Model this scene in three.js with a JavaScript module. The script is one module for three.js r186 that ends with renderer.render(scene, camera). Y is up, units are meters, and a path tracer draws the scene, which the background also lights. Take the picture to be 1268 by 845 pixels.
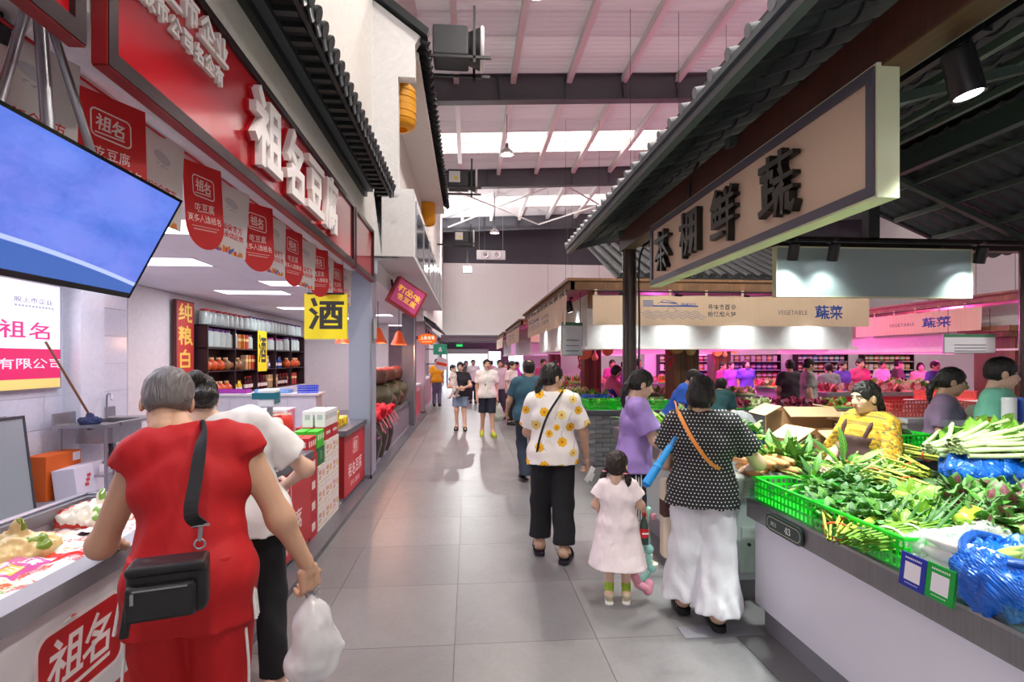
import * as THREE from 'three';
import { mergeGeometries, mergeVertices } from 'three/addons/utils/BufferGeometryUtils.js';
import { RoundedBoxGeometry } from 'three/addons/geometries/RoundedBoxGeometry.js';
import { RectAreaLightUniformsLib } from 'three/addons/lights/RectAreaLightUniformsLib.js';
import { createNoise3D } from 'simplex-noise';

// ---------------------------------------------------------------- camera, sky, lights, exposure
const FOCAL = 660, EYE = 1.68, VPX = 580, VPY = 445, YAW = Math.atan((634 - VPX) / FOCAL);
const scene = new THREE.Scene();
const camera = new THREE.PerspectiveCamera(2 * Math.atan(422.5 / FOCAL) * 180 / Math.PI, 1268 / 845, 0.05, 200);
camera.position.set(0, EYE, 0); camera.rotation.y = -YAW;
camera.setViewOffset(1268, 845, 0, 422.5 - VPY, 1268, 845);
scene.add(camera);
const renderer = new THREE.WebGLRenderer({ antialias: true });
renderer.toneMapping = THREE.LinearToneMapping;
renderer.toneMappingExposure = 1.6;
renderer.shadowMap.enabled = true;
RectAreaLightUniformsLib.init();
scene.background = new THREE.Color(3.7, 3.75, 3.9);      // overcast daylight above the roof, seen through the skylights
const HIGHBAY = 54, SHOP_PANEL = 9, SPOT = 20, PINK = 17;

// ---------------------------------------------------------------- helpers
let seed = 7;
const rnd = (a = 1, b) => { seed = (seed + 0x6d2b79f5) | 0; let t = Math.imul(seed ^ (seed >>> 15), 1 | seed); t = (t + Math.imul(t ^ (t >>> 7), 61 | t)) ^ t; const r = ((t ^ (t >>> 14)) >>> 0) / 4294967296; return b === undefined ? r * a : a + r * (b - a); };
const noise3 = createNoise3D(() => rnd());
const V = (x, y, z) => new THREE.Vector3(x, y, z);
const SN = Math.sin(YAW), CS = Math.cos(YAW), PI = Math.PI;
const ray = (px, py) => { const u = (px - 634) / FOCAL; return [SN + u * CS, (VPY - py) / FOCAL, -CS + u * SN]; };
const G = (px, py, y = 0) => { const d = ray(px, py), t = (y - EYE) / d[1]; return V(t * d[0], y, t * d[2]); };
const PX = (px, py, x) => { const d = ray(px, py), t = x / d[0]; return V(x, EYE + t * d[1], t * d[2]); };
const PZ = (px, py, z) => { const d = ray(px, py), t = z / d[2]; return V(t * d[0], EYE + t * d[1], z); };
const used = {};
const numbered = (n) => { const k = used[n] = (used[n] ?? -1) + 1; return k ? n + '_' + String(k).padStart(3, '0') : n; };
const shade = (o) => { o.traverse((c) => { if (c.isMesh) { c.castShadow = true; c.receiveShadow = true; } }); return o; };
function tag(o, label, category, group) { o.userData.label = label; o.userData.category = category; if (group) o.userData.group = group; return o; }
function thing(name, label, category, p = [0, 0, 0], turn = 0, group) {
  const o = new THREE.Group(); o.name = numbered(name); scene.add(o);
  if (p.isVector3) o.position.copy(p); else o.position.set(...p);
  o.rotation.y = turn; return tag(o, label, category, group);
}
function part(name, geo, m, parent, p, r) {
  const o = new THREE.Mesh(Array.isArray(geo) ? merge(geo) : geo, m); o.name = name; parent.add(o);
  if (p) o.position.set(...p); if (r) o.rotation.set(...r);
  o.castShadow = o.receiveShadow = true; return o;
}
function solo(name, label, category, geo, m, p, r, group) { const o = part(numbered(name), geo, m, scene, p, r); return tag(o, label, category, group); }
function struct(name, geo, m, p, r) { const o = part(name, geo, m, scene, p, r); o.userData.kind = 'structure'; return o; }
function structGroup(name) { const o = new THREE.Group(); o.name = name; o.userData.kind = 'structure'; scene.add(o); return o; }
function dup(root, p, turn = 0, label, group) { const r = root.clone(); r.name = numbered(root.name.replace(/_\d\d\d$/, '')); scene.add(r); r.position.set(...p); r.rotation.y = turn; r.userData = { ...root.userData }; if (label) r.userData.label = label; if (group) r.userData.group = group; return r; }
function clean(g) { const q = g.index ? g.toNonIndexed() : g; for (const k of Object.keys(q.attributes)) if (!['position', 'normal', 'uv', 'color'].includes(k)) q.deleteAttribute(k); return q; }
function merge(list) {
  const c = list.some((g) => g.attributes.color);
  return mergeGeometries(list.map((g) => { g = clean(g); if (!g.attributes.uv) g.setAttribute('uv', new THREE.BufferAttribute(new Float32Array(g.attributes.position.count * 2), 2));
    if (c && !g.attributes.color) paint(g, [1, 1, 1]); return g; }), false);
}
function paint(g, c) { const n = g.attributes.position.count, a = new Float32Array(n * 3); const k = Array.isArray(c) ? c : new THREE.Color(c).toArray(); for (let i = 0; i < n; i++) a.set(k, i * 3); g.setAttribute('color', new THREE.BufferAttribute(a, 3)); return g; }
const at = (g, x = 0, y = 0, z = 0, rx = 0, ry = 0, rz = 0) => { if (rx) g.rotateX(rx); if (rz) g.rotateZ(rz); if (ry) g.rotateY(ry); return g.translate(x, y, z); };
// box from corner to corner, uv in metres
function bx(x0, y0, z0, x1, y1, z1) {
  const w = Math.abs(x1 - x0), h = Math.abs(y1 - y0), d = Math.abs(z1 - z0), g = new THREE.BoxGeometry(w, h, d), uv = g.attributes.uv;
  const s = [[d, h], [d, h], [w, d], [w, d], [w, h], [w, h]];
  for (let f = 0; f < 6; f++) for (let k = 0; k < 4; k++) uv.setXY(f * 4 + k, uv.getX(f * 4 + k) * s[f][0], uv.getY(f * 4 + k) * s[f][1]);
  return g.translate((x0 + x1) / 2, (y0 + y1) / 2, (z0 + z1) / 2);
}
const box = (w, h, d, x = 0, y = 0, z = 0) => bx(x - w / 2, y - h / 2, z - d / 2, x + w / 2, y + h / 2, z + d / 2);
const rbox = (w, h, d, r = 0.01, x = 0, y = 0, z = 0, s = 2) => new RoundedBoxGeometry(w, h, d, s, Math.min(r, w / 2.01, h / 2.01, d / 2.01)).translate(x, y, z);
const cyl = (r0, r1, h, x = 0, y = 0, z = 0, n = 16) => new THREE.CylinderGeometry(r1, r0, h, n).translate(x, y + h / 2, z);   // base at y
const sph = (r, x = 0, y = 0, z = 0, n = 12) => new THREE.SphereGeometry(r, n, Math.max(6, n * 0.7 | 0)).translate(x, y, z);
const ell = (rx, ry, rz, x = 0, y = 0, z = 0, n = 12) => new THREE.SphereGeometry(1, n, Math.max(6, n * 0.7 | 0)).scale(rx, ry, rz).translate(x, y, z);
const lathe = (pts, n = 20) => new THREE.LatheGeometry(pts.map(([x, y]) => new THREE.Vector2(x, y)), n);
function rod(a, b, r, n = 8, r2) { const A = V(...a), B = V(...b), d = B.clone().sub(A), L = d.length(), g = new THREE.CylinderGeometry(r2 ?? r, r, L, n); g.translate(0, L / 2, 0); g.applyQuaternion(new THREE.Quaternion().setFromUnitVectors(V(0, 1, 0), d.normalize())); return g.translate(...a); }
const tube = (pts, r, n = 24, k = 8, closed = false) => new THREE.TubeGeometry(new THREE.CatmullRomCurve3(pts.map((p) => V(...p)), closed), n, r, k, closed);
function extr(pts, depth, bevel = 0) { const s = new THREE.Shape(pts.map(([x, y]) => new THREE.Vector2(x, y))); return new THREE.ExtrudeGeometry(s, { depth, bevelEnabled: bevel > 0, bevelSize: bevel, bevelThickness: bevel, bevelSegments: 2, curveSegments: 10 }); }
function rrShape(w, h, r) { const s = new THREE.Shape(), x = -w / 2, y = -h / 2; s.moveTo(x + r, y); s.lineTo(x + w - r, y); s.quadraticCurveTo(x + w, y, x + w, y + r); s.lineTo(x + w, y + h - r); s.quadraticCurveTo(x + w, y + h, x + w - r, y + h); s.lineTo(x + r, y + h); s.quadraticCurveTo(x, y + h, x, y + h - r); s.lineTo(x, y + r); s.quadraticCurveTo(x, y, x + r, y); return s; }

// ---------------------------------------------------------------- textures and materials
function canvas(w, h, draw) { const c = document.createElement('canvas'); c.width = w; c.height = h; const x = c.getContext('2d'); draw(x, w, h); const t = new THREE.CanvasTexture(c); t.colorSpace = THREE.SRGBColorSpace; t.magFilter = THREE.LinearFilter; t.anisotropy = 8; return t; }
function fieldTex(n, fn, rep = 1, srgb = true) {      // fn(u, v) -> grey 0..1 or [r, g, b]
  const d = new Uint8Array(n * n * 4);
  for (let j = 0; j < n; j++) for (let i = 0; i < n; i++) { const v = fn(i / n, j / n), o = (j * n + i) * 4; for (let c = 0; c < 3; c++) d[o + c] = Math.max(0, Math.min(255, (Array.isArray(v) ? v[c] : v) * 255)); d[o + 3] = 255; }
  const t = new THREE.DataTexture(d, n, n); t.wrapS = t.wrapT = THREE.RepeatWrapping; t.magFilter = THREE.LinearFilter; t.repeat.set(rep, rep); if (srgb) t.colorSpace = THREE.SRGBColorSpace; t.needsUpdate = true; return t;
}
const tn = (u, v, f, z = 0) => { const a = u * 2 * PI, b = v * 2 * PI, k = f / (2 * PI); return noise3(Math.cos(a) * k + z, Math.sin(a) * k + Math.cos(b) * k * 1.3, Math.sin(b) * k + z * 2); };   // tiles
const fbm = (u, v, f, z = 0) => tn(u, v, f, z) * 0.55 + tn(u, v, f * 2.1, z + 3) * 0.3 + tn(u, v, f * 4.3, z + 7) * 0.15;
const T = {
  mottle: fieldTex(256, (u, v) => 0.955 + 0.022 * fbm(u, v, 14) + 0.018 * tn(u, v, 60, 3), 0.5),
  floor: fieldTex(512, (u, v) => { const a = fbm(u, v, 10, 1), s = tn(u * 1, v, 60, 5) * 0.5 + tn(u, v, 120, 9) * 0.5; return 0.92 + 0.02 * a + 0.03 * s; }, 0.31),
  floorRough: fieldTex(256, (u, v) => { const a = 0.56 + 0.07 * fbm(u, v, 9, 4) + 0.05 * tn(u, v, 70, 2); return [0, a, 0]; }, 0.27, false),
  wood: fieldTex(256, (u, v) => { const g = tn(u, v, 3, 2) * 0.4 + noise3(u * 46, Math.sin(v * 2 * PI) * 0.7, 3) * 0.45 + noise3(u * 110, Math.cos(v * 2 * PI), 8) * 0.25; return 0.78 + 0.2 * g; }, 1),
  brushed: fieldTex(256, (u, v) => 0.93 + 0.03 * noise3(u * 90, Math.sin(v * 2 * PI) * 0.3, 1) + 0.02 * tn(u, v, 8), 1),
  corrug: fieldTex(128, (u, v) => { const f = (v * 5) % 1; return f < 0.5 ? 0.85 : f < 0.6 ? 0.85 - (f - 0.5) * 6 : f < 0.9 ? 0.25 : 0.25 + (f - 0.9) * 6; }, 1, false),
  weave: fieldTex(128, (u, v) => 0.5 + 0.25 * Math.sin(u * 2 * PI * 32) + 0.25 * Math.sin(v * 2 * PI * 32), 12, false),
  fold: fieldTex(256, (u, v) => 0.5 + 0.4 * fbm(u, v * 0.6, 7, 11), 1.3, false),
  hair: fieldTex(256, (u, v) => 0.5 + 0.45 * noise3(u * 60, Math.sin(v * 2 * PI) * 1.2, 4), 3, false),
  skin: fieldTex(128, (u, v) => 0.96 + 0.05 * fbm(u, v, 12), 4),
  crumple: fieldTex(256, (u, v) => 0.5 + 0.5 * Math.abs(fbm(u, v, 9, 2)) - 0.3 * Math.abs(tn(u, v, 22, 6)), 2.2, false),
  dirt: fieldTex(256, (u, v) => { const a = fbm(u, v, 18, 13), b = tn(u, v, 40, 3); return a > 0.12 && b > 0 ? [0.82, 0.74, 0.66] : [0.99, 0.98, 0.97]; }, 0.4),
};
function mat(c, rough = 0.6, metal = 0, o = {}) { const m = new THREE.MeshPhysicalMaterial({ color: Array.isArray(c) ? new THREE.Color(...c) : c, roughness: rough, metalness: metal, ...o }); return m; }
const M = {
  white: mat(0xe9e8ea, 0.6, 0, { map: T.mottle }), wallWhite: mat(0xe6e3e2, 0.75, 0, { map: T.mottle }), wallBeige: mat(0xdedad6, 0.8, 0, { map: T.mottle }),
  tileWhite: mat(0xe4e6f0, 0.18, 0, { map: T.mottle }), grout: mat(0xb9bac4, 0.85), panel: mat(0xe9e8ee, 0.75),
  dark: mat(0x2a2b2e, 0.5), black: mat(0x141416, 0.45), blackGloss: mat(0x0c0c0e, 0.16), charcoal: mat(0x3a3c40, 0.55, 0.1),
  red: mat(0xc3131c, 0.38), redGloss: mat(0xb50f1a, 0.14, 0, { clearcoat: 0.6, clearcoatRoughness: 0.08 }), redDeep: mat(0x8f1218, 0.4), silver: mat(0xb9bcc2, 0.28, 0.9, { map: T.brushed }), steel: mat(0xaeb0b4, 0.32, 0.85, { map: T.brushed }),
  steelDull: mat(0x8d8c8f, 0.4, 0.6, { map: T.brushed }), beamGrey: mat(0x63656a, 0.55, 0.1, { map: T.mottle }), purlin: mat(0xe4e0de, 0.5), roofSheet: mat(0xd8d4d4, 0.55, 0, { bumpMap: T.corrug, bumpScale: 0.02 }),
  tileDark: mat(0x24292c, 0.5, 0, { map: T.mottle }), tileEdge: mat(0x4a5157, 0.45), brownBeam: mat(0x5a2e1d, 0.5, 0, { map: T.wood }), brownLight: mat(0x6d4a2c, 0.5, 0, { map: T.wood }), post: mat(0x2b201c, 0.25),
  tan: mat(0xa9794f, 0.55, 0, { map: T.wood }), pine: mat(0x8d5a30, 0.55, 0, { map: T.wood }), cloth: mat(0xdcc3a8, 0.85, 0, { side: THREE.DoubleSide }), signBeige: mat(0xcdb69d, 0.5), signGrey: mat(0x50505c, 0.45, 0.2), cream: mat(0xd9dcb8, 0.5),
  pillarBlue: mat(0x9aa3b5, 0.45, 0.1), pillarGrey: mat(0x6d6b74, 0.45, 0.15), counterWhite: mat(0xdbd9e4, 0.3), counterGrey: mat(0x87868e, 0.5), stone: mat(0x5f6068, 0.35, 0, { map: T.mottle }), brick: mat(0x8e9091, 0.8, 0, { map: T.mottle }),
  green: mat(0x16e02c, 0.35), greenDeep: mat(0x0fae22, 0.4), pinkPlastic: mat(0xf0685f, 0.4), bluePlastic: mat(0x2450d8, 0.35), cardboard: mat(0xb98e63, 0.8), cardIn: mat(0xd8b88f, 0.85), yellowLantern: mat(0xf0a90c, 0.6, 0, { transmission: 0.25 }), glass: mat(0xffffff, 0.04, 0, { transmission: 1, thickness: 0, ior: 1.45 }),
  glassGreen: mat(0xe4fff0, 0.04, 0, { transmission: 1, thickness: 0, ior: 1.45 }), shelfWood: mat(0x3a2028, 0.5, 0, { map: T.wood }), lampBlack: mat(0x121417, 0.35), clearPlastic: mat(0xffffff, 0.12, 0, { transmission: 0.93, thickness: 0 }),
};
const glow = (c, k) => new THREE.MeshStandardMaterial({ color: 0x111111, emissive: c, emissiveIntensity: k, roughness: 0.5 });
const col = {}; const C = (c, r = 0.7, m = 0) => col[c + '_' + r + '_' + m] ??= mat(c, r, m);   // shared plain colours
// ---------------------------------------------------------------- stroke characters on a 20 x 20 grid (a..u)
const GLYPH = {
  祖: 'dbfd bghgbn fkft gkim lslcrcrs lhrh lmrm jsts', 名: 'ibdj hfqfkmcp hilk #hmrt', 豆: 'cctc #fgpl gnhq onnq bsts', 腐: 'kakc dcsc dcdkbt iegh hghl jgrg ofol kilj gngt gnrnrtpt llio lonq lqjs',
  酒: 'cadd bhdj btem hctc #hgst lcljjm ocolqm hpsp', 纯: 'fbchgh ggcmhl brip kdtd kgkmtmtg oaorptttts', 粮: 'bcde hcge bhih ebet ehbo ehhm nanc #kdrk kgrg kdktpr nkut solm', 白: '#dfqt dmqm kbhf',
  茶: 'bete gbgg nbng kgbn kgtn emom kjkt gpes npqs', 棚: 'bgig ebet eibn eihn jcjohs jcncnsms jhnh jmnm pcpoos pctctsss phth pmtm', 鲜: 'fbbg dejegh #cgjn fgfn cjjj brkr ncoe scre lftf ljtj kntn pfpu',
  蔬: 'bdtd gbgf nbnf cgigii fgfq fljl djdq brjp ngoi kjtj olkntn lpkt opot rprsttus', 菜: 'bdtd gbgf nbnf rfcg dhej khkj qhpj bmtm kjku klcs klss', 选: 'lbif kfrf nbni hiti limoho pipoqptptn bbdd bhdhdobs dpgsus',
  人: 'jbjhbt jhtt', 有: 'bete jbbn hhht hhqhqtpt hlql hpqp', 限: 'ccct ccicfhijfm lcrcrklk lgrg lcltoq nkut tmqo', 公: 'hccj mctj jjdsps nopt', 司: 'cdrdrtot dgng #elnr',
  上: 'jbjs jkqk bsts', 市: 'kakd bdtd dhdq dhqhqpop kdkt', 企: 'kabj katj khks knqn fmfs bsts', 业: 'gbgs nbns chem rhpm bsts', 股: 'cccnbt cchchtgt chhh cmhm lclhjj lcqcqhth klrlkt lntt',
  亚: 'cdrd hdhs ndns chfm shpm bsts', 运: 'jdrd giti lihprp pmrq bbdd bhdhdobs dpgsus', 会: 'kabi kati gjoj dmrm jmessr nprt', 官: 'kakc cfcdsdsf gggs ggogolgl gmpmpsgs', 方: 'kakd bdtd idhmct ijqjptmt',
  制: 'cfkf bjlj fbfs clcr clklkqjq odoo sbstqt', 品: '#fboi #bkis #lkss', 供: 'gbbk eget jgtg lblp qbqp hptp lqit qqtt', 应: 'kakc dcsc dcdkbt gjio khlm rglr ests', 商: 'kakc bdtd hegg nemg chct chshstqt ijgm mjol #inmr',
  吃: '#cdio mbjh lese ljrjkrkttttr', 更: 'bctc #egpn ejpj kckmbt emtt', 多: 'ibch hdpdbm mjgo lmtmet', 味: '#bein kfsf jksk ncnt nkit nktt', 老: 'ddpd kbki biti pckm hmhsrsrp ompn', 谷: 'hbeg nbqg kfbn kftn #hmns', 火: 'kbklct kltt eggk qgol', 烟: 'fbflbt cgdj igfl #jdtt mhsh omlq ompq',
  忆: 'ebet bgcj igfh kdsdlqlttttr', 梦: 'bfif ebek eicl lfsf ocol olkl ljsl ilep hlrlct', 新: 'bdjd fbfi bhjh fift bmjm mchg oetd pgpt', 辛: 'kakc dcrc bhth bmtm kmkt', 摊: 'bgig ebetct bnim jdndkp jgno pbmj ogot ohth olsl opsp otus', 位: 'gbbk eget obpe jhth llmq rjpr isus', 寻: 'ecpcpjej egpg bmtm omotmt gohr', 拾: 'bgig ebetct bnim nbhj nbtj kjqj #jmrt', 酉: 'bctc #dgqt hchlfn mcmlon dpqp',
};
function strokes(ch) {
  const out = [], g = GLYPH[ch] ?? '#ccss ckrk kcks', n = (c) => c.charCodeAt(0) - 97;
  for (const s of g.split(' ')) { if (!s) continue; if (s[0] === '#') { const [a, b, c, d] = [...s.slice(1)].map(n); out.push([[a, b], [c, b], [c, d], [a, d], [a, b]]); } else { const p = []; for (let i = 0; i + 1 < s.length; i += 2) { const a = n(s[i]), b = n(s[i + 1]); if (a >= 0 && b >= 0) p.push([a, b]); } out.push(p); } }
  return out;
}
function ink(x, text, px, py, size, color, weight = 0.1, dirV = false, gap = 1.08, sx = 1) {    // draws stroke text on a 2d context
  x.strokeStyle = color; x.lineWidth = size * weight; x.lineCap = 'square'; x.lineJoin = 'miter';
  [...text].forEach((ch, k) => { const ox = px + (dirV ? 0 : k * size * gap * sx), oy = py + (dirV ? k * size * gap : 0); for (const s of strokes(ch)) { x.beginPath(); s.forEach(([a, b], i) => x[i ? 'lineTo' : 'moveTo'](ox + a / 20 * size * sx, oy + b / 20 * size)); x.stroke(); } });
}
function glyph3(ch, size, depth, w = 0.11, sx = 1, taper = 1, slant = 0) {    // solid strokes, centred, facing +z
  const list = [];
  for (const s of strokes(ch)) for (let i = 0; i + 1 < s.length; i++) {
    const P = (q) => [(q[0] / 20 - 0.5) * size * sx + (0.5 - q[1] / 20) * size * slant, (0.5 - q[1] / 20) * size];
    const a = P(s[i]), b = P(s[i + 1]), L = Math.hypot(b[0] - a[0], b[1] - a[1]) || 1e-3, dx = (b[0] - a[0]) / L, dy = (b[1] - a[1]) / L, h = w * size / 2, e = h * 0.9, h2 = h * (i + 2 < s.length ? 1 : taper);
    list.push(extr([[a[0] - dx * e - dy * h, a[1] - dy * e + dx * h], [b[0] + dx * e - dy * h2, b[1] + dy * e + dx * h2], [b[0] + dx * e + dy * h2, b[1] + dy * e - dx * h2], [a[0] - dx * e + dy * h, a[1] - dy * e - dx * h]], depth * (1 - 0.001 * list.length)));
  }
  return merge(list);
}
// ================================================================ the hall
{ // floor slab with large grey tiles
  const fl = structGroup('floor');
  part('slab', bx(-9, -0.3, -48, 26, -0.012, 9), mat(0x6d6c70, 0.7), fl);
  const tg = bx(-0.4235, -0.012, -0.4235, 0.4235, 0, 0.4235), ms = [0x7f7d7f, 0x838183, 0x7a787b, 0x817f80].map((c) => mat(c, 0.62, 0, { map: T.floor, roughnessMap: T.floorRough, clearcoat: 0.0 }));
  const far = [];
  for (let j = -6; j < 52; j++) for (let i = -9; i < 29; i++) {
    const x = -0.93 + i * 0.85 + 0.425 - 0.0, z = 1.1 - 0.425 - j * 0.85;
    const inAisle = x > -1.4 && x < 2.0 && z < -1.6 && z > -32;
    if (inAisle) { const m = part('floor_tile', tg, ms[(i * 7 + j * 3 + (i * j % 5) + 40) % 4], fl, [x, 0, z]); m.rotation.y = ((i * 5 + j * 3) & 3) * PI / 2; } else far.push([x, z]);
  }
  const im = new THREE.InstancedMesh(tg, ms[0], far.length), m4 = new THREE.Matrix4(); far.forEach(([x, z], k) => im.setMatrixAt(k, m4.makeTranslation(x, 0, z)));
  im.name = 'floor_tiling'; im.userData.kind = 'stuff'; im.receiveShadow = true; fl.add(im);
}
const RS = 0.05, roofY = (x) => 10.32 + RS * (x - 2.9);
{ // sheet roof: strips running across the hall, translucent skylight strips between them
  const ce = structGroup('ceiling');
  const L = 36, x0 = -9, mid = x0 + L / 2, tilt = Math.atan(RS);
  const sheet = box(L, 0.06, 1.0), uv = sheet.attributes.uv; for (let i = 0; i < uv.count; i++) uv.setXY(i, uv.getX(i), uv.getY(i));
  const sky = mat(0xffffff, 1, 0, { map: T.dirt, transmission: 0.75, thickness: 0 });
  const skyAt = (z) => { if (z < -8 && z > -18) return false; const r = ((z + 20.9) % 8 + 8) % 8; return r < 0.7 || r > 7.3; };
  const roofM = [0xd8d4d4, 0xd2cecf, 0xdbd8d7].map((c) => mat(c, 0.9, 0, { bumpMap: T.corrug, bumpScale: 0.012, transmission: 0.23, thickness: 0 }));
  for (let z = 8.5, k = 0; z > -36; z -= 1, k++) {
    const s = skyAt(z);
    part(s ? 'skylight_panel' : 'roof_panel', s ? box(L, 0.02, 1.3) : sheet, s ? sky : roofM[k % 3], ce, [mid, roofY(mid), z], [0, 0, tilt]);
  }
  const pg = merge([box(0.07, 0.2, 44), box(0.16, 0.015, 44, 0.045, -0.1), box(0.16, 0.015, 44, 0.045, 0.1)]);
  for (let x = -7.2; x < 26; x += 1.7) part('purlin', pg, M.purlin, ce, [x, roofY(x) - 0.16, -14]);
  // tension bracing of the last bays
  for (const [xa, xb] of [[-1.2, 4.2], [4.2, 9.8], [9.8, 15]]) for (const [a, b] of [[xa, xb], [xb, xa]]) part('brace_rod', rod([a, roofY(a) - 0.6, -24.2], [b, roofY(b) - 0.6, -31.8], 0.045, 6), M.purlin, ce);
}
[0, -8, -16, -24, -32].forEach((z, k) => {
  const b = thing('roof_beam', ['dark grey steel I-beam across the hall roof above the entrance end', 'dark grey steel I-beam across the roof over the timber stalls', 'dark grey steel I-beam carrying the roof just before the first bright skylight', 'dark grey steel I-beam between the two bright skylights', 'dark grey steel I-beam in front of the dark upper end wall'][k], 'beam', [8.9, 9.9 + RS * 6, z]);
  b.rotation.z = Math.atan(RS);
  part('web', box(34, 0.76, 0.03), M.beamGrey, b); part('flange', box(34, 0.03, 0.3, 0, -0.39), M.beamGrey, b); part('flange', box(34, 0.03, 0.3, 0, 0.39), M.beamGrey, b);
  for (const x of [-8, -6, -4.2, -2.5, 0.9]) part('stiffener', box(0.02, 0.74, 0.24, x), M.beamGrey, b);
});
{ // end wall with the entrance under a canopy
  const w = structGroup('wall_end'); const z = -33;
  part('upper_wall', bx(-9, 7.6, z, 27, 12, z - 0.3), mat(0x3f3d45, 0.7), w); part('lower_wall', bx(-9, 2.95, z, 27, 7.6, z - 0.3), M.wallWhite, w);
  for (const x of [-2.6, 1.0, 6.2, 10]) part('seam_strip', bx(x - 0.03, 7.6, z + 0.001, x + 0.03, 10.6, z + 0.03), M.beamGrey, w);
  part('wall_pier', bx(-9, 0, z, -1.6, 2.95, z - 0.3), M.wallWhite, w); part('wall_pier', bx(2.0, 0, z, 2.5, 2.95, z - 0.3), M.pillarGrey, w); part('wall_pier', bx(3.4, 0, z, 27, 2.95, z - 0.3), M.wallWhite, w);
  part('canopy', bx(-1.9, 2.72, z + 2.4, 5.4, 2.98, z), mat(0x6a5c66, 0.6), w); part('canopy_edge', bx(-1.9, 2.98, z + 2.45, 5.4, 3.06, z + 2.35), M.pillarGrey, w); part('door_lintel', bx(-1.6, 2.15, z - 0.02, 2.0, 2.72, z - 0.25), M.pillarGrey, w);
  const d = structGroup('door_1');
  part('shutter_box', bx(-1.3, 2.0, z + 0.18, 1.2, 2.3, z - 0.04), M.silver, d); part('frame', [bx(-1.35, 0, z + 0.1, -1.25, 2.3, z - 0.02), bx(1.15, 0, z + 0.1, 1.25, 2.3, z - 0.02)], M.silver, d);
  part('pane', bx(1.3, 0.05, z - 0.1, 1.95, 2.1, z - 0.12), M.glass, d); part('pane', bx(2.52, 0.05, z - 0.1, 3.38, 2.1, z - 0.12), M.glass, d);
  struct('wall_outside', bx(-8, 0, -41, 14, 1.6, -41.2), mat(0xbcd0dc, 0.8));
}
struct('wall_right', bx(26, 0, 9, 26.3, 12, -48), M.wallWhite);
struct('wall_behind', bx(-9, 0, 9, 26, 12, 9.3), M.wallWhite);
// ================================================================ shop row on the left
{
  const w = structGroup('wall_left');
  part('wall_above_sign', bx(-1.5, 3.42, 3, -1.3, 10.2, -7.4), M.wallBeige, w);
  part('lintel', bx(-1.95, 2.88, 3, -1.31, 3.42, -7.4), M.white, w);
  part('lintel', bx(-1.95, 2.8, -7.78, -1.3, 3.2, -16), M.white, w);
  // two-storey block: gable face, pier and projecting bay
  part('gable_face', at(extr([[-1.4, 3.09], [-0.96, 3.09], [-0.96, 5.55], [-0.73, 5.55], [-0.73, 6.0], [-0.66, 6.12], [-1.4, 6.66]], 0.16), 0, 0, -7.56), M.white, w);
  part('block_wall', bx(-1.5, 3.97, -7.56, -1.25, 10.2, -24), M.wallBeige, w);
  part('bay_box', bx(-1.4, 3.09, -7.4, -0.75, 3.97, -15.6), M.white, w); part('bay_end', bx(-0.97, 3.97, -7.41, -0.75, 4.02, -15.6), M.white, w);
  part('soffit', at(extr([[-1.4, 5.9], [-0.7, 5.9], [-0.7, 6.0], [-1.4, 6.5]], 8.0), 0, 0, -15.6), M.wallBeige, w);
  part('wall_far', bx(-1.9, 2.9, -15.6, -1.55, 10.2, -33), M.wallBeige, w); part('wall_far_lower', bx(-5.2, 0, -24, -1.75, 2.9, -33), M.wallWhite, w);
  for (let k = 0; k < 6; k++) { const z = -7.7 - k * 1.3; const f = part('bay_window', bx(-0.752, 3.16, z, -0.742, 3.9, z - 1.2), mat(0x23262c, 0.12), w); part('mullion', bx(-0.755, 3.14, z + 0.06, -0.73, 3.92, z - 0.0), M.silver, f); }
  const lat = structGroup('window_1'); for (let k = 0; k < 7; k++) { part('lattice_bar', bx(-1.24, 4.0 + k * 0.16, -7.75, -1.21, 4.03 + k * 0.16, -8.6), M.brownBeam, lat); } for (let k = 0; k < 6; k++) part('lattice_bar', bx(-1.245, 3.98, -7.75 - k * 0.165, -1.205, 5.0, -7.78 - k * 0.165), M.brownBeam, lat); part('lattice_back', bx(-1.25, 3.98, -7.75, -1.245, 5.0, -8.6), M.dark, lat);
  part('red_trim', bx(-1.56, 3.0, -17.0, -1.52, 7.6, -17.06), M.red, w);
}
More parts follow.
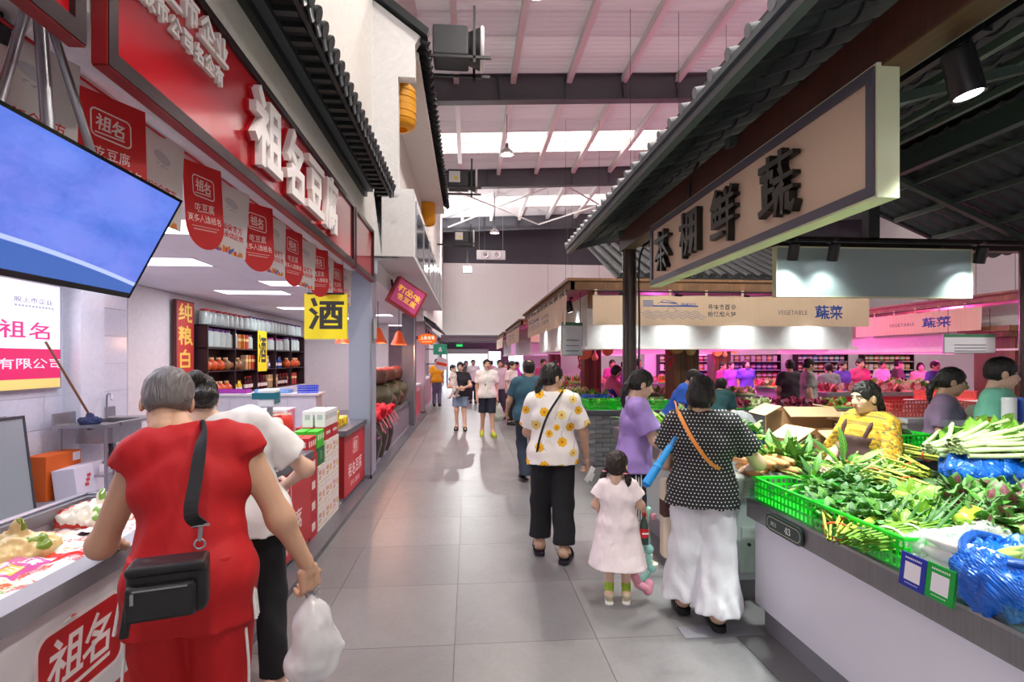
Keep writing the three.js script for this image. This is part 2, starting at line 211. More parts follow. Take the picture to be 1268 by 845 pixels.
function eave(name, label, { x0, x1, y0, y1, z0, z1, step, round }) {   // short tiled eave along the wall: rafters board, round tile ends, drip tiles
  const e = thing(name, label, 'eave', [0, 0, 0]);
  part('soffit_board', at(extr([[x0, y0 - 0.02], [x1, y1 - 0.02], [x1, y1], [x0, y0]], z0 - z1), 0, 0, z1), M.tileDark, e);
  part('cornice', bx(x0, y0 - 0.16, z0, x0 + 0.05, y0 + 0.02, z1), M.tileDark, e); part('cornice', bx(x0 + 0.05, y0 - 0.1, z0, x0 + 0.12, y0 + 0.02, z1), M.tileEdge, e);
  part('fascia_board', bx(x1 - 0.03, y1 - 0.05, z0, x1, y1, z1), M.tileDark, e);
  const n = Math.round((z0 - z1) / step), L = Math.hypot(x1 - x0, y1 - y0) + 0.04, ang = Math.atan2(y1 - y0, x1 - x0);
  const barrel = merge([at(new THREE.CylinderGeometry(round, round, L, 10, 1), L / 2, 0, 0, 0, 0, PI / 2), at(new THREE.CylinderGeometry(round * 1.12, round * 1.12, 0.02, 12), L, 0, 0, 0, 0, PI / 2)]);
  const drip = at(extr([[-step / 2, 0], [step / 2, 0], [step * 0.35, -0.05], [0, -0.09], [-step * 0.35, -0.05]], 0.012), 0, 0, 0, 0, PI / 2);
  const rafter = box(0.13, 0.035, step * 0.34);
  for (let k = 0; k < n; k++) {
    const z = z0 - (k + 0.5) * step;
    part('barrel_tile', barrel, M.tileDark, e, [x0, y0 + 0.05, z], [0, 0, ang]); part('drip_tile', drip, M.tileEdge, e, [x1 + 0.015, y1 + 0.03, z - step / 2]);
    part('rafter_end', rafter, M.tileDark, e, [x1 - 0.1, y1 - 0.045, z]);
  }
  return e;
}
eave('wall_eave', 'dark grey tiled eave strip on the white wall above the red shop sign', { x0: -1.3, x1: -0.95, y0: 3.86, y1: 3.74, z0: 0.2, z1: -6.75, step: 0.15, round: 0.045 });
{ const e = thing('upper_roof', 'dark tiled roof edge of the white two-storey block beside the yellow lanterns', 'roof', [0, 0, 0]);
  part('roof_slab', at(extr([[-0.6, 6.06], [-0.56, 6.12], [-1.6, 6.9], [-1.6, 6.8]], 8.2), 0, 0, -15.7), M.tileDark, e);
  part('verge', at(extr([[-0.56, 6.1], [-0.54, 6.2], [-1.6, 7.0], [-1.6, 6.86]], 0.12), 0, 0, -7.46), M.tileDark, e);
  const t = at(new THREE.CylinderGeometry(0.05, 0.05, 0.26, 8), 0, 0, 0, 0, 0, PI / 2); for (let k = 0; k < 40; k++) part('barrel_tile', t, M.tileDark, e, [-0.66, 6.14, -7.5 - k * 0.205], [0, 0, -0.63]);
}
{ const e = thing('shop_awning', 'small dark tiled awning over the far shops beyond the diamond sign', 'awning', [0, 0, 0]);
  part('slab', at(extr([[-1.5, 3.1], [-0.95, 2.72], [-0.95, 2.66], [-1.5, 3.0]], 7), 0, 0, -22.8), M.tileDark, e); for (let k = 0; k < 5; k++) part('bracket', bx(-1.55, 2.3, -16.4 - k * 1.4, -1.48, 2.75, -16.46 - k * 1.4), M.brownBeam, e); part('rail', bx(-1.56, 2.28, -16, -1.5, 2.36, -22.8), M.brownBeam, e); }
// interior of the shops
{
  const wl = structGroup('wall_shop'); part('wall_back', bx(-5.4, 0, 3, -5.22, 2.95, -24), M.grout, wl);
  const tg = bx(0, 0, 0, 0.02, 0.395, 0.795), tm = [0xe4e6f0, 0xdfe1ec, 0xe8e9f2].map((c) => mat(c, 0.16, 0, { map: T.mottle }));
  for (let i = 0; i < 9; i++) for (let j = 0; j < 7; j++) part('wall_tile', tg, tm[(i * 3 + j * 5) % 3], wl, [-5.22, 0.02 + j * 0.4, -8.6 + i * 0.8]);
  part('painted_wall', bx(-5.22, 0, -8.62, -5.2, 2.85, -24), M.wallWhite, wl);
  part('wall_duct', bx(-5.2, 0, -7.3, -4.98, 2.85, -7.75), M.tileWhite, wl);
  part('wall_rear', bx(-5.2, 0, 0.9, -1.62, 2.85, 1.0), M.white, wl); part('wall_deep', bx(-5.2, 0, -17.6, -2.6, 2.85, -17.7), M.wallWhite, wl);
  const ce = structGroup('ceiling_shop'); part('slab', bx(-5.4, 2.9, 3, -1.6, 3.0, -24), M.grout, ce);
  const pg = bx(-0.597, 0, -0.297, 0.597, 0.02, 0.297);
  const lights = [[-2.6, -2.6], [-2.6, -5], [-3.8, -3.8], [-3.8, -6.8], [-3.8, -9.8], [-2.6, -8.6], [-3.8, -12.8], [-2.6, -11.6], [-2.6, -14.6], [-3.8, -15.8], [-2.6, -19]];
  const isL = (x, z) => lights.some(([a, b]) => Math.abs(a - x) < 0.1 && Math.abs(b - z) < 0.1);
  for (let i = 0; i < 3; i++) for (let j = 0; j < 32; j++) { const x = -2.6 - i * 1.2 + 0.4 - 0.4, z = 0.4 - j * 0.6; if (!isL(x, z)) part('ceiling_panel', pg, M.panel, ce, [x, 2.86, z]); }
  part('edge_trim', bx(-1.99, 2.83, 1, -1.62, 2.9, -24), M.white, ce);
  for (const [x, z] of lights) {
    const l = thing('ceiling_panel_light', 'flat white LED panel set into the shop ceiling grid', 'ceiling light', [x, 2.86, z], 0, 'LED panels in the shop ceilings');
    part('frame', [bx(-0.59, 0, -0.29, 0.59, 0.03, -0.27), bx(-0.59, 0, 0.27, 0.59, 0.03, 0.29), bx(-0.59, 0, -0.29, -0.57, 0.03, 0.29), bx(0.57, 0, -0.29, 0.59, 0.03, 0.29)], M.panel, l);
    part('diffuser', bx(-0.575, 0.004, -0.275, 0.575, 0.02, 0.275), glow(z < -8 && x > -3 ? 0xffe8ee : 0xf4f4ff, 2.2), l);
    const r = new THREE.RectAreaLight(z < -8 && x > -3 ? 0xffd9e0 : 0xf0f0ff, SHOP_PANEL, 1.1, 0.52); r.position.set(0, -0.01, 0); r.rotation.x = -PI / 2; l.add(r);
  }
  struct('floor_shop', bx(-5.4, 0, 1, -1.42, 0.03, -24), mat(0x9a98a2, 0.35, 0, { map: T.floor }));
  struct('baseboard_left', bx(-1.42, 0, 1, -1.26, 0.05, -16.5), M.stone); struct('trim_1', bx(-1.47, 0.0, 1, -1.42, 0.07, -16.5), M.counterGrey);
}
for (const [z, w, m, l] of [[-7.4, 0.38, M.pillarBlue, 'blue-grey square pillar at the end of the tofu counter'], [-13.2, 0.5, M.pillarGrey, 'dark grey square pillar beyond the wine jars'], [-16.3, 0.4, mat(0xb9a3ae, 0.5), 'pale mauve pillar beside the red shop counter']]) {
  const p = thing('shop_pillar', l, 'pillar', [-1.47, 0, z - w / 2]);
  part('shaft', box(0.3, 2.9, w, 0, 1.45, 0), m, p); part('corner_strip', box(0.02, 2.9, 0.02, 0.15, 1.45, w / 2), M.silver, p); part('base', box(0.32, 0.1, w + 0.02, 0, 0.05, 0), M.pillarGrey, p);
}
// ================================================================ hall lamps, fans and loudspeakers
function highbay(x, z, y, label) {
  const l = thing('high_bay_lamp', label, 'pendant lamp', [x, y, z], 0, 'high bay lamps under the roof');
  part('shade', lathe([[0.05, 0.24], [0.1, 0.2], [0.2, 0.1], [0.24, 0.0], [0.225, 0.0], [0.19, 0.09], [0.09, 0.19]], 20), mat(0xd9d6d4, 0.3, 0, { side: THREE.DoubleSide }), l);
  part('housing', cyl(0.07, 0.05, 0.16, 0, 0.22), M.silver, l); part('cord', rod([0, 0.38, 0], [0, roofY(x) - y - 0.2, 0], 0.012, 6), M.dark, l); part('bulb', ell(0.1, 0.06, 0.1, 0, 0.04, 0), glow(0xfff8ee, 3), l);
  const s = new THREE.SpotLight(0xfff6ec, HIGHBAY, 0, 1.35, 0.6, 2); s.position.set(0, -0.03, 0); s.target.position.set(0, -9, 0); s.shadow.radius = 12; s.castShadow = true; l.add(s, s.target);
}
for (const x of [1.3, 9.8, 18.3]) for (const z of [3, -2, -6, -10, -18]) highbay(x, z, 8.6 + RS * (x - 1.1), x < 2 && z < -17 ? 'bell-shaped white high bay lamp hanging below the first bright skylight' : 'bell-shaped white high bay lamp hanging from the steel roof');
highbay(1.3, -26.5, 7.95, 'bell-shaped white high bay lamp on a long cord before the dark end wall');
function fanUnit(z, s, label) {
  const f = thing('fan_unit', label, 'fan', [-0.55, 6.55, z], 0, 'fan units along the upper eave');
  for (const q of [-0.3, 0.26]) { part('bracket_arm', bx(-0.05, -0.3, q, 0.9, -0.26, q + 0.04), M.dark, f); part('bracket_post', bx(0.62, -0.36, q, 0.66, 0.5, q + 0.04), M.dark, f); }
  part('casing', rbox(0.55, 0.46, 0.5, 0.03, 0.28, 0, 0), M.charcoal, f); if (s) { part('white_panel', rbox(0.3, 0.3, 0.02, 0.008, 0.18, 0.02, 0.255), M.white, f); part('label_plate', box(0.1, 0.08, 0.012, 0.22, -0.02, 0.27), C(0xe8d23a), f); } if (z < -16) part('wall_arm', bx(-1.02, -0.3, -0.04, 0, -0.24, 0.04), M.dark, f);
  const cone = at(lathe([[0.2, 0], [0.22, 0.02], [0.3, 0.22], [0.3, 0.26], [0.2, 0.1], [0.2, 0]], 20), 0.5, 0, 0, 0, 0, -PI / 2); part('cowl', cone, M.dark, f); part('rim', at(new THREE.TorusGeometry(0.3, 0.03, 8, 28), 0.76, 0, 0, 0, PI / 2), M.white, f);
}
fanUnit(-8.4, 0, 'black fan unit with round white mouth above the near end of the eave'); fanUnit(-14.6, 1, 'black fan unit with round white mouth on the upper eave'); fanUnit(-21.5, 1, 'black fan unit with white box beside the far yellow lantern');
{ const s = thing('loudspeaker_pair', 'white panel with two round horn speakers hung before the end wall', 'loudspeaker', PZ(608, 316, -31.5));
  part('panel', rbox(1.7, 0.55, 0.12, 0.03), M.white, s); for (const x of [-0.35, 0.35]) { const c = part('horn', at(lathe([[0.02, 0.1], [0.08, 0.02], [0.2, 0.0], [0.24, 0.1], [0.24, 0.14], [0.2, 0.14], [0.1, 0.06]], 24), x, 0, 0.06, PI / 2), M.white, s); part('cone', at(cyl(0.13, 0.05, 0.03), x, 0, 0.07, PI / 2), M.black, s); }
  for (const x of [-0.7, 0.7]) part('hanger', rod([x, 0.27, 0], [x, 2.3, 0], 0.012, 6), M.silver, s); }
{ const p = PZ(579, 334, -30.5), s = thing('flood_light', 'bright white flood light fixed high before the pink end wall', 'flood light', p); part('case', rbox(0.55, 0.4, 0.15, 0.03), M.charcoal, s); part('lens', rbox(0.48, 0.33, 0.02, 0.01, 0, 0, 0.08), glow(0xffffff, 8), s); part('arm', rod([0, 0.2, -0.05], [0, 1.1, -0.3], 0.02, 6), M.dark, s); const l = new THREE.PointLight(0xffffff, 40); l.position.set(0, 0, 0.2); l.castShadow = true; s.add(l); }
for (const [p, k] of [[PZ(499, 134, -8.0), 0], [PZ(529, 265, -14.6), 1]]) {
  const l = thing('paper_lantern', k ? 'small-looking yellow cylinder lantern hanging whole beside the bay windows' : 'yellow cylinder lantern half hidden behind the white gable pier', 'lantern', [k ? p.x : -1.0, p.y, p.z]);
  part('body', lathe([[0.1, -0.32], [0.17, -0.31], [0.21, -0.27], [0.225, -0.2], [0.225, -0.1], [0.23, 0], [0.225, 0.1], [0.225, 0.2], [0.21, 0.27], [0.17, 0.31], [0.1, 0.32]], 24), M.yellowLantern, l);
  for (const y of [-0.2, -0.1, 0, 0.1, 0.2]) part('hoop', at(new THREE.TorusGeometry(0.228, 0.005, 6, 28), 0, y, 0, PI / 2), C(0xd8930a), l);
  part('cap', cyl(0.1, 0.1, 0.03, 0, 0.31), M.brownBeam, l); for (const s of [-0.08, 0.08]) part('hanger', rod([s, 0.33, 0], [0, 0.62, 0], 0.008, 6), M.dark, l); part('hook', rod([0, 0.6, 0], [0, 0.75, 0], 0.02, 6), M.dark, l);
}
// ================================================================ tiled pavilion over the first vegetable island
const EX = 1.44, EY = 3.2, SL = 0.27, RX = 5.2, RY = EY + SL * (RX - EX), SR = 0.42;
const pav = thing('tiled_pavilion', 'dark tiled timber pavilion over the vegetable counters with hanging signboard', 'pavilion');
{
  const arc = (w, r, t) => { const p = []; for (let k = 0; k <= 6; k++) { const a = -1 + k / 3; p.push([a * w / 2, r * a * a]); } for (let k = 6; k >= 0; k--) { const a = -1 + k / 3; p.push([a * w / 2 * 0.96, r * a * a + t]); } return p; };
  const tl = at(extr(arc(0.215, 0.05, 0.014), 0.3), 0, 0, -0.15, 0, PI / 2);       // length along x, width along z
  const tms = [0x2c3336, 0x353d3f, 0x262c2f].map((c) => mat(c, 0.5, 0, { map: T.mottle }));
  const near = [], rest = [], put = (x, y, z, r) => { const q = { x, y, z, r }; (r > 0 && z < -1.4 && z > -5.2 && x < 4.2 && near.length < 300 ? near : rest).push(q); };
  const aL = Math.atan(SL), aR = -Math.atan(SR);
  for (let i = 0; i < 18; i++) for (let j = 0; j < 46; j++) { const s = 0.1 + i * 0.215, z = 2 - 0.1 - j * 0.205; put(EX + s * Math.cos(aL), EY + 0.05 + s * Math.sin(aL), z, aL + 0.07 + (((i * 7 + j * 13) % 5) - 2) * 0.006); }
  for (let i = 0; i < 12; i++) for (let j = 0; j < 46; j++) { const s = 0.1 + i * 0.215, z = 2 - 0.1 - j * 0.205; put(RX + s * Math.cos(aR), RY + 0.05 + s * Math.sin(aR), z, aR - 0.07); }
  near.forEach((q, k) => part('roof_tile', tl, tms[(k * 7) % 3], pav, [q.x, q.y, q.z], [0, 0, q.r]));
  const im = new THREE.InstancedMesh(tl, tms[0], rest.length), m4 = new THREE.Matrix4(), e = new THREE.Euler(); rest.forEach((q, k) => { im.setMatrixAt(k, m4.makeRotationFromEuler(e.set(0, 0, q.r)).setPosition(q.x, q.y, q.z)); }); im.name = 'roof_tiling'; im.userData.kind = 'stuff'; im.castShadow = true; pav.add(im);
  part('roof_deck', at(extr([[EX, EY + 0.13], [RX, RY + 0.13], [7.65, EY + 0.13], [7.65, EY + 0.17], [RX, RY + 0.18], [EX, EY + 0.17]], 9.4), 0, 0, -7.4), M.tileDark, pav);
  // eave edge: gutter strip, tile noses above it
  part('gutter', bx(EX - 0.05, EY - 0.03, 2, EX + 0.01, EY + 0.05, -7.45), M.tileEdge, pav); part('gutter_lip', bx(EX - 0.07, EY + 0.03, 2, EX - 0.04, EY + 0.07, -7.45), mat(0x5b666e, 0.35, 0.3), pav);
  const nose = at(new THREE.CylinderGeometry(0.034, 0.034, 0.12, 10), 0, 0, 0, 0, 0, PI / 2 + 0.2); for (let j = 0; j < 46; j++) part('eave_nose', nose, mat(0x8b8f94, 0.45), pav, [EX - 0.02, EY + 0.1, 1.8 - j * 0.205]);
  part('verge_board', at(extr([[EX - 0.05, EY - 0.01], [RX, RY - 0.02], [7.65, EY - 0.01], [7.65, EY + 0.13], [RX, RY + 0.16], [EX - 0.05, EY + 0.1]], 0.06), 0, 0, -7.5), M.tileDark, pav);
  const under = (x) => x < RX ? EY + SL * (x - EX) : RY - SR * (x - RX);
  for (const x of [2.75, 3.4, 4.05, 4.7, 5.75, 6.3, 6.9, 7.4]) part('purlin', box(0.05, 0.06, 9.2, x, under(x) - 0.02, -2.8), mat(0x59685f, 0.4, 0.3), pav);
  part('ridge_beam', box(0.1, 0.22, 9.2, RX, RY - 0.2, -2.8), mat(0x3d4a48, 0.45, 0.2), pav);
  for (const z of [-0.6, -3.7, -6.5]) { part('rafter', at(extr([[EX + 0.4, under(EX + 0.4) - 0.12], [RX, RY - 0.1], [RX, RY - 0.02], [EX + 0.4, under(EX + 0.4) - 0.05]], 0.07), 0, 0, z), mat(0x4a5a54, 0.4, 0.2), pav); part('rafter', at(extr([[7.5, EY - 0.05], [7.5, EY + 0.02], [RX, RY - 0.02], [RX, RY - 0.1]], 0.07), 0, 0, z), mat(0x4a5a54, 0.4, 0.2), pav); }
  part('eave_beam', bx(1.9, 3.05, 2, 2.05, 3.27, -6.6), M.brownBeam, pav); part('eave_beam_sole', bx(1.9, 3.035, 2, 2.05, 3.05, -6.6), M.brownLight, pav);
  part('cross_beam', bx(1.95, 3.1, -6.44, 7.6, 3.24, -6.58), M.post, pav); part('king_post', bx(5.12, 3.2, -6.44, 5.27, RY - 0.2, -6.56), mat(0x36393b, 0.5), pav);
  part('post', cyl(0.085, 0.085, 3.12, 2.0, 0, -6.5, 24), M.post, pav); part('post_base', cyl(0.13, 0.11, 0.12, 2.0, 0, -6.5, 24), M.stone, pav); part('post_cable', tube([[2.09, 0.9, -6.43], [2.1, 2, -6.42], [2.12, 3.0, -6.42], [2.2, 3.1, -6.45]], 0.012), M.black, pav);
  part('far_post', cyl(0.085, 0.085, 3.12, 7.4, 0, -6.5, 24), M.post, pav);
}
{ // hanging signboard
  const s = thing('hanging_signboard', 'long beige signboard with black brush characters hung under the brown beam', 'signboard', [1.93, 2.74, -3.85]);
  const Lz = 3.05, h = 0.6;
  part('board', bx(-0.04, -h / 2, -Lz / 2, 0.04, h / 2, Lz / 2), M.signBeige, s);
  part('frame', [bx(-0.06, h / 2 - 0.05, -Lz / 2, -0.035, h / 2, Lz / 2), bx(-0.06, -h / 2, -Lz / 2, -0.035, -h / 2 + 0.05, Lz / 2), bx(-0.06, -h / 2 + 0.05, -Lz / 2, -0.035, h / 2 - 0.05, -Lz / 2 + 0.05), bx(-0.06, -h / 2 + 0.05, Lz / 2 - 0.05, -0.035, h / 2 - 0.05, Lz / 2)], M.signGrey, s);
  part('edge_band', [bx(-0.05, h / 2, -Lz / 2 - 0.012, 0.06, h / 2 + 0.012, Lz / 2 + 0.012), bx(-0.05, -h / 2 - 0.012, -Lz / 2 - 0.012, 0.06, -h / 2, Lz / 2 + 0.012), bx(-0.05, -h / 2, -Lz / 2 - 0.012, 0.06, h / 2, -Lz / 2), bx(-0.05, -h / 2, Lz / 2, 0.06, h / 2, Lz / 2 + 0.012)], M.cream, s);
  [['茶', -1.12, -0.02], ['棚', -0.5, 0], ['鲜', 0.1, 0.0], ['蔬', 0.78, -0.01]].forEach(([c, z, y]) => { const g = glyph3(c, 0.39, 0.05, 0.115, 0.92, 0.55); const o = part('character', g, mat(0x17130f, 0.35), s, [-0.045, y, z], [0, -PI / 2, 0]); });
  for (const z of [-1.2, 0.3, 1.25]) part('hanger', rod([0, h / 2, z], [0.02, 0.35, z], 0.012, 6), M.silver, s);
  part('cable', tube([[0.0, 0.31, -0.62], [-0.04, 0.36, -0.6], [-0.02, 0.5, -0.58], [0.03, 0.62, -0.55]], 0.014), M.black, s);
}
{ const s = thing('blank_light_board', 'blank pale grey board lit by spots under the dark cross beam', 'signboard', [5.07, 2.76, -6.3]); part('board', box(2.58, 0.6, 0.06), mat(0x9fb0b2, 0.35), s); part('edge', [box(2.6, 0.015, 0.09, 0, -0.305), box(2.6, 0.015, 0.09, 0, 0.305), box(0.015, 0.62, 0.09, -1.295), box(0.015, 0.62, 0.09, 1.295)], M.cream, s); for (const x of [-1, 1]) part('hanger', rod([x, 0.3, 0], [x, 0.36, -0.08], 0.015, 6), M.dark, s); }
function trackSpot(p, tilt, label, group, k = 1, aim = [0, -1, 0]) {
  const l = thing('track_spot', label, 'spot light', p, 0, group); const d = V(...aim).normalize(), q = new THREE.Quaternion().setFromUnitVectors(V(0, -1, 0), d);
  const c = lathe([[0, 0.2], [0.055, 0.2], [0.06, 0.19], [0.062, 0.0], [0.054, 0.0], [0.05, 0.012], [0, 0.012]], 24); c.applyQuaternion(q); part('can', c, M.lampBlack, l);
  const lens = cyl(0.05, 0.05, 0.006, 0, 0.002, 0, 24); lens.applyQuaternion(q); part('lens', lens, glow(0xf2f8ff, 7), l);
  part('yoke', [box(0.02, 0.05, 0.02, 0, 0.22, 0), box(0.05, 0.03, 0.16, 0, 0.24, 0)], M.lampBlack, l);
  const s = new THREE.SpotLight(0xf3fbf4, SPOT * k, 0, 1.0, 0.9, 2); s.position.copy(d.clone().multiplyScalar(0.012)); s.target.position.copy(d.clone().multiplyScalar(2)); s.shadow.radius = 3; s.castShadow = true; l.add(s, s.target);
}
trackSpot([2.1, 2.79, -2.08], 0, 'large black cylinder track spot beside the corner of the brush-lettered signboard', undefined, 1, [0.18, -1, 0.1]);
for (const z of [-0.7, 0.6, -3.3, -4.4, -5.5]) trackSpot([2.12, 2.78, z], 0, 'black cylinder track spot under the brown eave beam', 'track spots along the eave beam', z > -2.5 ? 0.9 : 0.75, [0.12, -1, 0.0]);
for (const [x, k] of [[3.85, 0.22], [4.35, 0.08], [6.25, 0.26], [6.95, 0.25]]) trackSpot([x, 2.86, -6.06], 0, 'small black track spot hung along the dark cross beam', 'track spots along the cross beam', k, [0.05, -1, -0.32]);
{ const t = thing('light_track', 'thin black lighting track fixed under the brown eave beam', 'track'); part('rail', bx(2.1, 3.03, 1.5, 2.14, 3.06, -6.3), M.lampBlack, t); part('rail', bx(2.4, 3.085, -6.08, 7.4, 3.11, -6.04), M.lampBlack, t); part('drop_rod', rod([2.5, 3.1, -6.06], [2.5, 3.2, -6.44], 0.012), M.lampBlack, t); }
// ================================================================ counters of the first island
function crate(w, h, d, m) {   // open plastic basket with slotted walls
  const g = new THREE.Group();
  const wall = (len, hh) => { const s = rrShape(len, hh, 0.008), n = Math.max(3, Math.round(len / 0.034)), rows = Math.max(2, Math.round(hh / 0.04)); for (let i = 0; i < n; i++) for (let j = 0; j < rows; j++) { const cx = -len / 2 + (i + 0.5) * len / n, cy = -hh / 2 + (j + 0.5) * hh / rows, a = len / n * 0.33, b = hh / rows * 0.34; const p = new THREE.Path(); p.moveTo(cx - a, cy - b); p.lineTo(cx - a, cy + b); p.lineTo(cx + a, cy + b); p.lineTo(cx + a, cy - b); p.lineTo(cx - a, cy - b); s.holes.push(p); } return new THREE.ExtrudeGeometry(s, { depth: 0.005, bevelEnabled: false }); };
  const W1 = wall(w, h), W2 = wall(d, h);
  part('wall', W1, m, g, [0, h / 2, d / 2 - 0.005]); part('wall', W1, m, g, [0, h / 2, -d / 2]); part('wall', W2, m, g, [w / 2 - 0.005, h / 2, 0], [0, PI / 2, 0]); part('wall', W2, m, g, [-w / 2, h / 2, 0], [0, PI / 2, 0]);
  part('bottom', box(w - 0.01, 0.006, d - 0.01, 0, 0.004, 0), m, g);
  part('rim', [box(w + 0.02, 0.014, 0.018, 0, h, d / 2), box(w + 0.02, 0.014, 0.018, 0, h, -d / 2), box(0.018, 0.014, d + 0.02, w / 2, h, 0), box(0.018, 0.014, d + 0.02, -w / 2, h, 0)], m, g);
  return g;
}
function place(group, name, label, category, p, turn = 0, grp) { const o = group.clone(); o.name = numbered(name); scene.add(o); if (p.isVector3) o.position.copy(p); else o.position.set(...p); o.rotation.y = turn; return tag(o, label, category, grp); }
{ const c = thing('vegetable_counter', 'white and grey corner counter bearing the oval plate numbered 43', 'counter', [0, 0, 0]);
  part('body', bx(1.8, 0.15, 0.6, 2.8, 0.69, -3.22), M.counterWhite, c); part('plinth', bx(1.84, 0, 0.6, 2.76, 0.15, -3.18), M.counterGrey, c);
  part('steel_apron', bx(1.76, 0.685, 0.6, 2.82, 0.79, -3.25), M.steelDull, c); part('top', bx(1.76, 0.79, 0.6, 2.82, 0.805, -3.25), M.steel, c);
  part('glass_guard', bx(1.765, 0.805, 0.6, 1.771, 0.87, -3.24), M.glassGreen, c); part('glass_guard', bx(1.771, 0.805, -3.236, 2.1, 0.87, -3.242), M.glassGreen, c);
  const pl = new THREE.Group(); pl.name = 'number_plate'; pl.position.set(1.752, 0.735, -2.83); pl.rotation.y = -PI / 2; c.add(pl);
  part('plate', new THREE.ExtrudeGeometry(rrShape(0.34, 0.095, 0.045), { depth: 0.008, bevelEnabled: true, bevelSize: 0.002, bevelThickness: 0.002, bevelSegments: 1 }), C(0x16302a, 0.35), pl);
  const t = canvas(512, 128, (x) => { x.fillStyle = '#16302a'; x.fillRect(0, 0, 512, 128); x.strokeStyle = '#d7d3b4'; x.lineWidth = 5; x.beginPath(); x.roundRect(16, 12, 480, 104, 50); x.stroke(); ink(x, '摊位', 70, 44, 42, '#cfd3c6', 0.09); x.fillStyle = '#ecece4'; x.font = 'bold 78px serif'; x.fillText('43', 280, 92); });
  part('plate_print', new THREE.PlaneGeometry(0.33, 0.083), mat(0xffffff, 0.35, 0, { map: t }), pl, [0, 0, 0.0112]); }
{ const c = thing('vegetable_counter', 'grey counter with steel edge behind the woman in the dotted top', 'counter', [0, 0, 0]);
  part('body', bx(1.8, 0.15, -3.55, 2.52, 0.74, -6.25), mat(0xb9c4c4, 0.35), c); part('plinth', bx(1.78, 0, -3.6, 2.47, 0.15, -6.2), M.counterGrey, c); part('steel_apron', bx(1.74, 0.74, -3.5, 2.57, 0.85, -6.3), M.steelDull, c); part('top', bx(1.74, 0.85, -3.5, 2.57, 0.865, -6.3), M.steel, c);
  for (const z of [-4.4, -5.3]) part('panel_joint', bx(1.795, 0.16, z, 1.802, 0.73, z - 0.01), M.counterGrey, c); part('socket_box', rbox(0.1, 0.32, 0.02, 0.006, 1.93, 0.36, -3.545), mat(0xb6c6be, 0.4), c); part('lock', at(cyl(0.012, 0.012, 0.01, 0, 0, 0, 12), 1.93, 0.4, -3.535, PI / 2), M.black, c); }
struct('trim_2', bx(1.3, 0.001, -3.24, 1.8, 0.006, -3.1), M.counterGrey);
// ================================================================ timber stalls with cloth banners
function bannerTex(kind) {
  return canvas(kind === 'long' ? 2048 : 1024, 216, (x, w, h) => {
    x.fillStyle = '#dfc6ab'; x.fillRect(0, 0, w, h);
    for (let k = 0; k < 900; k++) { x.fillStyle = `rgba(${rnd() > 0.5 ? '255,240,220' : '150,120,95'},0.05)`; x.fillRect(rnd(w), 0, 1 + rnd(2), h); }
    const bridge = (ox, s) => { x.strokeStyle = '#3c57a8'; x.fillStyle = '#3c57a8'; x.lineWidth = 3 * s; const P = (a) => { x.beginPath(); a.forEach(([p, q], i) => x[i ? 'lineTo' : 'moveTo'](ox + p * s, 20 + q * s)); x.stroke(); };
      P([[0, 20], [70, 20], [70, 60], [0, 60]]); for (let k = 0; k < 7; k++) P([[0, 24 + k * 6], [70, 24 + k * 6]]); x.fillRect(ox + 70 * s, 20 + 52 * s, 330 * s, 10 * s); P([[110, 40], [150, 12], [240, 34], [262, 60]]); P([[126, 26], [250, 44]]); x.lineWidth = 6 * s; P([[130, 30], [236, 36]]); x.lineWidth = 2 * s;
      for (let k = 0; k < 60; k++) { const a = 270 + rnd(110), b = 30 + rnd(26); P([[a, 60], [a + rnd(16) - 8, b]]); } for (let k = 0; k < 4; k++) { x.beginPath(); for (let a = 0; a < 440; a += 6) { const y = 96 + k * 14 + Math.sin(a * 0.09 + k) * 7 + rnd(5); x[a ? 'lineTo' : 'moveTo'](ox + (a - 20 + k * 14) * s, 20 + y * s); } x.stroke(); } x.beginPath(); x.arc(ox + 205 * s, 20 + 100 * s, 34 * s, PI, 0); x.stroke(); };
    const title = (ox) => { x.fillStyle = '#3a3c46'; x.font = '44px sans-serif'; x.fillText('VEGETABLE', ox, 132); ink(x, '蔬菜', ox + 282, 62, 100, '#2a4a9c', 0.11); };
    if (kind === 'long') { bridge(360, 1); ink(x, '寻味老酉谷', 830, 62, 38, '#3a3c44', 0.09, false, 1.12); ink(x, '拾忆烟火梦', 830, 112, 38, '#3a3c44', 0.09, false, 1.12); title(1350); }
    if (kind === 'short') title(330); if (kind === 'bridge') { bridge(40, 0.9); ink(x, '寻味老酉谷', 480, 62, 34, '#44464c', 0.08); ink(x, '拾忆烟火梦', 480, 110, 34, '#44464c', 0.08); }
    if (kind === 'plain') bridge(500, 0.9);
  });
}
const BT = { long: bannerTex('long'), short: bannerTex('short'), bridge: bannerTex('bridge'), plain: bannerTex('plain') };
const BM = {}; for (const k in BT) BM[k] = mat(0xffffff, 0.85, 0, { map: BT[k], side: THREE.DoubleSide, transmission: 0.12, thickness: 0 });
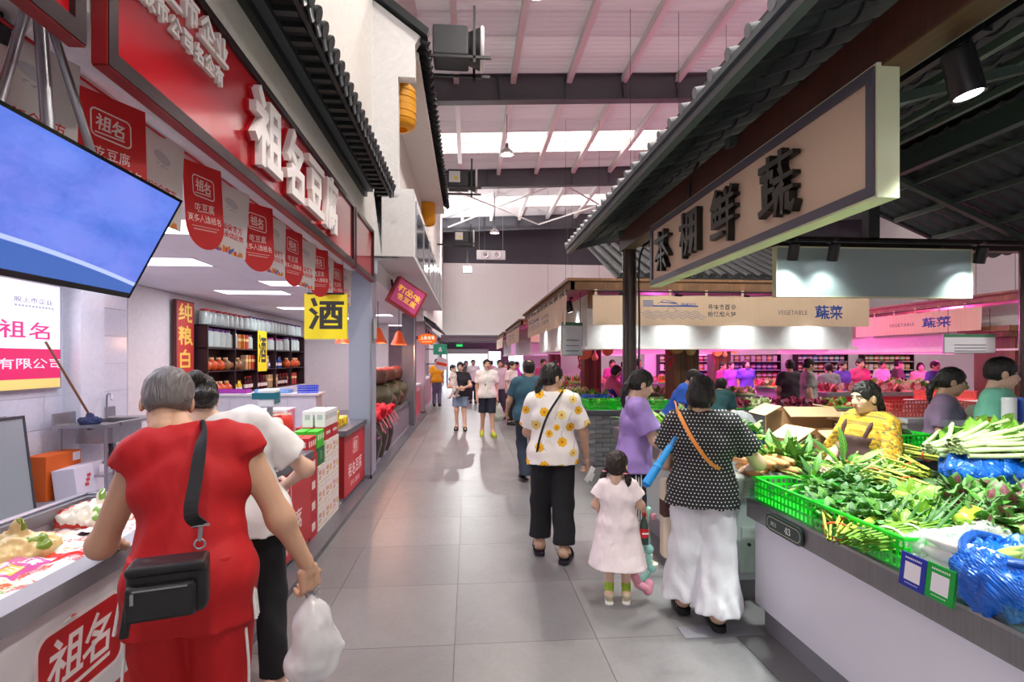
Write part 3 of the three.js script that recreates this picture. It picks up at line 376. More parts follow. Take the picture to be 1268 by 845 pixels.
function banner(L, h, kind, label, p, turn, group) {
  const b = thing('cloth_banner', label, 'banner', p, turn, group);
  const g = new THREE.PlaneGeometry(L, h, 60, 6), q = g.attributes.position; for (let i = 0; i < q.count; i++) { const X = q.getX(i), Y = q.getY(i); q.setZ(i, 0.012 * Math.sin(X * 5.1) * (0.5 - Y / h) + 0.008 * Math.sin(X * 13 + Y * 4)); q.setY(i, Y - 0.02 * Math.abs(Math.sin(X * PI / 0.58)) * (Y > h / 2 - 0.02 ? 1 : 0)); } g.computeVertexNormals();
  part('cloth', g, BM[kind], b); part('rod', rod([-L / 2, h / 2 + 0.05, 0], [L / 2, h / 2 + 0.05, 0], 0.012, 6), M.black, b);
  const tab = box(0.04, 0.1, 0.012); for (let x = -L / 2 + 0.05; x <= L / 2; x += 0.58) part('tab', tab, M.cloth, b, [x, h / 2 + 0.03, 0]); return b;
}
function gourdPillar(x, z, h, w, label, deco = true) {
  const p = thing('timber_pillar', label, 'pillar', [x, 0, z]); for (let k = 0; k < 4; k++) part('board', rbox(w / 4 - 0.006, h, w, 0.006, -w / 2 + (k + 0.5) * w / 4, h / 2, 0), [M.pine, M.brownLight][k % 2], p);
  part('capital', [box(w * 1.6, 0.1, w * 1.3, 0, h - 0.05, 0), box(w * 1.3, 0.1, w * 1.15, 0, h - 0.15, 0)], M.tan, p);
  if (deco) { const f = w / 2 + 0.04;
    for (const [n, y, a, s] of [['winnowing_basket', 0.35, -0.16, 1], ['winnowing_basket', 0.3, 0.24, 0.8]]) { const b = solo(n, 'round woven bamboo tray hung on a timber pillar', 'basket', at(lathe([[0, 0], [0.12, 0.004], [0.17, 0.03], [0.18, 0.035], [0.175, 0.02], [0.12, -0.006], [0, -0.01]], 20), 0, 0, 0, PI / 2), C(0xc99a52), [x + a * 1.4, h - y, z + f + 0.03], undefined, 'bamboo trays on the timber pillars'); b.scale.setScalar(s); }
    solo('gourd_ladle', 'tan gourd ladle hanging on a timber pillar', 'gourd', lathe([[0, -0.14], [0.06, -0.12], [0.085, -0.06], [0.06, 0], [0.025, 0.06], [0.018, 0.16], [0, 0.17]], 14), C(0xc8a268), [x + 0.02, h - 0.42, z + f + 0.07], undefined, 'gourds on the timber pillars');
    const s = thing('chili_string', 'string of dried red chilies hanging on a timber pillar', 'chilies', [x - 0.34, h - 0.2, z + f + 0.02], 0, 'chili strings on the timber pillars'); const cg = lathe([[0, 0], [0.016, 0.01], [0.012, 0.05], [0, 0.1]], 6); for (let k = 0; k < 22; k++) part('chili', cg, C(0xb1121a, 0.4), s, [rnd(-0.03, 0.03), -0.02 - k * 0.024, rnd(-0.01, 0.04)], [rnd(-0.5, 0.5) + PI, rnd(6), rnd(-0.8, 0.8)]); } return p;
}
function timberRoof(name, label, x0, x1, z0, z1, y, tiles) {     // fascia boards round a stall, white bulkhead inside
  const r = thing(name, label, 'stall roof');
  part('fascia', bx(x0, y, z0, x1, y + 0.13, z0 - 0.06), M.tan, r); part('fascia', bx(x0, y, z0, x0 + 0.06, y + 0.13, z1), M.tan, r); part('fascia', bx(x1 - 0.06, y, z0, x1, y + 0.13, z1), M.tan, r); part('fascia', bx(x0, y, z1 + 0.06, x1, y + 0.13, z1), M.tan, r);
  part('top_board', bx(x0 - 0.06, y + 0.13, z0 + 0.06, x1 + 0.06, y + 0.17, z1 - 0.06), M.tan, r);
  part('bulkhead', bx(x0 + 0.35, y - 0.86, z0 - 0.42, x1 - 0.35, y - 0.02, z0 - 0.45), M.white, r); part('bulkhead', bx(x0 + 0.35, y - 0.86, z0 - 0.45, x0 + 0.38, y - 0.02, z1 + 0.45), M.white, r); part('bulkhead', bx(x1 - 0.38, y - 0.86, z0 - 0.45, x1 - 0.35, y - 0.02, z1 + 0.45), M.white, r);
  part('bulkhead_sole', bx(x0 + 0.3, y - 0.9, z0 - 0.37, x1 - 0.3, y - 0.86, z0 - 0.75), M.purlin, r); part('bulkhead_sole', bx(x0 + 0.3, y - 0.9, z0 - 0.75, x0 + 0.7, y - 0.86, z1 + 0.4), M.purlin, r);
  for (const x of [x0 + 0.4, x1 - 0.4]) for (const z of [z0 - 0.4, z1 + 0.4]) part('bracket', box(0.08, 0.3, 0.08, x, y - 0.1, z), M.tan, r);
  if (tiles) { const g = merge([at(new THREE.CylinderGeometry(0.06, 0.06, 2.2, 8, 1), 0, 0, 0, PI / 2 + 0.42), box(0.1, 0.02, 0.01)]); const n = (tiles[1] - tiles[0]) / 0.2 | 0; part('tile_bed', at(box(tiles[1] - tiles[0], 0.04, 2.2), (tiles[0] + tiles[1]) / 2, y + 0.62, z0 - 0.95, 0.42), M.tileDark, r); for (let k = 0; k < n; k++) part('ridge_tile', g, M.tileDark, r, [tiles[0] + k * 0.2 + 0.1, y + 0.66, z0 - 0.95]); }
  return r;
}
timberRoof('stall_roof', 'tan timber stall roof with dark tiles behind the first pavilion', 1.55, 6.75, -8.0, -14.6, 2.74, [2.25, 6.7]);
timberRoof('stall_roof', 'tan timber stall roof of the second row with cloth banners', 1.6, 8.3, -16.2, -22.5, 2.74);
timberRoof('stall_roof', 'tan timber stall roof of the third row below the pink end wall', 1.6, 8.3, -24, -30, 2.74);
timberRoof('stall_roof', 'tan timber stall roof on the far side of the cross aisle', 9.7, 16.5, -8.0, -14.6, 2.74);
timberRoof('stall_roof', 'tan timber stall roof of the pink-lit meat stalls', 9.7, 16.5, -16.2, -24, 2.74);
banner(4.47, 0.47, 'long', 'long cloth banner with blue bridge drawing and two blue characters', [4.115, 2.43, -7.97], 0);
banner(5.4, 0.48, 'bridge', 'cloth banner on the aisle side of the first timber stall', [1.52, 2.46, -10.9], -PI / 2);
banner(5.4, 0.48, 'bridge', 'cloth banner on the aisle side of the second row stall', [1.57, 2.46, -19.2], -PI / 2); banner(5.4, 0.48, 'bridge', 'cloth banner on the aisle side of the third row stall', [1.57, 2.46, -27], -PI / 2);
banner(6.0, 0.46, 'long', 'cloth banner on the front of the second row stall', [4.9, 2.43, -16.17], 0);
banner(3.3, 0.46, 'short', 'cloth banner lettered VEGETABLE receding along the cross aisle', [9.66, 2.46, -10.95], -PI / 2); banner(3.2, 0.44, 'bridge', 'cloth banner with blue drawing hung further along the cross aisle', [9.66, 2.46, -14.4], -PI / 2);
banner(3, 0.46, 'plain', 'cloth banner with a blue mark at the right end of the stalls', [11.35, 2.46, -7.97], 0); banner(6.2, 0.44, 'bridge', 'cloth banner on the front of the pink-lit meat stalls', [13, 2.43, -16.17], 0);
gourdPillar(3.72, -9.05, 2.3, 0.44, 'thick timber pillar with bamboo trays and gourds behind the long banner'); gourdPillar(3.0, -12.9, 2.2, 0.42, 'timber pillar with dried gourds beside the blue-aproned vendor'); gourdPillar(8.2, -16.9, 2.3, 0.55, 'timber pillar with trays in the pink-lit market'); gourdPillar(10.4, -9.4, 2.3, 0.8, 'wide red-brown timber pillar behind the couple in purple and mint', true); gourdPillar(2.95, -18.2, 2.2, 0.4, 'timber pillar at the corner of the second row', false);
{ const c = thing('brick_counter', 'grey brick vegetable counter with stone top at the corner of the second island', 'counter', [0, 0, 0]);
  part('core', bx(1.86, 0, -8.23, 3.4, 0.8, -8.8), M.grout, c); part('top', rbox(1.6, 0.08, 0.66, 0.01, 2.64, 0.84, -8.5), M.stone, c);
  const bg = rbox(0.225, 0.062, 0.03, 0.004, 0, 0, 0, 1), bs = rbox(0.03, 0.062, 0.225, 0.004, 0, 0, 0, 1), bm = [0x8e9091, 0x86888a, 0x989a9a, 0x7f8183].map((k) => mat(k, 0.8, 0, { map: T.mottle }));
  for (let j = 0; j < 11; j++) { for (let i = 0; i < 8; i++) { const x = 1.86 + 0.12 + i * 0.233 - (j % 2) * 0.115; if (x > 1.9 && x < 3.32) part('brick', bg, bm[(i * 5 + j * 3) % 4], c, [x, 0.045 + j * 0.072, -8.22]); } for (let i = 0; i < 3; i++) part('brick', bs, bm[(i + j) % 4], c, [1.85, 0.045 + j * 0.072, -8.35 - i * 0.233 - (j % 2) * 0.08]); } }
[[2.4, -8.2], [3.3, -8.2], [4.4, -8.2], [5.6, -8.2], [1.78, -9.2], [1.78, -11], [1.78, -13]].forEach(([x, z], k) => trackSpot([x, 2.5, z], 0, k < 4 ? 'black spot between the cloth banner and the white bulkhead' : 'black spot behind the aisle-side cloth banner', k < 4 ? 'spots behind the long banner' : 'spots behind the side banner', 0.17, [k < 4 ? 0 : 0.25, -1, k < 4 ? -0.25 : 0]));
{ const l = thing('beam_lamp', 'long white lamp fixed to the back of the dark cross beam', 'lamp', [4.3, 3.17, -6.62]); part('housing', box(4.2, 0.1, 0.06), M.lampBlack, l); part('diffuser', box(4.1, 0.07, 0.012, 0, 0, -0.035), glow(0xfff6ea, 2.5), l); const r = new THREE.RectAreaLight(0xfff4e6, 17, 4.1, 0.09); r.position.set(0, -0.01, -0.05); r.lookAt(V(0, -0.55, -1.2).add(V(0, 0, 0))); l.add(r); r.rotation.set(-0.5, 0, 0); }
// ================================================================ figures: joints -> distance field -> surface
function surfaceNet(min, max, h, fn) {     // fn(field, idx, dims, min, h) fills the field; naive surface nets
  const nx = Math.ceil((max[0] - min[0]) / h) + 1, ny = Math.ceil((max[1] - min[1]) / h) + 1, nz = Math.ceil((max[2] - min[2]) / h) + 1;
  const f = new Float32Array(nx * ny * nz).fill(1); fn(f, nx, ny, nz);
  const id = new Int32Array(nx * ny * nz).fill(-1), pos = [], idx = [], sx = 1, sy = nx, sz = nx * ny, off = [0, sx, sy, sx + sy, sz, sx + sz, sy + sz, sx + sy + sz], E = [[0, 1], [2, 3], [4, 5], [6, 7], [0, 2], [1, 3], [4, 6], [5, 7], [0, 4], [1, 5], [2, 6], [3, 7]];
  for (let z = 0; z < nz - 1; z++) for (let y = 0; y < ny - 1; y++) for (let x = 0; x < nx - 1; x++) {
    const b = x + y * sy + z * sz; let m = 0; for (let k = 0; k < 8; k++) if (f[b + off[k]] < 0) m |= 1 << k; if (m === 0 || m === 255) continue;
    let px = 0, py = 0, pz = 0, n = 0; for (const [p, q] of E) { if (((m >> p) & 1) === ((m >> q) & 1)) continue; const a = f[b + off[p]], c = f[b + off[q]], t = a / (a - c); px += (p & 1) + ((q & 1) - (p & 1)) * t; py += ((p >> 1) & 1) + (((q >> 1) & 1) - ((p >> 1) & 1)) * t; pz += (p >> 2) + ((q >> 2) - (p >> 2)) * t; n++; }
    id[b] = pos.length / 3; pos.push(min[0] + (x + px / n) * h, min[1] + (y + py / n) * h, min[2] + (z + pz / n) * h);
  }
  const quad = (a, b, c, d, flip) => { if (a < 0 || b < 0 || c < 0 || d < 0) return; if (flip) idx.push(a, c, b, a, d, c); else idx.push(a, b, c, a, c, d); };
  for (let z = 1; z < nz - 1; z++) for (let y = 1; y < ny - 1; y++) for (let x = 1; x < nx - 1; x++) {
    const b = x + y * sy + z * sz, s = f[b] < 0;
    if (s !== f[b + sx] < 0) quad(id[b - sy - sz], id[b - sz], id[b], id[b - sy], !s);
    if (s !== f[b + sy] < 0) quad(id[b - sx - sz], id[b - sx], id[b], id[b - sz], !s);
    if (s !== f[b + sz] < 0) quad(id[b - sx - sy], id[b - sy], id[b], id[b - sx], !s);
  }
  const g = new THREE.BufferGeometry(); g.setAttribute('position', new THREE.BufferAttribute(new Float32Array(pos), 3)); g.setIndex(idx); g.computeVertexNormals(); return g;
}
const smin = (a, b, k) => { const e = Math.max(k - Math.abs(a - b), 0) / k; return Math.min(a, b) - e * e * k * 0.25; };
// groups: [{ bones: [[a, b, ra, rb] | { e: centre, r: [rx, ry, rz], sub }], k, cut: [[point, normal], ...] }]; bones of one group melt together, cuts trim the group
function sdfMesh(groups, h, { k = 0.03, wob = 0, wobF = 9, cut = [] } = {}) {
  const lo = [1e9, 1e9, 1e9], hi = [-1e9, -1e9, -1e9], grow = (p, r) => { for (let i = 0; i < 3; i++) { lo[i] = Math.min(lo[i], p[i] - r); hi[i] = Math.max(hi[i], p[i] + r); } };
  for (const g of groups) for (const b of g.bones) { if (b.e) grow(b.e, Math.max(...b.r)); else { grow(b[0], b[2]); grow(b[1], b[3]); } }
  const pad = 0.03 + h * 2; for (let i = 0; i < 3; i++) { lo[i] -= pad; hi[i] += pad; }
  return surfaceNet(lo, hi, h, (f, nx, ny, nz) => {
    let tmp = groups.length > 1 ? new Float32Array(f.length) : f;
    groups.forEach((g, gi) => {
      if (groups.length > 1) tmp.fill(1);
      for (const b of g.bones) {
        const K = g.k ?? k, e = !!b.e, R = e ? Math.max(...b.r) : Math.max(b[2], b[3]), m = R + Math.max(K, 0.02) + h * 2.5;
        const A = e ? b.e : b[0], B = e ? b.e : b[1], r0 = [0, 1, 2].map((i) => Math.max(0, Math.floor((Math.min(A[i], B[i]) - m - lo[i]) / h))), r1 = [nx, ny, nz].map((n, i) => Math.min(n - 1, Math.ceil((Math.max(A[i], B[i]) + m - lo[i]) / h)));
        const dx = B[0] - A[0], dy = B[1] - A[1], dz = B[2] - A[2], L2 = dx * dx + dy * dy + dz * dz || 1e-9;
        for (let z = r0[2]; z <= r1[2]; z++) for (let y = r0[1]; y <= r1[1]; y++) for (let x = r0[0], i = x + y * nx + z * nx * ny; x <= r1[0]; x++, i++) {
          const px = lo[0] + x * h - A[0], py = lo[1] + y * h - A[1], pz = lo[2] + z * h - A[2]; let d;
          if (e) { const q = Math.sqrt((px / b.r[0]) ** 2 + (py / b.r[1]) ** 2 + (pz / b.r[2]) ** 2); d = (q - 1) * Math.min(...b.r) * (q < 1 ? 1 : 1.25); if (q > 0.9) { const g2 = Math.sqrt((px / b.r[0] ** 2) ** 2 + (py / b.r[1] ** 2) ** 2 + (pz / b.r[2] ** 2) ** 2); d = q * (q - 1) / g2; } }
          else { let t = (px * dx + py * dy + pz * dz) / L2; t = t < 0 ? 0 : t > 1 ? 1 : t; d = Math.hypot(px - dx * t, py - dy * t, pz - dz * t) - (b[2] + (b[3] - b[2]) * t); }
          tmp[i] = b.sub ? -smin(-tmp[i], d, K) : smin(tmp[i], d, K);
        }
      }
      if (g.cut) for (const [p, n] of g.cut) { const l = Math.hypot(...n); for (let z = 0, i = 0; z < nz; z++) for (let y = 0; y < ny; y++) for (let x = 0; x < nx; x++, i++) if (tmp[i] < 0.05) { const d = ((lo[0] + x * h - p[0]) * n[0] + (lo[1] + y * h - p[1]) * n[1] + (lo[2] + z * h - p[2]) * n[2]) / l; if (d > tmp[i]) tmp[i] = d; } }
      if (groups.length > 1) for (let i = 0; i < f.length; i++) if (tmp[i] < 0.06) f[i] = gi ? smin(f[i], tmp[i], 0.015) : tmp[i];
    });
    if (wob) for (let z = 0, i = 0; z < nz; z++) for (let y = 0; y < ny; y++) for (let x = 0; x < nx; x++, i++) if (Math.abs(f[i]) < 0.03) f[i] += wob * noise3((lo[0] + x * h) * wobF, (lo[1] + y * h) * wobF * 0.45, (lo[2] + z * h) * wobF);
    for (const [p, n] of cut) for (let z = 0, i = 0; z < nz; z++) for (let y = 0; y < ny; y++) for (let x = 0; x < nx; x++, i++) { const d = (lo[0] + x * h - p[0]) * n[0] + (lo[1] + y * h - p[1]) * n[1] + (lo[2] + z * h - p[2]) * n[2]; if (d > f[i]) f[i] = d; }
  });
}
const add = (a, b) => [a[0] + b[0], a[1] + b[1], a[2] + b[2]], mix = (a, b, t) => a.map((v, i) => v + (b[i] - v) * t), sub3 = (a, b) => a.map((v, i) => v - b[i]), mul = (a, s) => a.map((v) => v * s);
const handCache = {};
function handGeo(curl, h = 0.0042) {
  if (handCache[curl + '_' + h]) return handCache[curl + '_' + h].clone();
  const b = [[[-0.026, -0.02, 0], [-0.03, -0.085, 0], 0.015, 0.013], [[0, -0.01, 0], [0, -0.09, 0], 0.02, 0.014], [[0.024, -0.02, 0], [0.028, -0.085, 0], 0.016, 0.014], [[0, 0.02, 0], [0, -0.03, 0], 0.025, 0.022]];
  [[-0.034, 0.056], [-0.012, 0.07], [0.011, 0.074], [0.033, 0.066]].forEach(([x, L], i) => { let p = [x, -0.088, 0.001], a = 0.15; const seg = [0.45, 0.3, 0.25], r = [0.0092, 0.0085, 0.0078, 0.0068]; for (let s = 0; s < 3; s++) { a += curl * (s ? 0.75 : 0.6) + 0.06 * i * curl * 0.2; const q = [p[0] + x * 0.04 * (1 - curl), p[1] - Math.cos(a) * L * seg[s] * 1.15, p[2] + Math.sin(a) * L * seg[s] * 1.15]; b.push([p, q, r[s], r[s + 1]]); p = q; } });
  b.push([[0.024, -0.025, 0.006], [0.05, -0.058, 0.016], 0.014, 0.011], [[0.05, -0.058, 0.016], [0.054 - curl * 0.012, -0.088, 0.026 + curl * 0.012], 0.0105, 0.008]);
  const g = sdfMesh([{ bones: b, k: 0.008 }], h); handCache[curl + '_' + h] = g; return g.clone();
}
const skinM = mat(0xffffff, 0.55, 0, { vertexColors: true, sheen: 0.2 });
const fabric = (c, o = {}) => mat(c, 0.85, 0, { bumpMap: T.fold, bumpScale: 0.005, ...o });
const hairM = (c) => mat(c, 0.42, 0, { bumpMap: T.hair, bumpScale: 0.004 });
const HAIRBLACK = hairM(0x14100f), HAIRGREY = hairM(0x6b6665);
const SKIN = { tan: [0.56, 0.33, 0.21], light: [0.7, 0.46, 0.34], mid: [0.62, 0.38, 0.26] };
function person(o) {
  const S = o.h / 1.7, cell = o.cell ?? 0.014, gi = o.girth ?? 1, sh = o.shoulder ?? 1, pose = o.pose ?? {}, hf = o.headTurn ?? [0, 0, 0], near = cell < 0.016;
  const J = { pelvis: [0, 0.95, 0], neck: [0, 1.44, -0.02], head: [0, 1.58, 0.015] };
  const base = { sh: [0.17 * sh, 1.375, -0.015], el: [0.215 * sh, 1.1, -0.03], wr: [0.225 * sh, 0.86, 0.03], hip: [0.085, 0.92, 0], kn: [0.092, 0.5, 0.012], an: [0.092, 0.085, -0.025], toe: [0.105, 0.035, 0.13] };
  for (const k in base) { J[k + 'L'] = base[k]; J[k + 'R'] = [-base[k][0], base[k][1], base[k][2]]; }
  const lean = o.lean ?? 0, side = o.side ?? 0, cl = Math.cos(lean), sl = Math.sin(lean), cs = Math.cos(side), ss = Math.sin(side);
  const L = (p) => { if (p[1] <= 0.95) return p; let [x, y, z] = sub3(p, J.pelvis); [y, z] = [y * cl - z * sl, y * sl + z * cl]; [x, y] = [x * cs - y * ss, x * ss + y * cs]; return add([x, y, z], J.pelvis); };
  for (const k of ['neck', 'head', 'shL', 'shR']) J[k] = L(J[k]);
  for (const s of ['L', 'R']) for (const k of ['el', 'wr']) { const off = sub3(base[k], base.sh); J[k + s] = add(J['sh' + s], [s === 'L' ? off[0] : -off[0], off[1], off[2]]); }
  if (o.headShift) { J.head = add(J.head, o.headShift); J.neck = add(J.neck, mul(o.headShift, 0.4)); }
  Object.assign(J, pose);
  const torso = (g, q = 1) => [[L([-0.07, 0.94, 0]), L([0.07, 0.94, 0]), 0.118 * g, 0.118 * g], [L([-0.055, 1.07, 0.005]), L([0.055, 1.07, 0.005]), 0.108 * g * q, 0.108 * g * q], [L([-0.08 * sh, 1.25, 0]), L([0.08 * sh, 1.25, 0]), 0.113 * g, 0.113 * g], [L([0, 0.98, 0.005]), L([0, 1.28, 0]), 0.118 * g * q, 0.118 * g], [J.shL, J.shR, 0.06, 0.06], [mix(J.shL, J.neck, 0.35), mix(J.shR, J.neck, 0.35), 0.062, 0.062]];
  const limb = (a, b, ra, rb) => [J[a], J[b], ra, rb];
  const ga = o.limb ?? 1, bones = [...torso(gi * 0.92), [J.neck, J.head, 0.054, 0.05]];
  for (const s of ['L', 'R']) bones.push(limb('sh' + s, 'el' + s, 0.05 * ga, 0.041 * ga), limb('el' + s, 'wr' + s, 0.041 * ga, 0.027 * ga), limb('hip' + s, 'kn' + s, 0.088 * ga, 0.057 * ga), limb('kn' + s, 'an' + s, 0.057 * ga, 0.037 * ga), limb('an' + s, 'toe' + s, 0.04, 0.03), [J['an' + s], add(J['an' + s], mul(sub3(J['an' + s], J['toe' + s]), 0.18)), 0.038, 0.032]);
  const skin = o.skin ?? SKIN.mid, footY = o.footY ?? 0.012;
  const gs = [paint(sdfMesh([{ bones, k: 0.045 }], cell, { cut: [[[0, footY, 0], [0, -1, 0]]] }), skin)];
  // head in its own finer grid
  const hc = near ? 0.0052 : cell < 0.022 ? 0.0085 : 0.014, hb = [{ e: [0, 0.03, -0.012], r: [0.076, 0.093, 0.095] }, { e: [0, -0.04, 0.02], r: [0.06, 0.076, 0.07] }, [[0, -0.088, 0.05], [0, -0.094, 0.058], 0.024, 0.02], [[0, 0.012, 0.083], [0, -0.026, 0.1], 0.009, 0.0135], [[-0.012, -0.03, 0.088], [0.012, -0.03, 0.088], 0.009, 0.009], [[-0.034, 0.03, 0.07], [0.034, 0.03, 0.07], 0.015, 0.015], [[-0.02, -0.057, 0.078], [0.02, -0.057, 0.078], 0.011, 0.011], [[-0.04, -0.02, 0.05], [-0.035, -0.05, 0.045], 0.026, 0.024], [[0.04, -0.02, 0.05], [0.035, -0.05, 0.045], 0.026, 0.024], { e: [-0.031, 0.008, 0.1], r: [0.016, 0.011, 0.02], sub: true }, { e: [0.031, 0.008, 0.1], r: [0.016, 0.011, 0.02], sub: true }, { e: [-0.079, -0.006, -0.012], r: [0.011, 0.033, 0.02] }, { e: [0.079, -0.006, -0.012], r: [0.011, 0.033, 0.02] }, [[0, -0.06, -0.03], [0, -0.12, -0.04], 0.052, 0.052]];
  const HS = o.headScale ?? 1, hm = new THREE.Matrix4().makeRotationFromEuler(new THREE.Euler(hf[0] + lean * (o.headFollow ?? 0.3), hf[1], hf[2], 'YXZ')).scale(V(HS, HS, HS)).setPosition(...J.head);
  const hg = sdfMesh([{ bones: hb, k: 0.014 }], hc); paint(hg, skin); { const p = hg.attributes.position, c = hg.attributes.color; for (let i = 0; i < p.count; i++) { const x = p.getX(i), y = p.getY(i), z = p.getZ(i); if (Math.abs(x) < 0.026 - 0.2 * Math.abs(y + 0.057) && Math.abs(y + 0.057) < 0.011 && z > 0.08) c.setXYZ(i, skin[0] * 0.75, skin[1] * 0.42, skin[2] * 0.5); if (z > 0.06 && Math.abs(Math.abs(x) - 0.033) < 0.02 && Math.abs(y - 0.032) < 0.0055) c.setXYZ(i, 0.04, 0.03, 0.03); } }
  gs.push(hg.applyMatrix4(hm));
  // hands
  const hands = o.hands ?? {}; for (const s of ['L', 'R']) { if (hands[s] === null) continue; const H = hands[s] ?? {}, d = V(...sub3(J['wr' + s], J['el' + s])).normalize(); if (H.dir) d.set(...H.dir).normalize(); const f = V(...(H.palm ?? [s === 'L' ? -0.8 : 0.8, 0, 0.2])); const z = f.sub(d.clone().multiplyScalar(f.dot(d))).normalize(), y = d.clone().negate(), x = y.clone().cross(z); const g = handGeo(H.curl ?? 0.45, near ? 0.0042 : 0.009); if (s === 'L' ? x.dot(V(0, 0, 1)) * 0 + (H.flip ? 1 : 0) : (H.flip ? 0 : 1)) { g.scale(-1, 1, 1); const ix = g.index; for (let i = 0; i < ix.count; i += 3) { const t = ix.getX(i); ix.setX(i, ix.getX(i + 1)); ix.setX(i + 1, t); } g.computeVertexNormals(); } g.scale(1.06 * (o.handScale ?? 1), 1.06 * (o.handScale ?? 1), 1.06 * (o.handScale ?? 1)); g.applyMatrix4(new THREE.Matrix4().makeBasis(x, y, z).setPosition(...J['wr' + s])); gs.push(paint(g, skin)); }
  const P = thing('person', o.label, 'person', o.pos, o.turn, o.group); P.scale.setScalar(S);
  part('body', mergeGeometries(gs.map((g) => { g.deleteAttribute('uv'); return g; })), skinM, P);
  if (cell < 0.02) for (const s of [-1, 1]) { const e = new THREE.Mesh(merge([paint(sph(0.0105, 0, 0, 0, 12), [0.75, 0.72, 0.7]), paint(ell(0.0058, 0.0062, 0.003, 0, 0, 0.0092, 10), [0.02, 0.012, 0.01])]), skinM); e.name = 'eye'; e.applyMatrix4(new THREE.Matrix4().multiplyMatrices(hm, new THREE.Matrix4().makeTranslation(s * 0.031, 0.009, 0.0745))); P.add(e); }
  const uvs = (g, front) => { const p = g.attributes.position, a = new Float32Array(p.count * 2); for (let i = 0; i < p.count; i++) { const x = p.getX(i), z = p.getZ(i); a[i * 2] = front === true ? x : front === 'side' ? z : front === 'cyl' ? Math.atan2(x, -z) * 0.19 : x + 0.7 * z; a[i * 2 + 1] = p.getY(i); } g.setAttribute('uv', new THREE.BufferAttribute(a, 2)); return g; };
  const up = L([0, 1.95, 0]), upv = sub3(up, J.pelvis);
  if (o.hair !== null) { const Hs = o.hair ?? {}, st = Hs.style ?? 'short', hb2 = [{ e: [0, 0.042, -0.018], r: [0.087, 0.098, 0.107] }];
    if (st === 'short') hb2.push({ e: [0, 0.0, -0.05], r: [0.08, 0.075, 0.07] }); if (st === 'bob') hb2.push({ e: [0, -0.015, -0.035], r: [0.1, 0.1, 0.098] }); if (st === 'pony' || st === 'bun' || st === 'pig') hb2.push({ e: [0, 0.005, -0.045], r: [0.084, 0.08, 0.08] });
    if (st === 'pony') { let p = [0, 0.0, -0.115]; for (let k = 0; k < 5; k++) { const q = [p[0] + (Hs.dx ?? 0) * 0.01, p[1] - 0.045, p[2] - 0.018 + k * 0.01]; hb2.push([p, q, 0.03 - Math.abs(k - 1.5) * 0.004, 0.03 - Math.abs(k - 0.5) * 0.004]); p = q; } }
    if (st === 'bun') hb2.push({ e: [0.02, 0.085, -0.115], r: [0.044, 0.046, 0.038] }, { e: [-0.015, -0.01, -0.11], r: [0.07, 0.05, 0.06] }, [[0.03, 0.09, -0.13], [0.05, 0.1, -0.12], 0.014, 0.01]);
    if (st === 'pig') for (const s of [-1, 1]) hb2.push([[s * 0.085, -0.03, -0.05], [s * 0.11, -0.09, -0.045], 0.022, 0.026], [[s * 0.11, -0.09, -0.045], [s * 0.105, -0.19, -0.03], 0.025, 0.01]);
    const face = { e: [0, -0.045, 0.105], r: [st === 'bob' ? 0.062 : 0.07, Hs.fringe ? 0.085 : 0.115, 0.085], sub: true };
    const cut = st === 'short' ? [[[0, -0.062, 0], [0, -1, -0.15]]] : []; hb2.push(face); if (st !== 'bob' && st !== 'bald') hb2.push({ e: [-0.095, -0.02, 0.0], r: [0.03, 0.05, 0.03], sub: true }, { e: [0.095, -0.02, 0.0], r: [0.03, 0.05, 0.03], sub: true }); if (st === 'bald') hb2.push({ e: [0, 0.15, -0.06], r: [0.06, 0.05, 0.07], sub: true }, { e: [0, 0, -0.05], r: [0.08, 0.075, 0.07] });
    const g = sdfMesh([{ bones: hb2, k: 0.012, cut }], near ? 0.0058 : hc, { wob: st === 'short' ? 0.003 : 0.005, wobF: 36 }); uvs(g); g.applyMatrix4(hm); const hp = part('hair', g, Hs.mat ?? HAIRBLACK, P); hp.position.set(0, 0.001, 0);
    if (Hs.tie) for (const s of Hs.tie) part('hair_tie', at(new THREE.TorusGeometry(0.02, 0.007, 8, 14), 0, 0, 0, PI / 2).applyMatrix4(new THREE.Matrix4().multiplyMatrices(hm, new THREE.Matrix4().makeTranslation(...s))), C(0xe58fa0), P); }
  const t = o.top; if (t) { const lo = t.loose ?? 0.014, groups = []; const hemP = L([0, t.hem ?? 0.88, 0]), b = torso(gi).map((q) => [q[0], q[1], q[2] + lo, q[3] + lo]); if ((t.hem ?? 0.88) < 0.9) { const w = t.flare ?? 0; b.push([[-0.07, 0.92, 0], [-0.07, (t.hem ?? 0.88) - 0.03, 0], 0.122 * gi + lo, 0.122 * gi + lo + w], [[0.07, 0.92, 0], [0.07, (t.hem ?? 0.88) - 0.03, 0], 0.122 * gi + lo, 0.122 * gi + lo + w]); }
    const hn = (t.hem ?? 0.88) > 0.95 ? mul(upv, -1) : [0, -1, 0]; groups.push({ bones: b, k: 0.05, cut: [[hemP, hn], [add(J.neck, mul(upv, t.collar ?? 0.035)), upv]] });
    const sv = t.sleeve ?? 0.6; for (const s of ['L', 'R']) { if (sv <= 0) continue; const e = sv <= 1 ? mix(J['sh' + s], J['el' + s], sv) : mix(J['el' + s], J['wr' + s], sv - 1), d = sv <= 1 ? sub3(J['el' + s], J['sh' + s]) : sub3(J['wr' + s], J['el' + s]); const fl = t.sleeveFlare ?? 0.012; const bs = [[J['sh' + s], sv <= 1 ? add(e, mul(d, 0.08)) : J['el' + s], 0.055 * ga + lo, 0.05 * ga + lo + fl]]; if (sv > 1) bs.push([J['el' + s], add(e, mul(d, 0.05)), 0.05 * ga + lo, 0.034 * ga + lo + fl]); groups.push({ bones: bs, k: 0.02, cut: [[e, d]] }); }
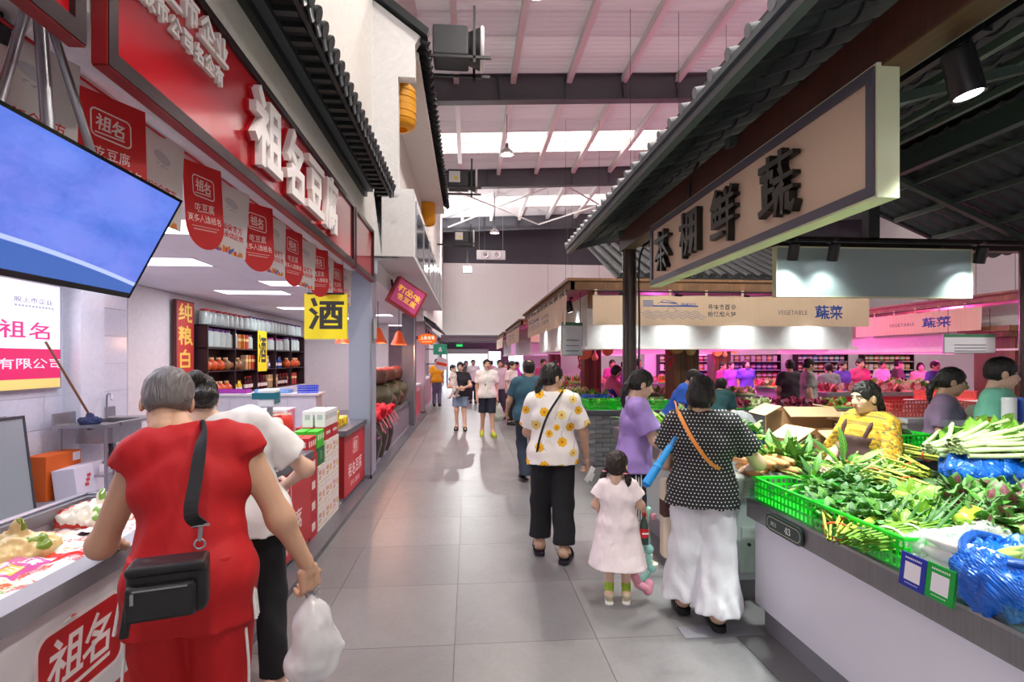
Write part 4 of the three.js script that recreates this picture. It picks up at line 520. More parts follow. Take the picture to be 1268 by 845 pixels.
    part(t.name ?? 'shirt', uvs(sdfMesh(groups, cell * 0.92, { wob: t.wob ?? 0.006, wobF: 11 }), t.uv), t.mat, P); }
  const q = o.bottom; if (q) { const lo = q.loose ?? 0.014, end = q.end ?? 0.12, groups = [{ bones: [[[-0.07, 0.94, 0], [0.07, 0.94, 0], 0.12 * gi + lo * 0.6, 0.12 * gi + lo * 0.6], [[-0.06, 1.02, 0], [0.06, 1.02, 0], 0.11 * gi + lo * 0.4, 0.11 * gi + lo * 0.4]], k: 0.05, cut: [[[0, 1.03, 0], [0, 1, 0]]] }];
    if (q.skirt) groups.push({ bones: [[[0, 1.0, 0], [0, end - 0.05, 0], 0.14 * gi, q.skirt]], cut: [[[0, end, 0], [0, -1, 0]]] });
    else for (const s of ['L', 'R']) { const kn = J['kn' + s], an = J['an' + s], hp = J['hip' + s], w = q.width ?? 0.062, fy = (end - an[1]) / (kn[1] - an[1]); const bs = [[hp, fy > 1 ? add(mix(kn, hp, Math.max(0, (end - kn[1]) / (hp[1] - kn[1]))), [0, -0.04, 0]) : kn, 0.098 * ga + lo * 0.7, (fy > 1 ? q.width ?? 0.085 : (q.kneeWidth ?? 0.068)) + lo * 0.5]]; if (fy <= 1) bs.push([kn, add(mix(an, kn, fy), mul(sub3(an, kn), 0.06)), (q.kneeWidth ?? 0.068) + lo * 0.5, w + lo * 0.5]); groups.push({ bones: bs, k: 0.03, cut: [[[0, end, 0], [0, -1, 0]]] }); }
    part(q.name ?? 'trousers', uvs(sdfMesh(groups, cell * 0.92, { wob: q.wob ?? 0.007, wobF: 9 })), q.mat, P); }
  const f = o.shoes ?? { type: 'shoe', mat: C(0x222222, 0.5) };
  for (const s of ['L', 'R']) { const an = J['an' + s], toe = J['toe' + s], d = mul(sub3(toe, an), 1), len = Math.hypot(d[0], d[2]), dir = [d[0] / len, 0, d[2] / len], ground = Math.max(0, Math.min(an[1] - 0.085, toe[1] - 0.035));
    if (f.type === 'shoe') { const sd = new THREE.Group(); sd.name = 'shoe'; P.add(sd); part('upper', uvs(sdfMesh([{ bones: [[add(an, [0, -0.01, 0]), toe, 0.05, 0.042], [add(an, mul(dir, -0.03)), add(an, [0, -0.04, 0]), 0.045, 0.045], [add(toe, [0, 0, 0]), add(toe, mul(dir, 0.03)), 0.042, 0.036]], k: 0.03, cut: [[[0, ground + 0.014, 0], [0, -1, 0]], [[0, an[1] + 0.025, 0], [0, 1, 0]]] }], Math.max(0.008, cell * 0.6))), f.mat, sd); const c = mix(an, toe, 0.5); part('sole', at(new THREE.ExtrudeGeometry(rrShape(0.095, len + 0.145, 0.046), { depth: 0.02, bevelEnabled: false }), 0, 0, 0, PI / 2).translate(0, 0.02, 0).rotateY(Math.atan2(dir[0], dir[2])).translate(c[0], ground, c[2]), f.sole ?? f.mat, sd); }
    else { const sd = new THREE.Group(); sd.name = 'sandal'; P.add(sd); const c = mix(an, toe, 0.5), ty = Math.atan2(dir[0], dir[2]), hS = f.thick ?? 0.03; const loc = (x, y, z) => [c[0] + x * Math.cos(ty) + z * Math.sin(ty), ground + y, c[2] - x * Math.sin(ty) + z * Math.cos(ty)];
      part('sole', at(new THREE.ExtrudeGeometry(rrShape(0.09, len + 0.13, 0.044), { depth: hS, bevelEnabled: false }), 0, 0, 0, PI / 2).translate(0, hS, 0).rotateY(ty).translate(c[0], ground, c[2]), f.mat, sd);
      part('strap', tube([loc(-0.045, hS, 0.05), loc(-0.03, hS + 0.05, 0.055), loc(0.0, hS + 0.062, 0.06), loc(0.03, hS + 0.05, 0.055), loc(0.045, hS, 0.05)], 0.011, 16, 6), f.mat, sd); part('strap', tube([loc(-0.04, hS, -0.07), loc(-0.045, hS + 0.06, -0.1), loc(0, hS + 0.07, -0.125), loc(0.045, hS + 0.06, -0.1), loc(0.04, hS, -0.07)], 0.007, 16, 6), f.mat, sd); } }
  P.userData.J = undefined; P.joints = J; P.S = S; P.L = L; P.hm = hm; shade(P); return P;
}
const toWorld = (P, p) => { P.updateMatrixWorld(true); return P.localToWorld(V(...p)); };
// ================================================================ red shop sign, bunting, television
const logo = (x, cx, cy, s, bg, fg, slant = 0) => { x.save(); x.translate(cx, cy); x.transform(1, slant, 0, 1, 0, 0); x.strokeStyle = fg; x.lineWidth = s * 0.05; x.fillStyle = bg; x.beginPath(); x.roundRect(-s * 0.62, -s * 0.42, s * 1.24, s * 0.84, s * 0.16); x.fill(); x.stroke(); x.transform(1, 0, -0.12, 1, 0, 0); ink(x, '祖名', -s * 0.47, -s * 0.3, s * 0.5, fg, 0.12, false, 0.95, 0.95); x.beginPath(); x.moveTo(-s * 0.45, s * 0.3); x.lineTo(s * 0.42, s * 0.26); x.lineWidth = s * 0.05; x.stroke(); x.restore(); };
function fascia(z0, z1, label, text) {
  const s = thing('shop_sign', label, 'shop sign', [-1.27, 3.05, (z0 + z1) / 2]), L = z0 - z1, h = 0.68;
  part('panel', bx(-0.035, -h / 2 + 0.03, -L / 2 + 0.03, 0, h / 2 - 0.03, L / 2 - 0.03), M.redGloss, s);
  const fr = mat(0x3c3234, 0.25, 0.6); part('frame_rail', bx(-0.038, h / 2 - 0.045, -L / 2, 0.02, h / 2, L / 2), fr, s); part('frame_rail', bx(-0.038, -h / 2, -L / 2, 0.02, -h / 2 + 0.06, L / 2), fr, s); part('frame_end', bx(-0.038, -h / 2 + 0.06, -L / 2, 0.02, h / 2 - 0.045, -L / 2 + 0.05), fr, s); part('frame_end', bx(-0.038, -h / 2 + 0.06, L / 2 - 0.05, 0.02, h / 2 - 0.045, L / 2), fr, s); part('red_return', bx(-0.036, -h / 2 - 0.006, -L / 2, 0.016, -h / 2, L / 2), M.redDeep, s);
  part('red_return', bx(-0.036, -h / 2, L / 2, 0.016, h / 2, L / 2 + 0.006), M.redDeep, s); return s;
}
{ const s = fascia(-1.97, -6.02, 'long glossy red shop sign with raised white characters in a dark frame'), zc = (-1.97 - 6.02) / 2; const wm = C(0xf1ecec, 0.35);
  [...'祖名豆腐'].forEach((c, k) => { const g = glyph3(c, 0.44, 0.05, 0.135, 0.98); part('character', g, wm, s, [0.012, -0.0, -3.38 - k * 0.5 - zc], [0, PI / 2, 0]); part('character_side', glyph3(c, 0.44, 0.02, 0.155, 0.98), C(0xc9202a, 0.4), s, [0.001, -0.0, -3.38 - k * 0.5 - zc], [0, PI / 2, 0]); });
  [...'股上市企业'].forEach((c, k) => part('small_character', glyph3(c, 0.135, 0.025, 0.14), wm, s, [0.001, 0.2, -2.22 - k * 0.15 - zc], [0, PI / 2, 0])); [...'股市公司名企有'].forEach((c, k) => part('small_character', glyph3(c, 0.085, 0.02, 0.15), wm, s, [0.001, 0.06, -2.2 - k * 0.1 - zc], [0, PI / 2, 0])); }
fascia(-6.08, -7.24, 'short plain red sign panel next to the white gable'); fascia(1.2, -1.86, 'red shop sign with dark frame before the long red sign');
{ const pr = (red) => canvas(256, 384, (x, w, h) => { x.fillStyle = red ? '#d8282c' : '#e4dfdf'; x.fillRect(0, 0, w, h); if (red) { logo(x, 128, 108, 112, '#d8282c', '#f6e6e2', 0.08); ink(x, '吃豆腐', 62, 184, 42, '#fbeeea', 0.1); ink(x, '更多人选祖名', 16, 238, 36, '#fbeeea', 0.1, false, 1.04); x.fillStyle = '#f3cfca'; x.fillRect(40, 292, 180, 3); for (let k = 0; k < 14; k++) x.fillRect(50 + k * 11, 304, 7, 7); }
    else { x.fillStyle = '#c5c3cc'; x.beginPath(); x.ellipse(128, 92, 50, 22, 0.2, 0, 7); x.fill(); x.fillStyle = '#b9b4bf'; for (let k = 0; k < 18; k++) x.fillRect(80 + rnd(96), 118 + rnd(12), 8, 3); ink(x, '亚运会官方', 38, 208, 34, '#d5222c', 0.12); ink(x, '豆制品供应商', 24, 250, 32, '#d5222c', 0.12); for (let k = 0; k < 26; k++) { x.fillStyle = ['#d8404a', '#e0893a', '#5a62b8', '#e9b848'][k % 4]; x.beginPath(); x.ellipse(40 + rnd(190), 340 + rnd(30), 6 + rnd(16), 4 + rnd(8), rnd(3), 0, 7); x.fill(); } } });
  const pm = [mat(0xffffff, 0.5, 0, { map: pr(true), side: THREE.DoubleSide }), mat(0xffffff, 0.6, 0, { map: pr(false), side: THREE.DoubleSide })];
  const shape = (round) => { const s = new THREE.Shape(); s.moveTo(-0.15, 0); s.lineTo(0.15, 0); s.lineTo(0.15, -0.34); if (round) s.absarc(0, -0.34, 0.15, 0, -PI, true); else { s.lineTo(0.15, -0.45); s.lineTo(-0.15, -0.45); } s.lineTo(-0.15, 0); const g = new THREE.ExtrudeGeometry(s, { depth: 0.002, bevelEnabled: false, curveSegments: 8 }), p = g.attributes.position, uv = g.attributes.uv; for (let i = 0; i < p.count; i++) uv.setXY(i, (p.getX(i) + 0.15) / 0.3, 1 + p.getY(i) / 0.47); return g; };
  const gr = shape(true), gw = shape(false), b = thing('pennant_bunting', 'string of alternating red and white printed pennants under the red sign', 'bunting');
  part('string', tube([[-1.55, 2.83, 0.2], [-1.55, 2.81, -2], [-1.55, 2.82, -4.5], [-1.55, 2.8, -7.3]], 0.006, 40, 6), M.red, b);
  for (let k = 0; k < 15; k++) { const z = -1.25 - k * 0.4, red = k % 2 === 1 || k < 0; part('pennant', red ? gr : gw, pm[red ? 0 : 1], b, [-1.55, 2.815, z], [(k % 3 - 1) * 0.04, PI / 2 - 0.18 - (k % 4) * 0.09, (k % 2 ? 0.05 : -0.06)]); } }
{ const c = thing('ceiling_camera', 'small dark box camera fixed under the white soffit above the bunting', 'camera', [-1.62, 2.8, -1.98]); part('case', rbox(0.09, 0.09, 0.12, 0.008), M.charcoal, c); part('lens', at(cyl(0.022, 0.022, 0.02), 0.02, 0, 0.06, PI / 2), M.silver, c); part('mount', cyl(0.015, 0.015, 0.07, 0, 0.04), M.dark, c); }
{ // television, tilted towards the aisle
  const tv = thing('television', 'flat black-framed television tilted down with a blue screen', 'television'); const a = V(-1.24, 2.37, 0), b = V(-1.46, 1.945, 0), H = a.distanceTo(b), W = 0.95, zc = -2.42 + W / 2;
  const g = new THREE.Group(); g.name = 'panel'; const ya = a.clone().sub(b).normalize(), xa = V(0, 0, -1), za = xa.clone().cross(ya); g.applyMatrix4(new THREE.Matrix4().makeBasis(xa, ya, za).setPosition((a.x + b.x) / 2, (a.y + b.y) / 2, zc)); tv.add(g);
  part('case', rbox(W, H, 0.05, 0.006, 0, 0, -0.03), M.black, g); part('bezel', [box(W, 0.012, 0.014, 0, H / 2 - 0.006, 0), box(W, 0.022, 0.014, 0, -H / 2 + 0.011, 0), box(0.01, H, 0.014, -W / 2 + 0.005, 0, 0), box(0.01, H, 0.014, W / 2 - 0.005, 0, 0)], M.blackGloss, g);
  const t = canvas(512, 256, (x) => { x.fillStyle = '#5068c0'; x.fillRect(0, 0, 512, 256); for (let k = 0; k < 240; k++) { x.fillStyle = ['rgba(120,140,225,0.05)', 'rgba(50,76,170,0.05)', 'rgba(140,130,215,0.05)'][k % 3]; x.beginPath(); x.ellipse(rnd(512), rnd(256), 30 + rnd(70), 14 + rnd(40), 0, 0, 7); x.fill(); } x.strokeStyle = '#a3b0e6'; x.lineWidth = 9; x.beginPath(); x.moveTo(0, 196); x.bezierCurveTo(150, 196, 330, 206, 512, 232); x.stroke(); x.fillStyle = '#39599f'; x.beginPath(); x.moveTo(0, 201); x.bezierCurveTo(150, 201, 330, 211, 512, 237); x.lineTo(512, 256); x.lineTo(0, 256); x.fill(); });
  part('screen', new THREE.PlaneGeometry(W - 0.02, H - 0.034), new THREE.MeshStandardMaterial({ color: 0x080a10, roughness: 0.25, emissive: 0xffffff, emissiveMap: t, emissiveIntensity: 0.95 }), g, [0, 0.005, 0.004]);
  part('bracket', [rod([-1.42, 2.3, zc], [-1.46, 2.88, zc], 0.02), rod([-1.4, 2.2, zc - 0.3], [-1.46, 2.86, zc - 0.05], 0.015), rod([-1.4, 2.2, zc + 0.3], [-1.46, 2.86, zc + 0.05], 0.015)], M.silver, tv); }
// ================================================================ shop interior
{ const t = canvas(1024, 512, (x) => { x.fillStyle = '#f4f4fb'; x.fillRect(0, 0, 1024, 512); x.fillStyle = '#d81f64'; x.fillRect(0, 320, 1024, 145); x.fillStyle = '#f3d27a'; x.fillRect(0, 465, 1024, 47); ink(x, '更多人选祖名', 470, 190, 82, '#d02a78', 0.1); ink(x, '股上市企业', 870, 76, 24, '#6e6a8a', 0.09); ink(x, '有限公司', 820, 365, 50, '#f8e4ee', 0.1); ink(x, '名品会官方', 480, 365, 50, '#f8e4ee', 0.1); x.fillStyle = '#9a98ae'; for (let k = 0; k < 12; k++) x.fillRect(872 + k * 11, 112, 7, 9); });
  const p = thing('wall_light_box', 'white and magenta light box poster on the tiled shop wall', 'light box', [-5.17, 1.96, -4.9]); part('case', box(0.05, 1.3, 4.6), M.silver, p); part('screen', new THREE.PlaneGeometry(4.56, 1.26), new THREE.MeshStandardMaterial({ color: 0xffffff, map: t, emissive: 0xffffff, emissiveMap: t, emissiveIntensity: 0.22, roughness: 0.4 }), p, [0.027, 0, 0], [0, PI / 2, 0]); const l = new THREE.RectAreaLight(0xffeef6, 0.5, 4.5, 1.2); l.position.set(0.05, 0, 0); l.rotation.y = -PI / 2; p.add(l); }
{ const s = thing('steel_sink', 'stainless steel sink table with a curved tap by the tiled wall', 'sink', [-4.75, 0.03, -7.5]);
  part('top', [box(0.62, 0.04, 0.3, 0, 0.82, 0.42), box(0.62, 0.04, 0.3, 0, 0.82, -0.45), box(0.1, 0.04, 0.6, 0.26, 0.82, 0), box(0.1, 0.04, 0.6, -0.26, 0.82, 0)], M.steel, s); part('basin', [box(0.44, 0.01, 0.6, 0, 0.58, 0), box(0.01, 0.25, 0.6, 0.22, 0.7, 0), box(0.01, 0.25, 0.6, -0.22, 0.7, 0), box(0.44, 0.25, 0.01, 0, 0.7, 0.3), box(0.44, 0.25, 0.01, 0, 0.7, -0.3)], M.steel, s); part('splashback', box(0.02, 0.16, 1.15, -0.3, 0.9, 0), M.steel, s);
  for (const x of [-0.27, 0.27]) for (const z of [-0.52, 0.5]) part('leg', cyl(0.022, 0.022, 0.8, x, 0, z, 10), M.silver, s); for (const z of [-0.52, 0.5]) part('rail', rod([-0.27, 0.2, z], [0.27, 0.2, z], 0.016), M.silver, s); part('rail', rod([-0.27, 0.2, -0.52], [-0.27, 0.2, 0.5], 0.016), M.silver, s);
  part('tap', tube([[-0.2, 0.84, -0.25], [-0.2, 1.1, -0.25], [-0.17, 1.17, -0.22], [-0.08, 1.17, -0.14], [-0.04, 1.1, -0.1]], 0.013, 24), M.silver, s); part('drain_pipe', tube([[0, 0.58, 0], [0.02, 0.4, 0.02], [-0.06, 0.2, 0.1], [-0.15, 0.05, 0.14]], 0.028, 16), M.charcoal, s);
  const m = thing('mop', 'mop with wooden handle and dark blue head resting on the sink table', 'mop', [-4.72, 0.87, -7.08]); part('handle', rod([0, 0.1, 0], [-0.33, 1.02, 0.26], 0.014, 8), M.pine, m); part('mop_head', sdfMesh([{ bones: [[[-0.1, 0.04, 0], [0.1, 0.04, 0], 0.04, 0.04], [[0, 0.03, 0], [0, 0.1, 0], 0.1, 0.04], [[0, 0.03, -0.1], [0, 0.03, 0.1], 0.05, 0.05]], k: 0.03 }], 0.012, { wob: 0.012, wobF: 60 }), C(0x2b3355, 0.95), m); }
[[-4.98, 0.03, -6.85, 0.0, 'orange printed carton leaning on the tiled wall behind the freezer', 0xd9631c], [-4.7, 0.03, -6.9, 0.1, 'white carton with red print tipped in front of the orange one', 0xd9d6e2]].forEach(([x, y, z, r, l, c], k) => { const b = thing('carton', l, 'carton', [x, y, z], r); part('box', rbox(0.24, k ? 0.36 : 0.52, 0.56, 0.006, 0, k ? 0.18 : 0.26, 0), C(c, 0.7), b, [0, 0, 0], [0, 0, k ? 0.12 : 0]); for (let i = 0; i < 3; i++) part('print_patch', box(0.004, 0.04, 0.07, 0.122, 0.13 + i * 0.05, 0.08 - i * 0.03), k ? C(0xc04048) : C(0xf1e6dc), b, [0, 0, 0], [0, 0, k ? 0.12 : 0]); part('white_flap', box(0.004, 0.1, 0.12, 0.122, k ? 0.28 : 0.45, -0.2), C(0xeeeaf0), b); });
{ const g = thing('glass_sheets', 'stack of framed glass sheets leaning against the tiled wall', 'glass sheets', [-4.95, 0.03, -5.72]); for (let k = 0; k < 5; k++) { const m = new THREE.Group(); m.name = 'framed_sheet'; m.position.set(0.1 + k * 0.05, 0, -k * 0.05 - 0.2); m.rotation.z = 0.12; g.add(m); part('pane', bx(0, 0.03, -0.02, 0.008, 1.02, 0.95), mat(0xb9c4c6, 0.2, 0, { transmission: 0.4 }), m); part('frame', [bx(-0.005, 0, -0.03, 0.013, 1.05, 0), bx(-0.005, 0, 0.95, 0.013, 1.05, 0.98), bx(-0.005, 1.02, -0.03, 0.013, 1.05, 0.98), bx(-0.005, 0, -0.03, 0.013, 0.03, 0.98)], k % 2 ? M.silver : M.charcoal, m); } }
// liquor shelf
{ const s = thing('liquor_shelf', 'dark wood liquor shelf full of jars and bottles along the shop wall', 'shelf', [-5.2, 0, 0]); const z0 = -10.45, z1 = -16.4;
  for (const y of [0.97, 1.45, 1.9, 2.33]) part('shelf_board', bx(0.01, y - 0.02, z0, 0.32, y, z1), M.shelfWood, s); for (let k = 0; k < 6; k++) part('upright', bx(0.012, 0.95, z0 - k * 1.18, 0.318, 2.33, z0 - k * 1.18 - 0.03), M.shelfWood, s); part('back_board', bx(0.002, 0.95, z0, 0.012, 2.33, z1), M.shelfWood, s); part('cabinet', bx(0.01, 0.03, z0, 0.34, 0.95, z1), M.white, s);
  const t = canvas(256, 1024, (x) => { x.fillStyle = '#c13a34'; x.fillRect(0, 0, 256, 1024); ink(x, '纯粮白酒', 32, 30, 190, '#f2d05c', 0.13, true, 1.28); x.strokeStyle = '#40282a'; x.lineWidth = 12; x.strokeRect(0, 0, 256, 1024); });
  const v = thing('vertical_sign', 'tall red sign with four yellow characters beside the liquor shelf', 'sign', [-5.12, 1.86, -10.07]); part('board', box(0.06, 1.75, 0.62), C(0x5a2a2a), v); part('print', new THREE.PlaneGeometry(0.6, 1.73), mat(0xffffff, 0.5, 0, { map: t }), v, [0.032, 0, 0], [0, PI / 2, 0]);
  const yt = canvas(256, 320, (x) => { x.fillStyle = '#f0dc10'; x.fillRect(0, 0, 256, 320); ink(x, '酒', 34, 46, 200, '#2c2a24', 0.13); });
  const ym = mat(0xffffff, 0.6, 0, { map: yt, side: THREE.DoubleSide });
  solo('paper_sign', 'yellow paper sign with a black character hung on the liquor shelf', 'sign', new THREE.BoxGeometry(0.55, 0.95, 0.006), ym, [-4.84, 1.87, -13.0], [0, PI / 2, 0]);
  const h = thing('hanging_sign', 'bright yellow sign with one large black character hung over the counter', 'sign', [-1.56, 2.15, -6]); part('sheet', new THREE.BoxGeometry(0.46, 0.5, 0.006), ym, h); for (const x of [-0.18, 0.18]) part('thread', rod([x, 0.25, 0], [x, 0.72, 0], 0.003, 5), M.dark, h); part('clip', box(0.4, 0.02, 0.012, 0, 0.25, 0), M.black, h);
  const jar = (lid, r, hh) => { const g = new THREE.Group(); part('glass', lathe([[0, 0], [r, 0.005], [r * 1.02, hh * 0.1], [r, hh * 0.78], [r * 0.75, hh * 0.9], [r * 0.7, hh * 0.92]], 14), mat(0xdcefe6, 0.08, 0, { transmission: 0.35, thickness: 0 }), g); part('liquor', lathe([[0, 0.01], [r * 0.94, 0.012], [r * 0.94, hh * 0.6], [0, hh * 0.6]], 12), mat(0xbfd8cf, 0.2, 0, { transmission: 0.25 }), g); part('lid', cyl(r * 0.78, r * 0.8, hh * 0.13, 0, hh * 0.9, 0, 14), C(lid, 0.4), g); return g; };
  const bottle = (c, cap, r, hh) => { const g = new THREE.Group(); part('glass', lathe([[0, 0], [r, 0], [r, hh * 0.6], [r * 0.4, hh * 0.78], [r * 0.36, hh * 0.95]], 12), C(c, 0.15), g); part('cap', cyl(r * 0.42, r * 0.42, hh * 0.1, 0, hh * 0.92, 0, 10), C(cap, 0.4), g); part('paper_label', cyl(r * 1.02, r * 1.02, hh * 0.25, 0, hh * 0.2, 0, 12), C(0xe9e2d8), g); return g; };
  const pot = (c) => { const g = new THREE.Group(); part('body', lathe([[0, 0], [0.07, 0.0], [0.12, 0.08], [0.11, 0.16], [0.05, 0.21], [0.045, 0.23]], 14), C(c, 0.3), g); part('stopper', cyl(0.05, 0.045, 0.04, 0, 0.225, 0, 10), C(0xd8b888), g); return g; };
  const gift = (c) => { const g = new THREE.Group(); part('carton', rbox(0.12, 0.32, 0.12, 0.006, 0, 0.16, 0), C(c), g); part('band', box(0.124, 0.06, 0.124, 0, 0.2, 0), C(0xe8cf8a), g); return g; };
  const kinds = { rj: jar(0xb3202a, 0.105, 0.3), pj: jar(0x4b2a5e, 0.105, 0.32), tj: jar(0x5a2f72, 0.115, 0.36), mj: jar(0xb03a94, 0.13, 0.3), op: pot(0xc8541c), bp: pot(0x8c6236), bb: bottle(0x2c4a94, 0x203060, 0.045, 0.3), rb: bottle(0x4a1018, 0xb02028, 0.042, 0.32), yb: bottle(0xe2c024, 0xd8a818, 0.05, 0.24), rg: gift(0xb23a2e), og: gift(0xc87828), kg: gift(0xb99a74) };
  const nm = { rj: ['spirit_jar', 'clear glass spirit jar with red lid on top of the liquor shelf', 'jar'], pj: ['spirit_jar', 'clear glass spirit jar with purple lid on top of the liquor shelf', 'jar'], tj: ['spirit_jar', 'tall glass spirit jar with purple lid inside the liquor shelf', 'jar'], mj: ['spirit_jar', 'wide glass jar with magenta lid inside the liquor shelf', 'jar'], op: ['clay_pot', 'orange glazed liquor pot on the liquor shelf', 'pot'], bp: ['clay_pot', 'brown liquor pot with pale stopper on the liquor shelf', 'pot'], bb: ['liquor_bottle', 'blue liquor bottle on the liquor shelf', 'bottle'], rb: ['liquor_bottle', 'dark red labelled bottle on the lowest liquor shelf', 'bottle'], yb: ['liquor_bottle', 'small yellow bottle on the lowest liquor shelf', 'bottle'], rg: ['gift_carton', 'red liquor gift carton on the liquor shelf', 'carton'], og: ['gift_carton', 'orange liquor gift carton on the liquor shelf', 'carton'], kg: ['gift_carton', 'kraft liquor gift carton on the lowest liquor shelf', 'carton'] };
  const row = (y, z, list, step) => { for (const k of list) { place(kinds[k], nm[k][0], nm[k][1], nm[k][2], [-5.0 + rnd(-0.02, 0.02), y, z], rnd(-0.2, 0.2), nm[k][0].replace('_', ' ') + 's of the liquor shelf: ' + k.length + ' ' + nm[k][1].split(' ').slice(0, 2).join(' ')); z -= step; } };
  const rep = (k, n) => Array(n).fill(k);
  row(2.33, -10.6, [...rep('rj', 8), ...rep('pj', 15)], 0.25); row(1.9, -10.65, rep('tj', 5), 0.27); row(1.9, -12.0, ['og', 'og', 'rg', 'pj'], 0.2); row(1.9, -13.8, rep('mj', 3), 0.34); row(1.9, -15.0, rep('tj', 4), 0.3);
  row(1.45, -10.6, [...rep('op', 3), ...rep('bp', 3)], 0.28); row(1.45, -12.35, ['kg', 'og', 'rg', 'rg'], 0.17); row(1.45, -13.6, ['kg', ...rep('bb', 5)], 0.22); row(1.45, -15.1, rep('op', 4), 0.28);
  row(0.97, -10.8, [...rep('op', 4)], 0.22); row(0.97, -11.75, rep('yb', 4), 0.14); row(0.97, -12.4, rep('rb', 10), 0.13); row(0.97, -13.75, rep('kg', 4), 0.16); row(0.97, -14.5, [...rep('rb', 4), ...rep('rg', 4)], 0.18); }
{ const c = thing('white_partition', 'white tiled half-height partition counter in front of the liquor shelf', 'counter', [0, 0, 0]); part('front', bx(-4.75, 0.03, -9.9, -2.75, 1.02, -10.3), M.tileWhite, c); part('top', bx(-4.8, 1.02, -9.86, -2.7, 1.06, -10.34), M.white, c); for (let k = 1; k < 4; k++) part('joint', bx(-4.75 + k * 0.5, 0.03, -9.893, -4.745 + k * 0.5, 1.02, -9.9), M.grout, c);
  for (const [x, k, l] of [[-4.3, 0xa23aa8, 'purple tray standing on the white partition counter'], [-3.55, 0x7fb0e4, 'pale blue tray standing on the white partition counter']]) { const t = thing('goods_tray', l, 'tray', [x, 1.06, -10.1]); part('base', rbox(0.6, 0.02, 0.25, 0.006, 0, 0.01, 0), C(k, 0.4), t); part('rim', [box(0.6, 0.06, 0.01, 0, 0.04, 0.12), box(0.6, 0.06, 0.01, 0, 0.04, -0.12), box(0.01, 0.06, 0.25, 0.3, 0.04, 0), box(0.01, 0.06, 0.25, -0.3, 0.04, 0)], C(k, 0.4), t); } }
// red counters along the aisle
const panelTex = canvas(768, 512, (x) => { x.fillStyle = '#c4202a'; x.fillRect(0, 0, 768, 512); logo(x, 384, 130, 150, '#c4202a', '#f2e4e2', 0); ink(x, '祖名豆腐', 130, 262, 118, '#f5e9e7', 0.1, false, 1.1); ink(x, '更多人选祖名', 210, 420, 50, '#f0dcda', 0.09, false, 1.15); });
function redCounter(z0, z1, label) { const c = thing('red_counter', label, 'counter', [0, 0, 0]); part('body', bx(-2.0, 0.1, z0, -1.4, 0.8, z1), M.redDeep, c); part('front_print', new THREE.PlaneGeometry(z0 - z1, 0.7), mat(0xffffff, 0.4, 0, { map: panelTex }), c, [-1.397, 0.45, (z0 + z1) / 2], [0, PI / 2, 0]); part('top', rbox(0.66, 0.07, z0 - z1 + 0.04, 0.008, -1.7, 0.835, (z0 + z1) / 2), M.stone, c); for (const z of [z0 - 0.05, z1 + 0.05]) for (const x of [-1.95, -1.45]) part('leg', box(0.05, 0.1, 0.05, x, 0.05, z), M.silver, c); return c; }
redCounter(-3.5, -4.86, 'red counter with white lettering beside the woman in the white tee'); redCounter(-6.16, -7.34, 'red lettered counter against the blue-grey pillar');
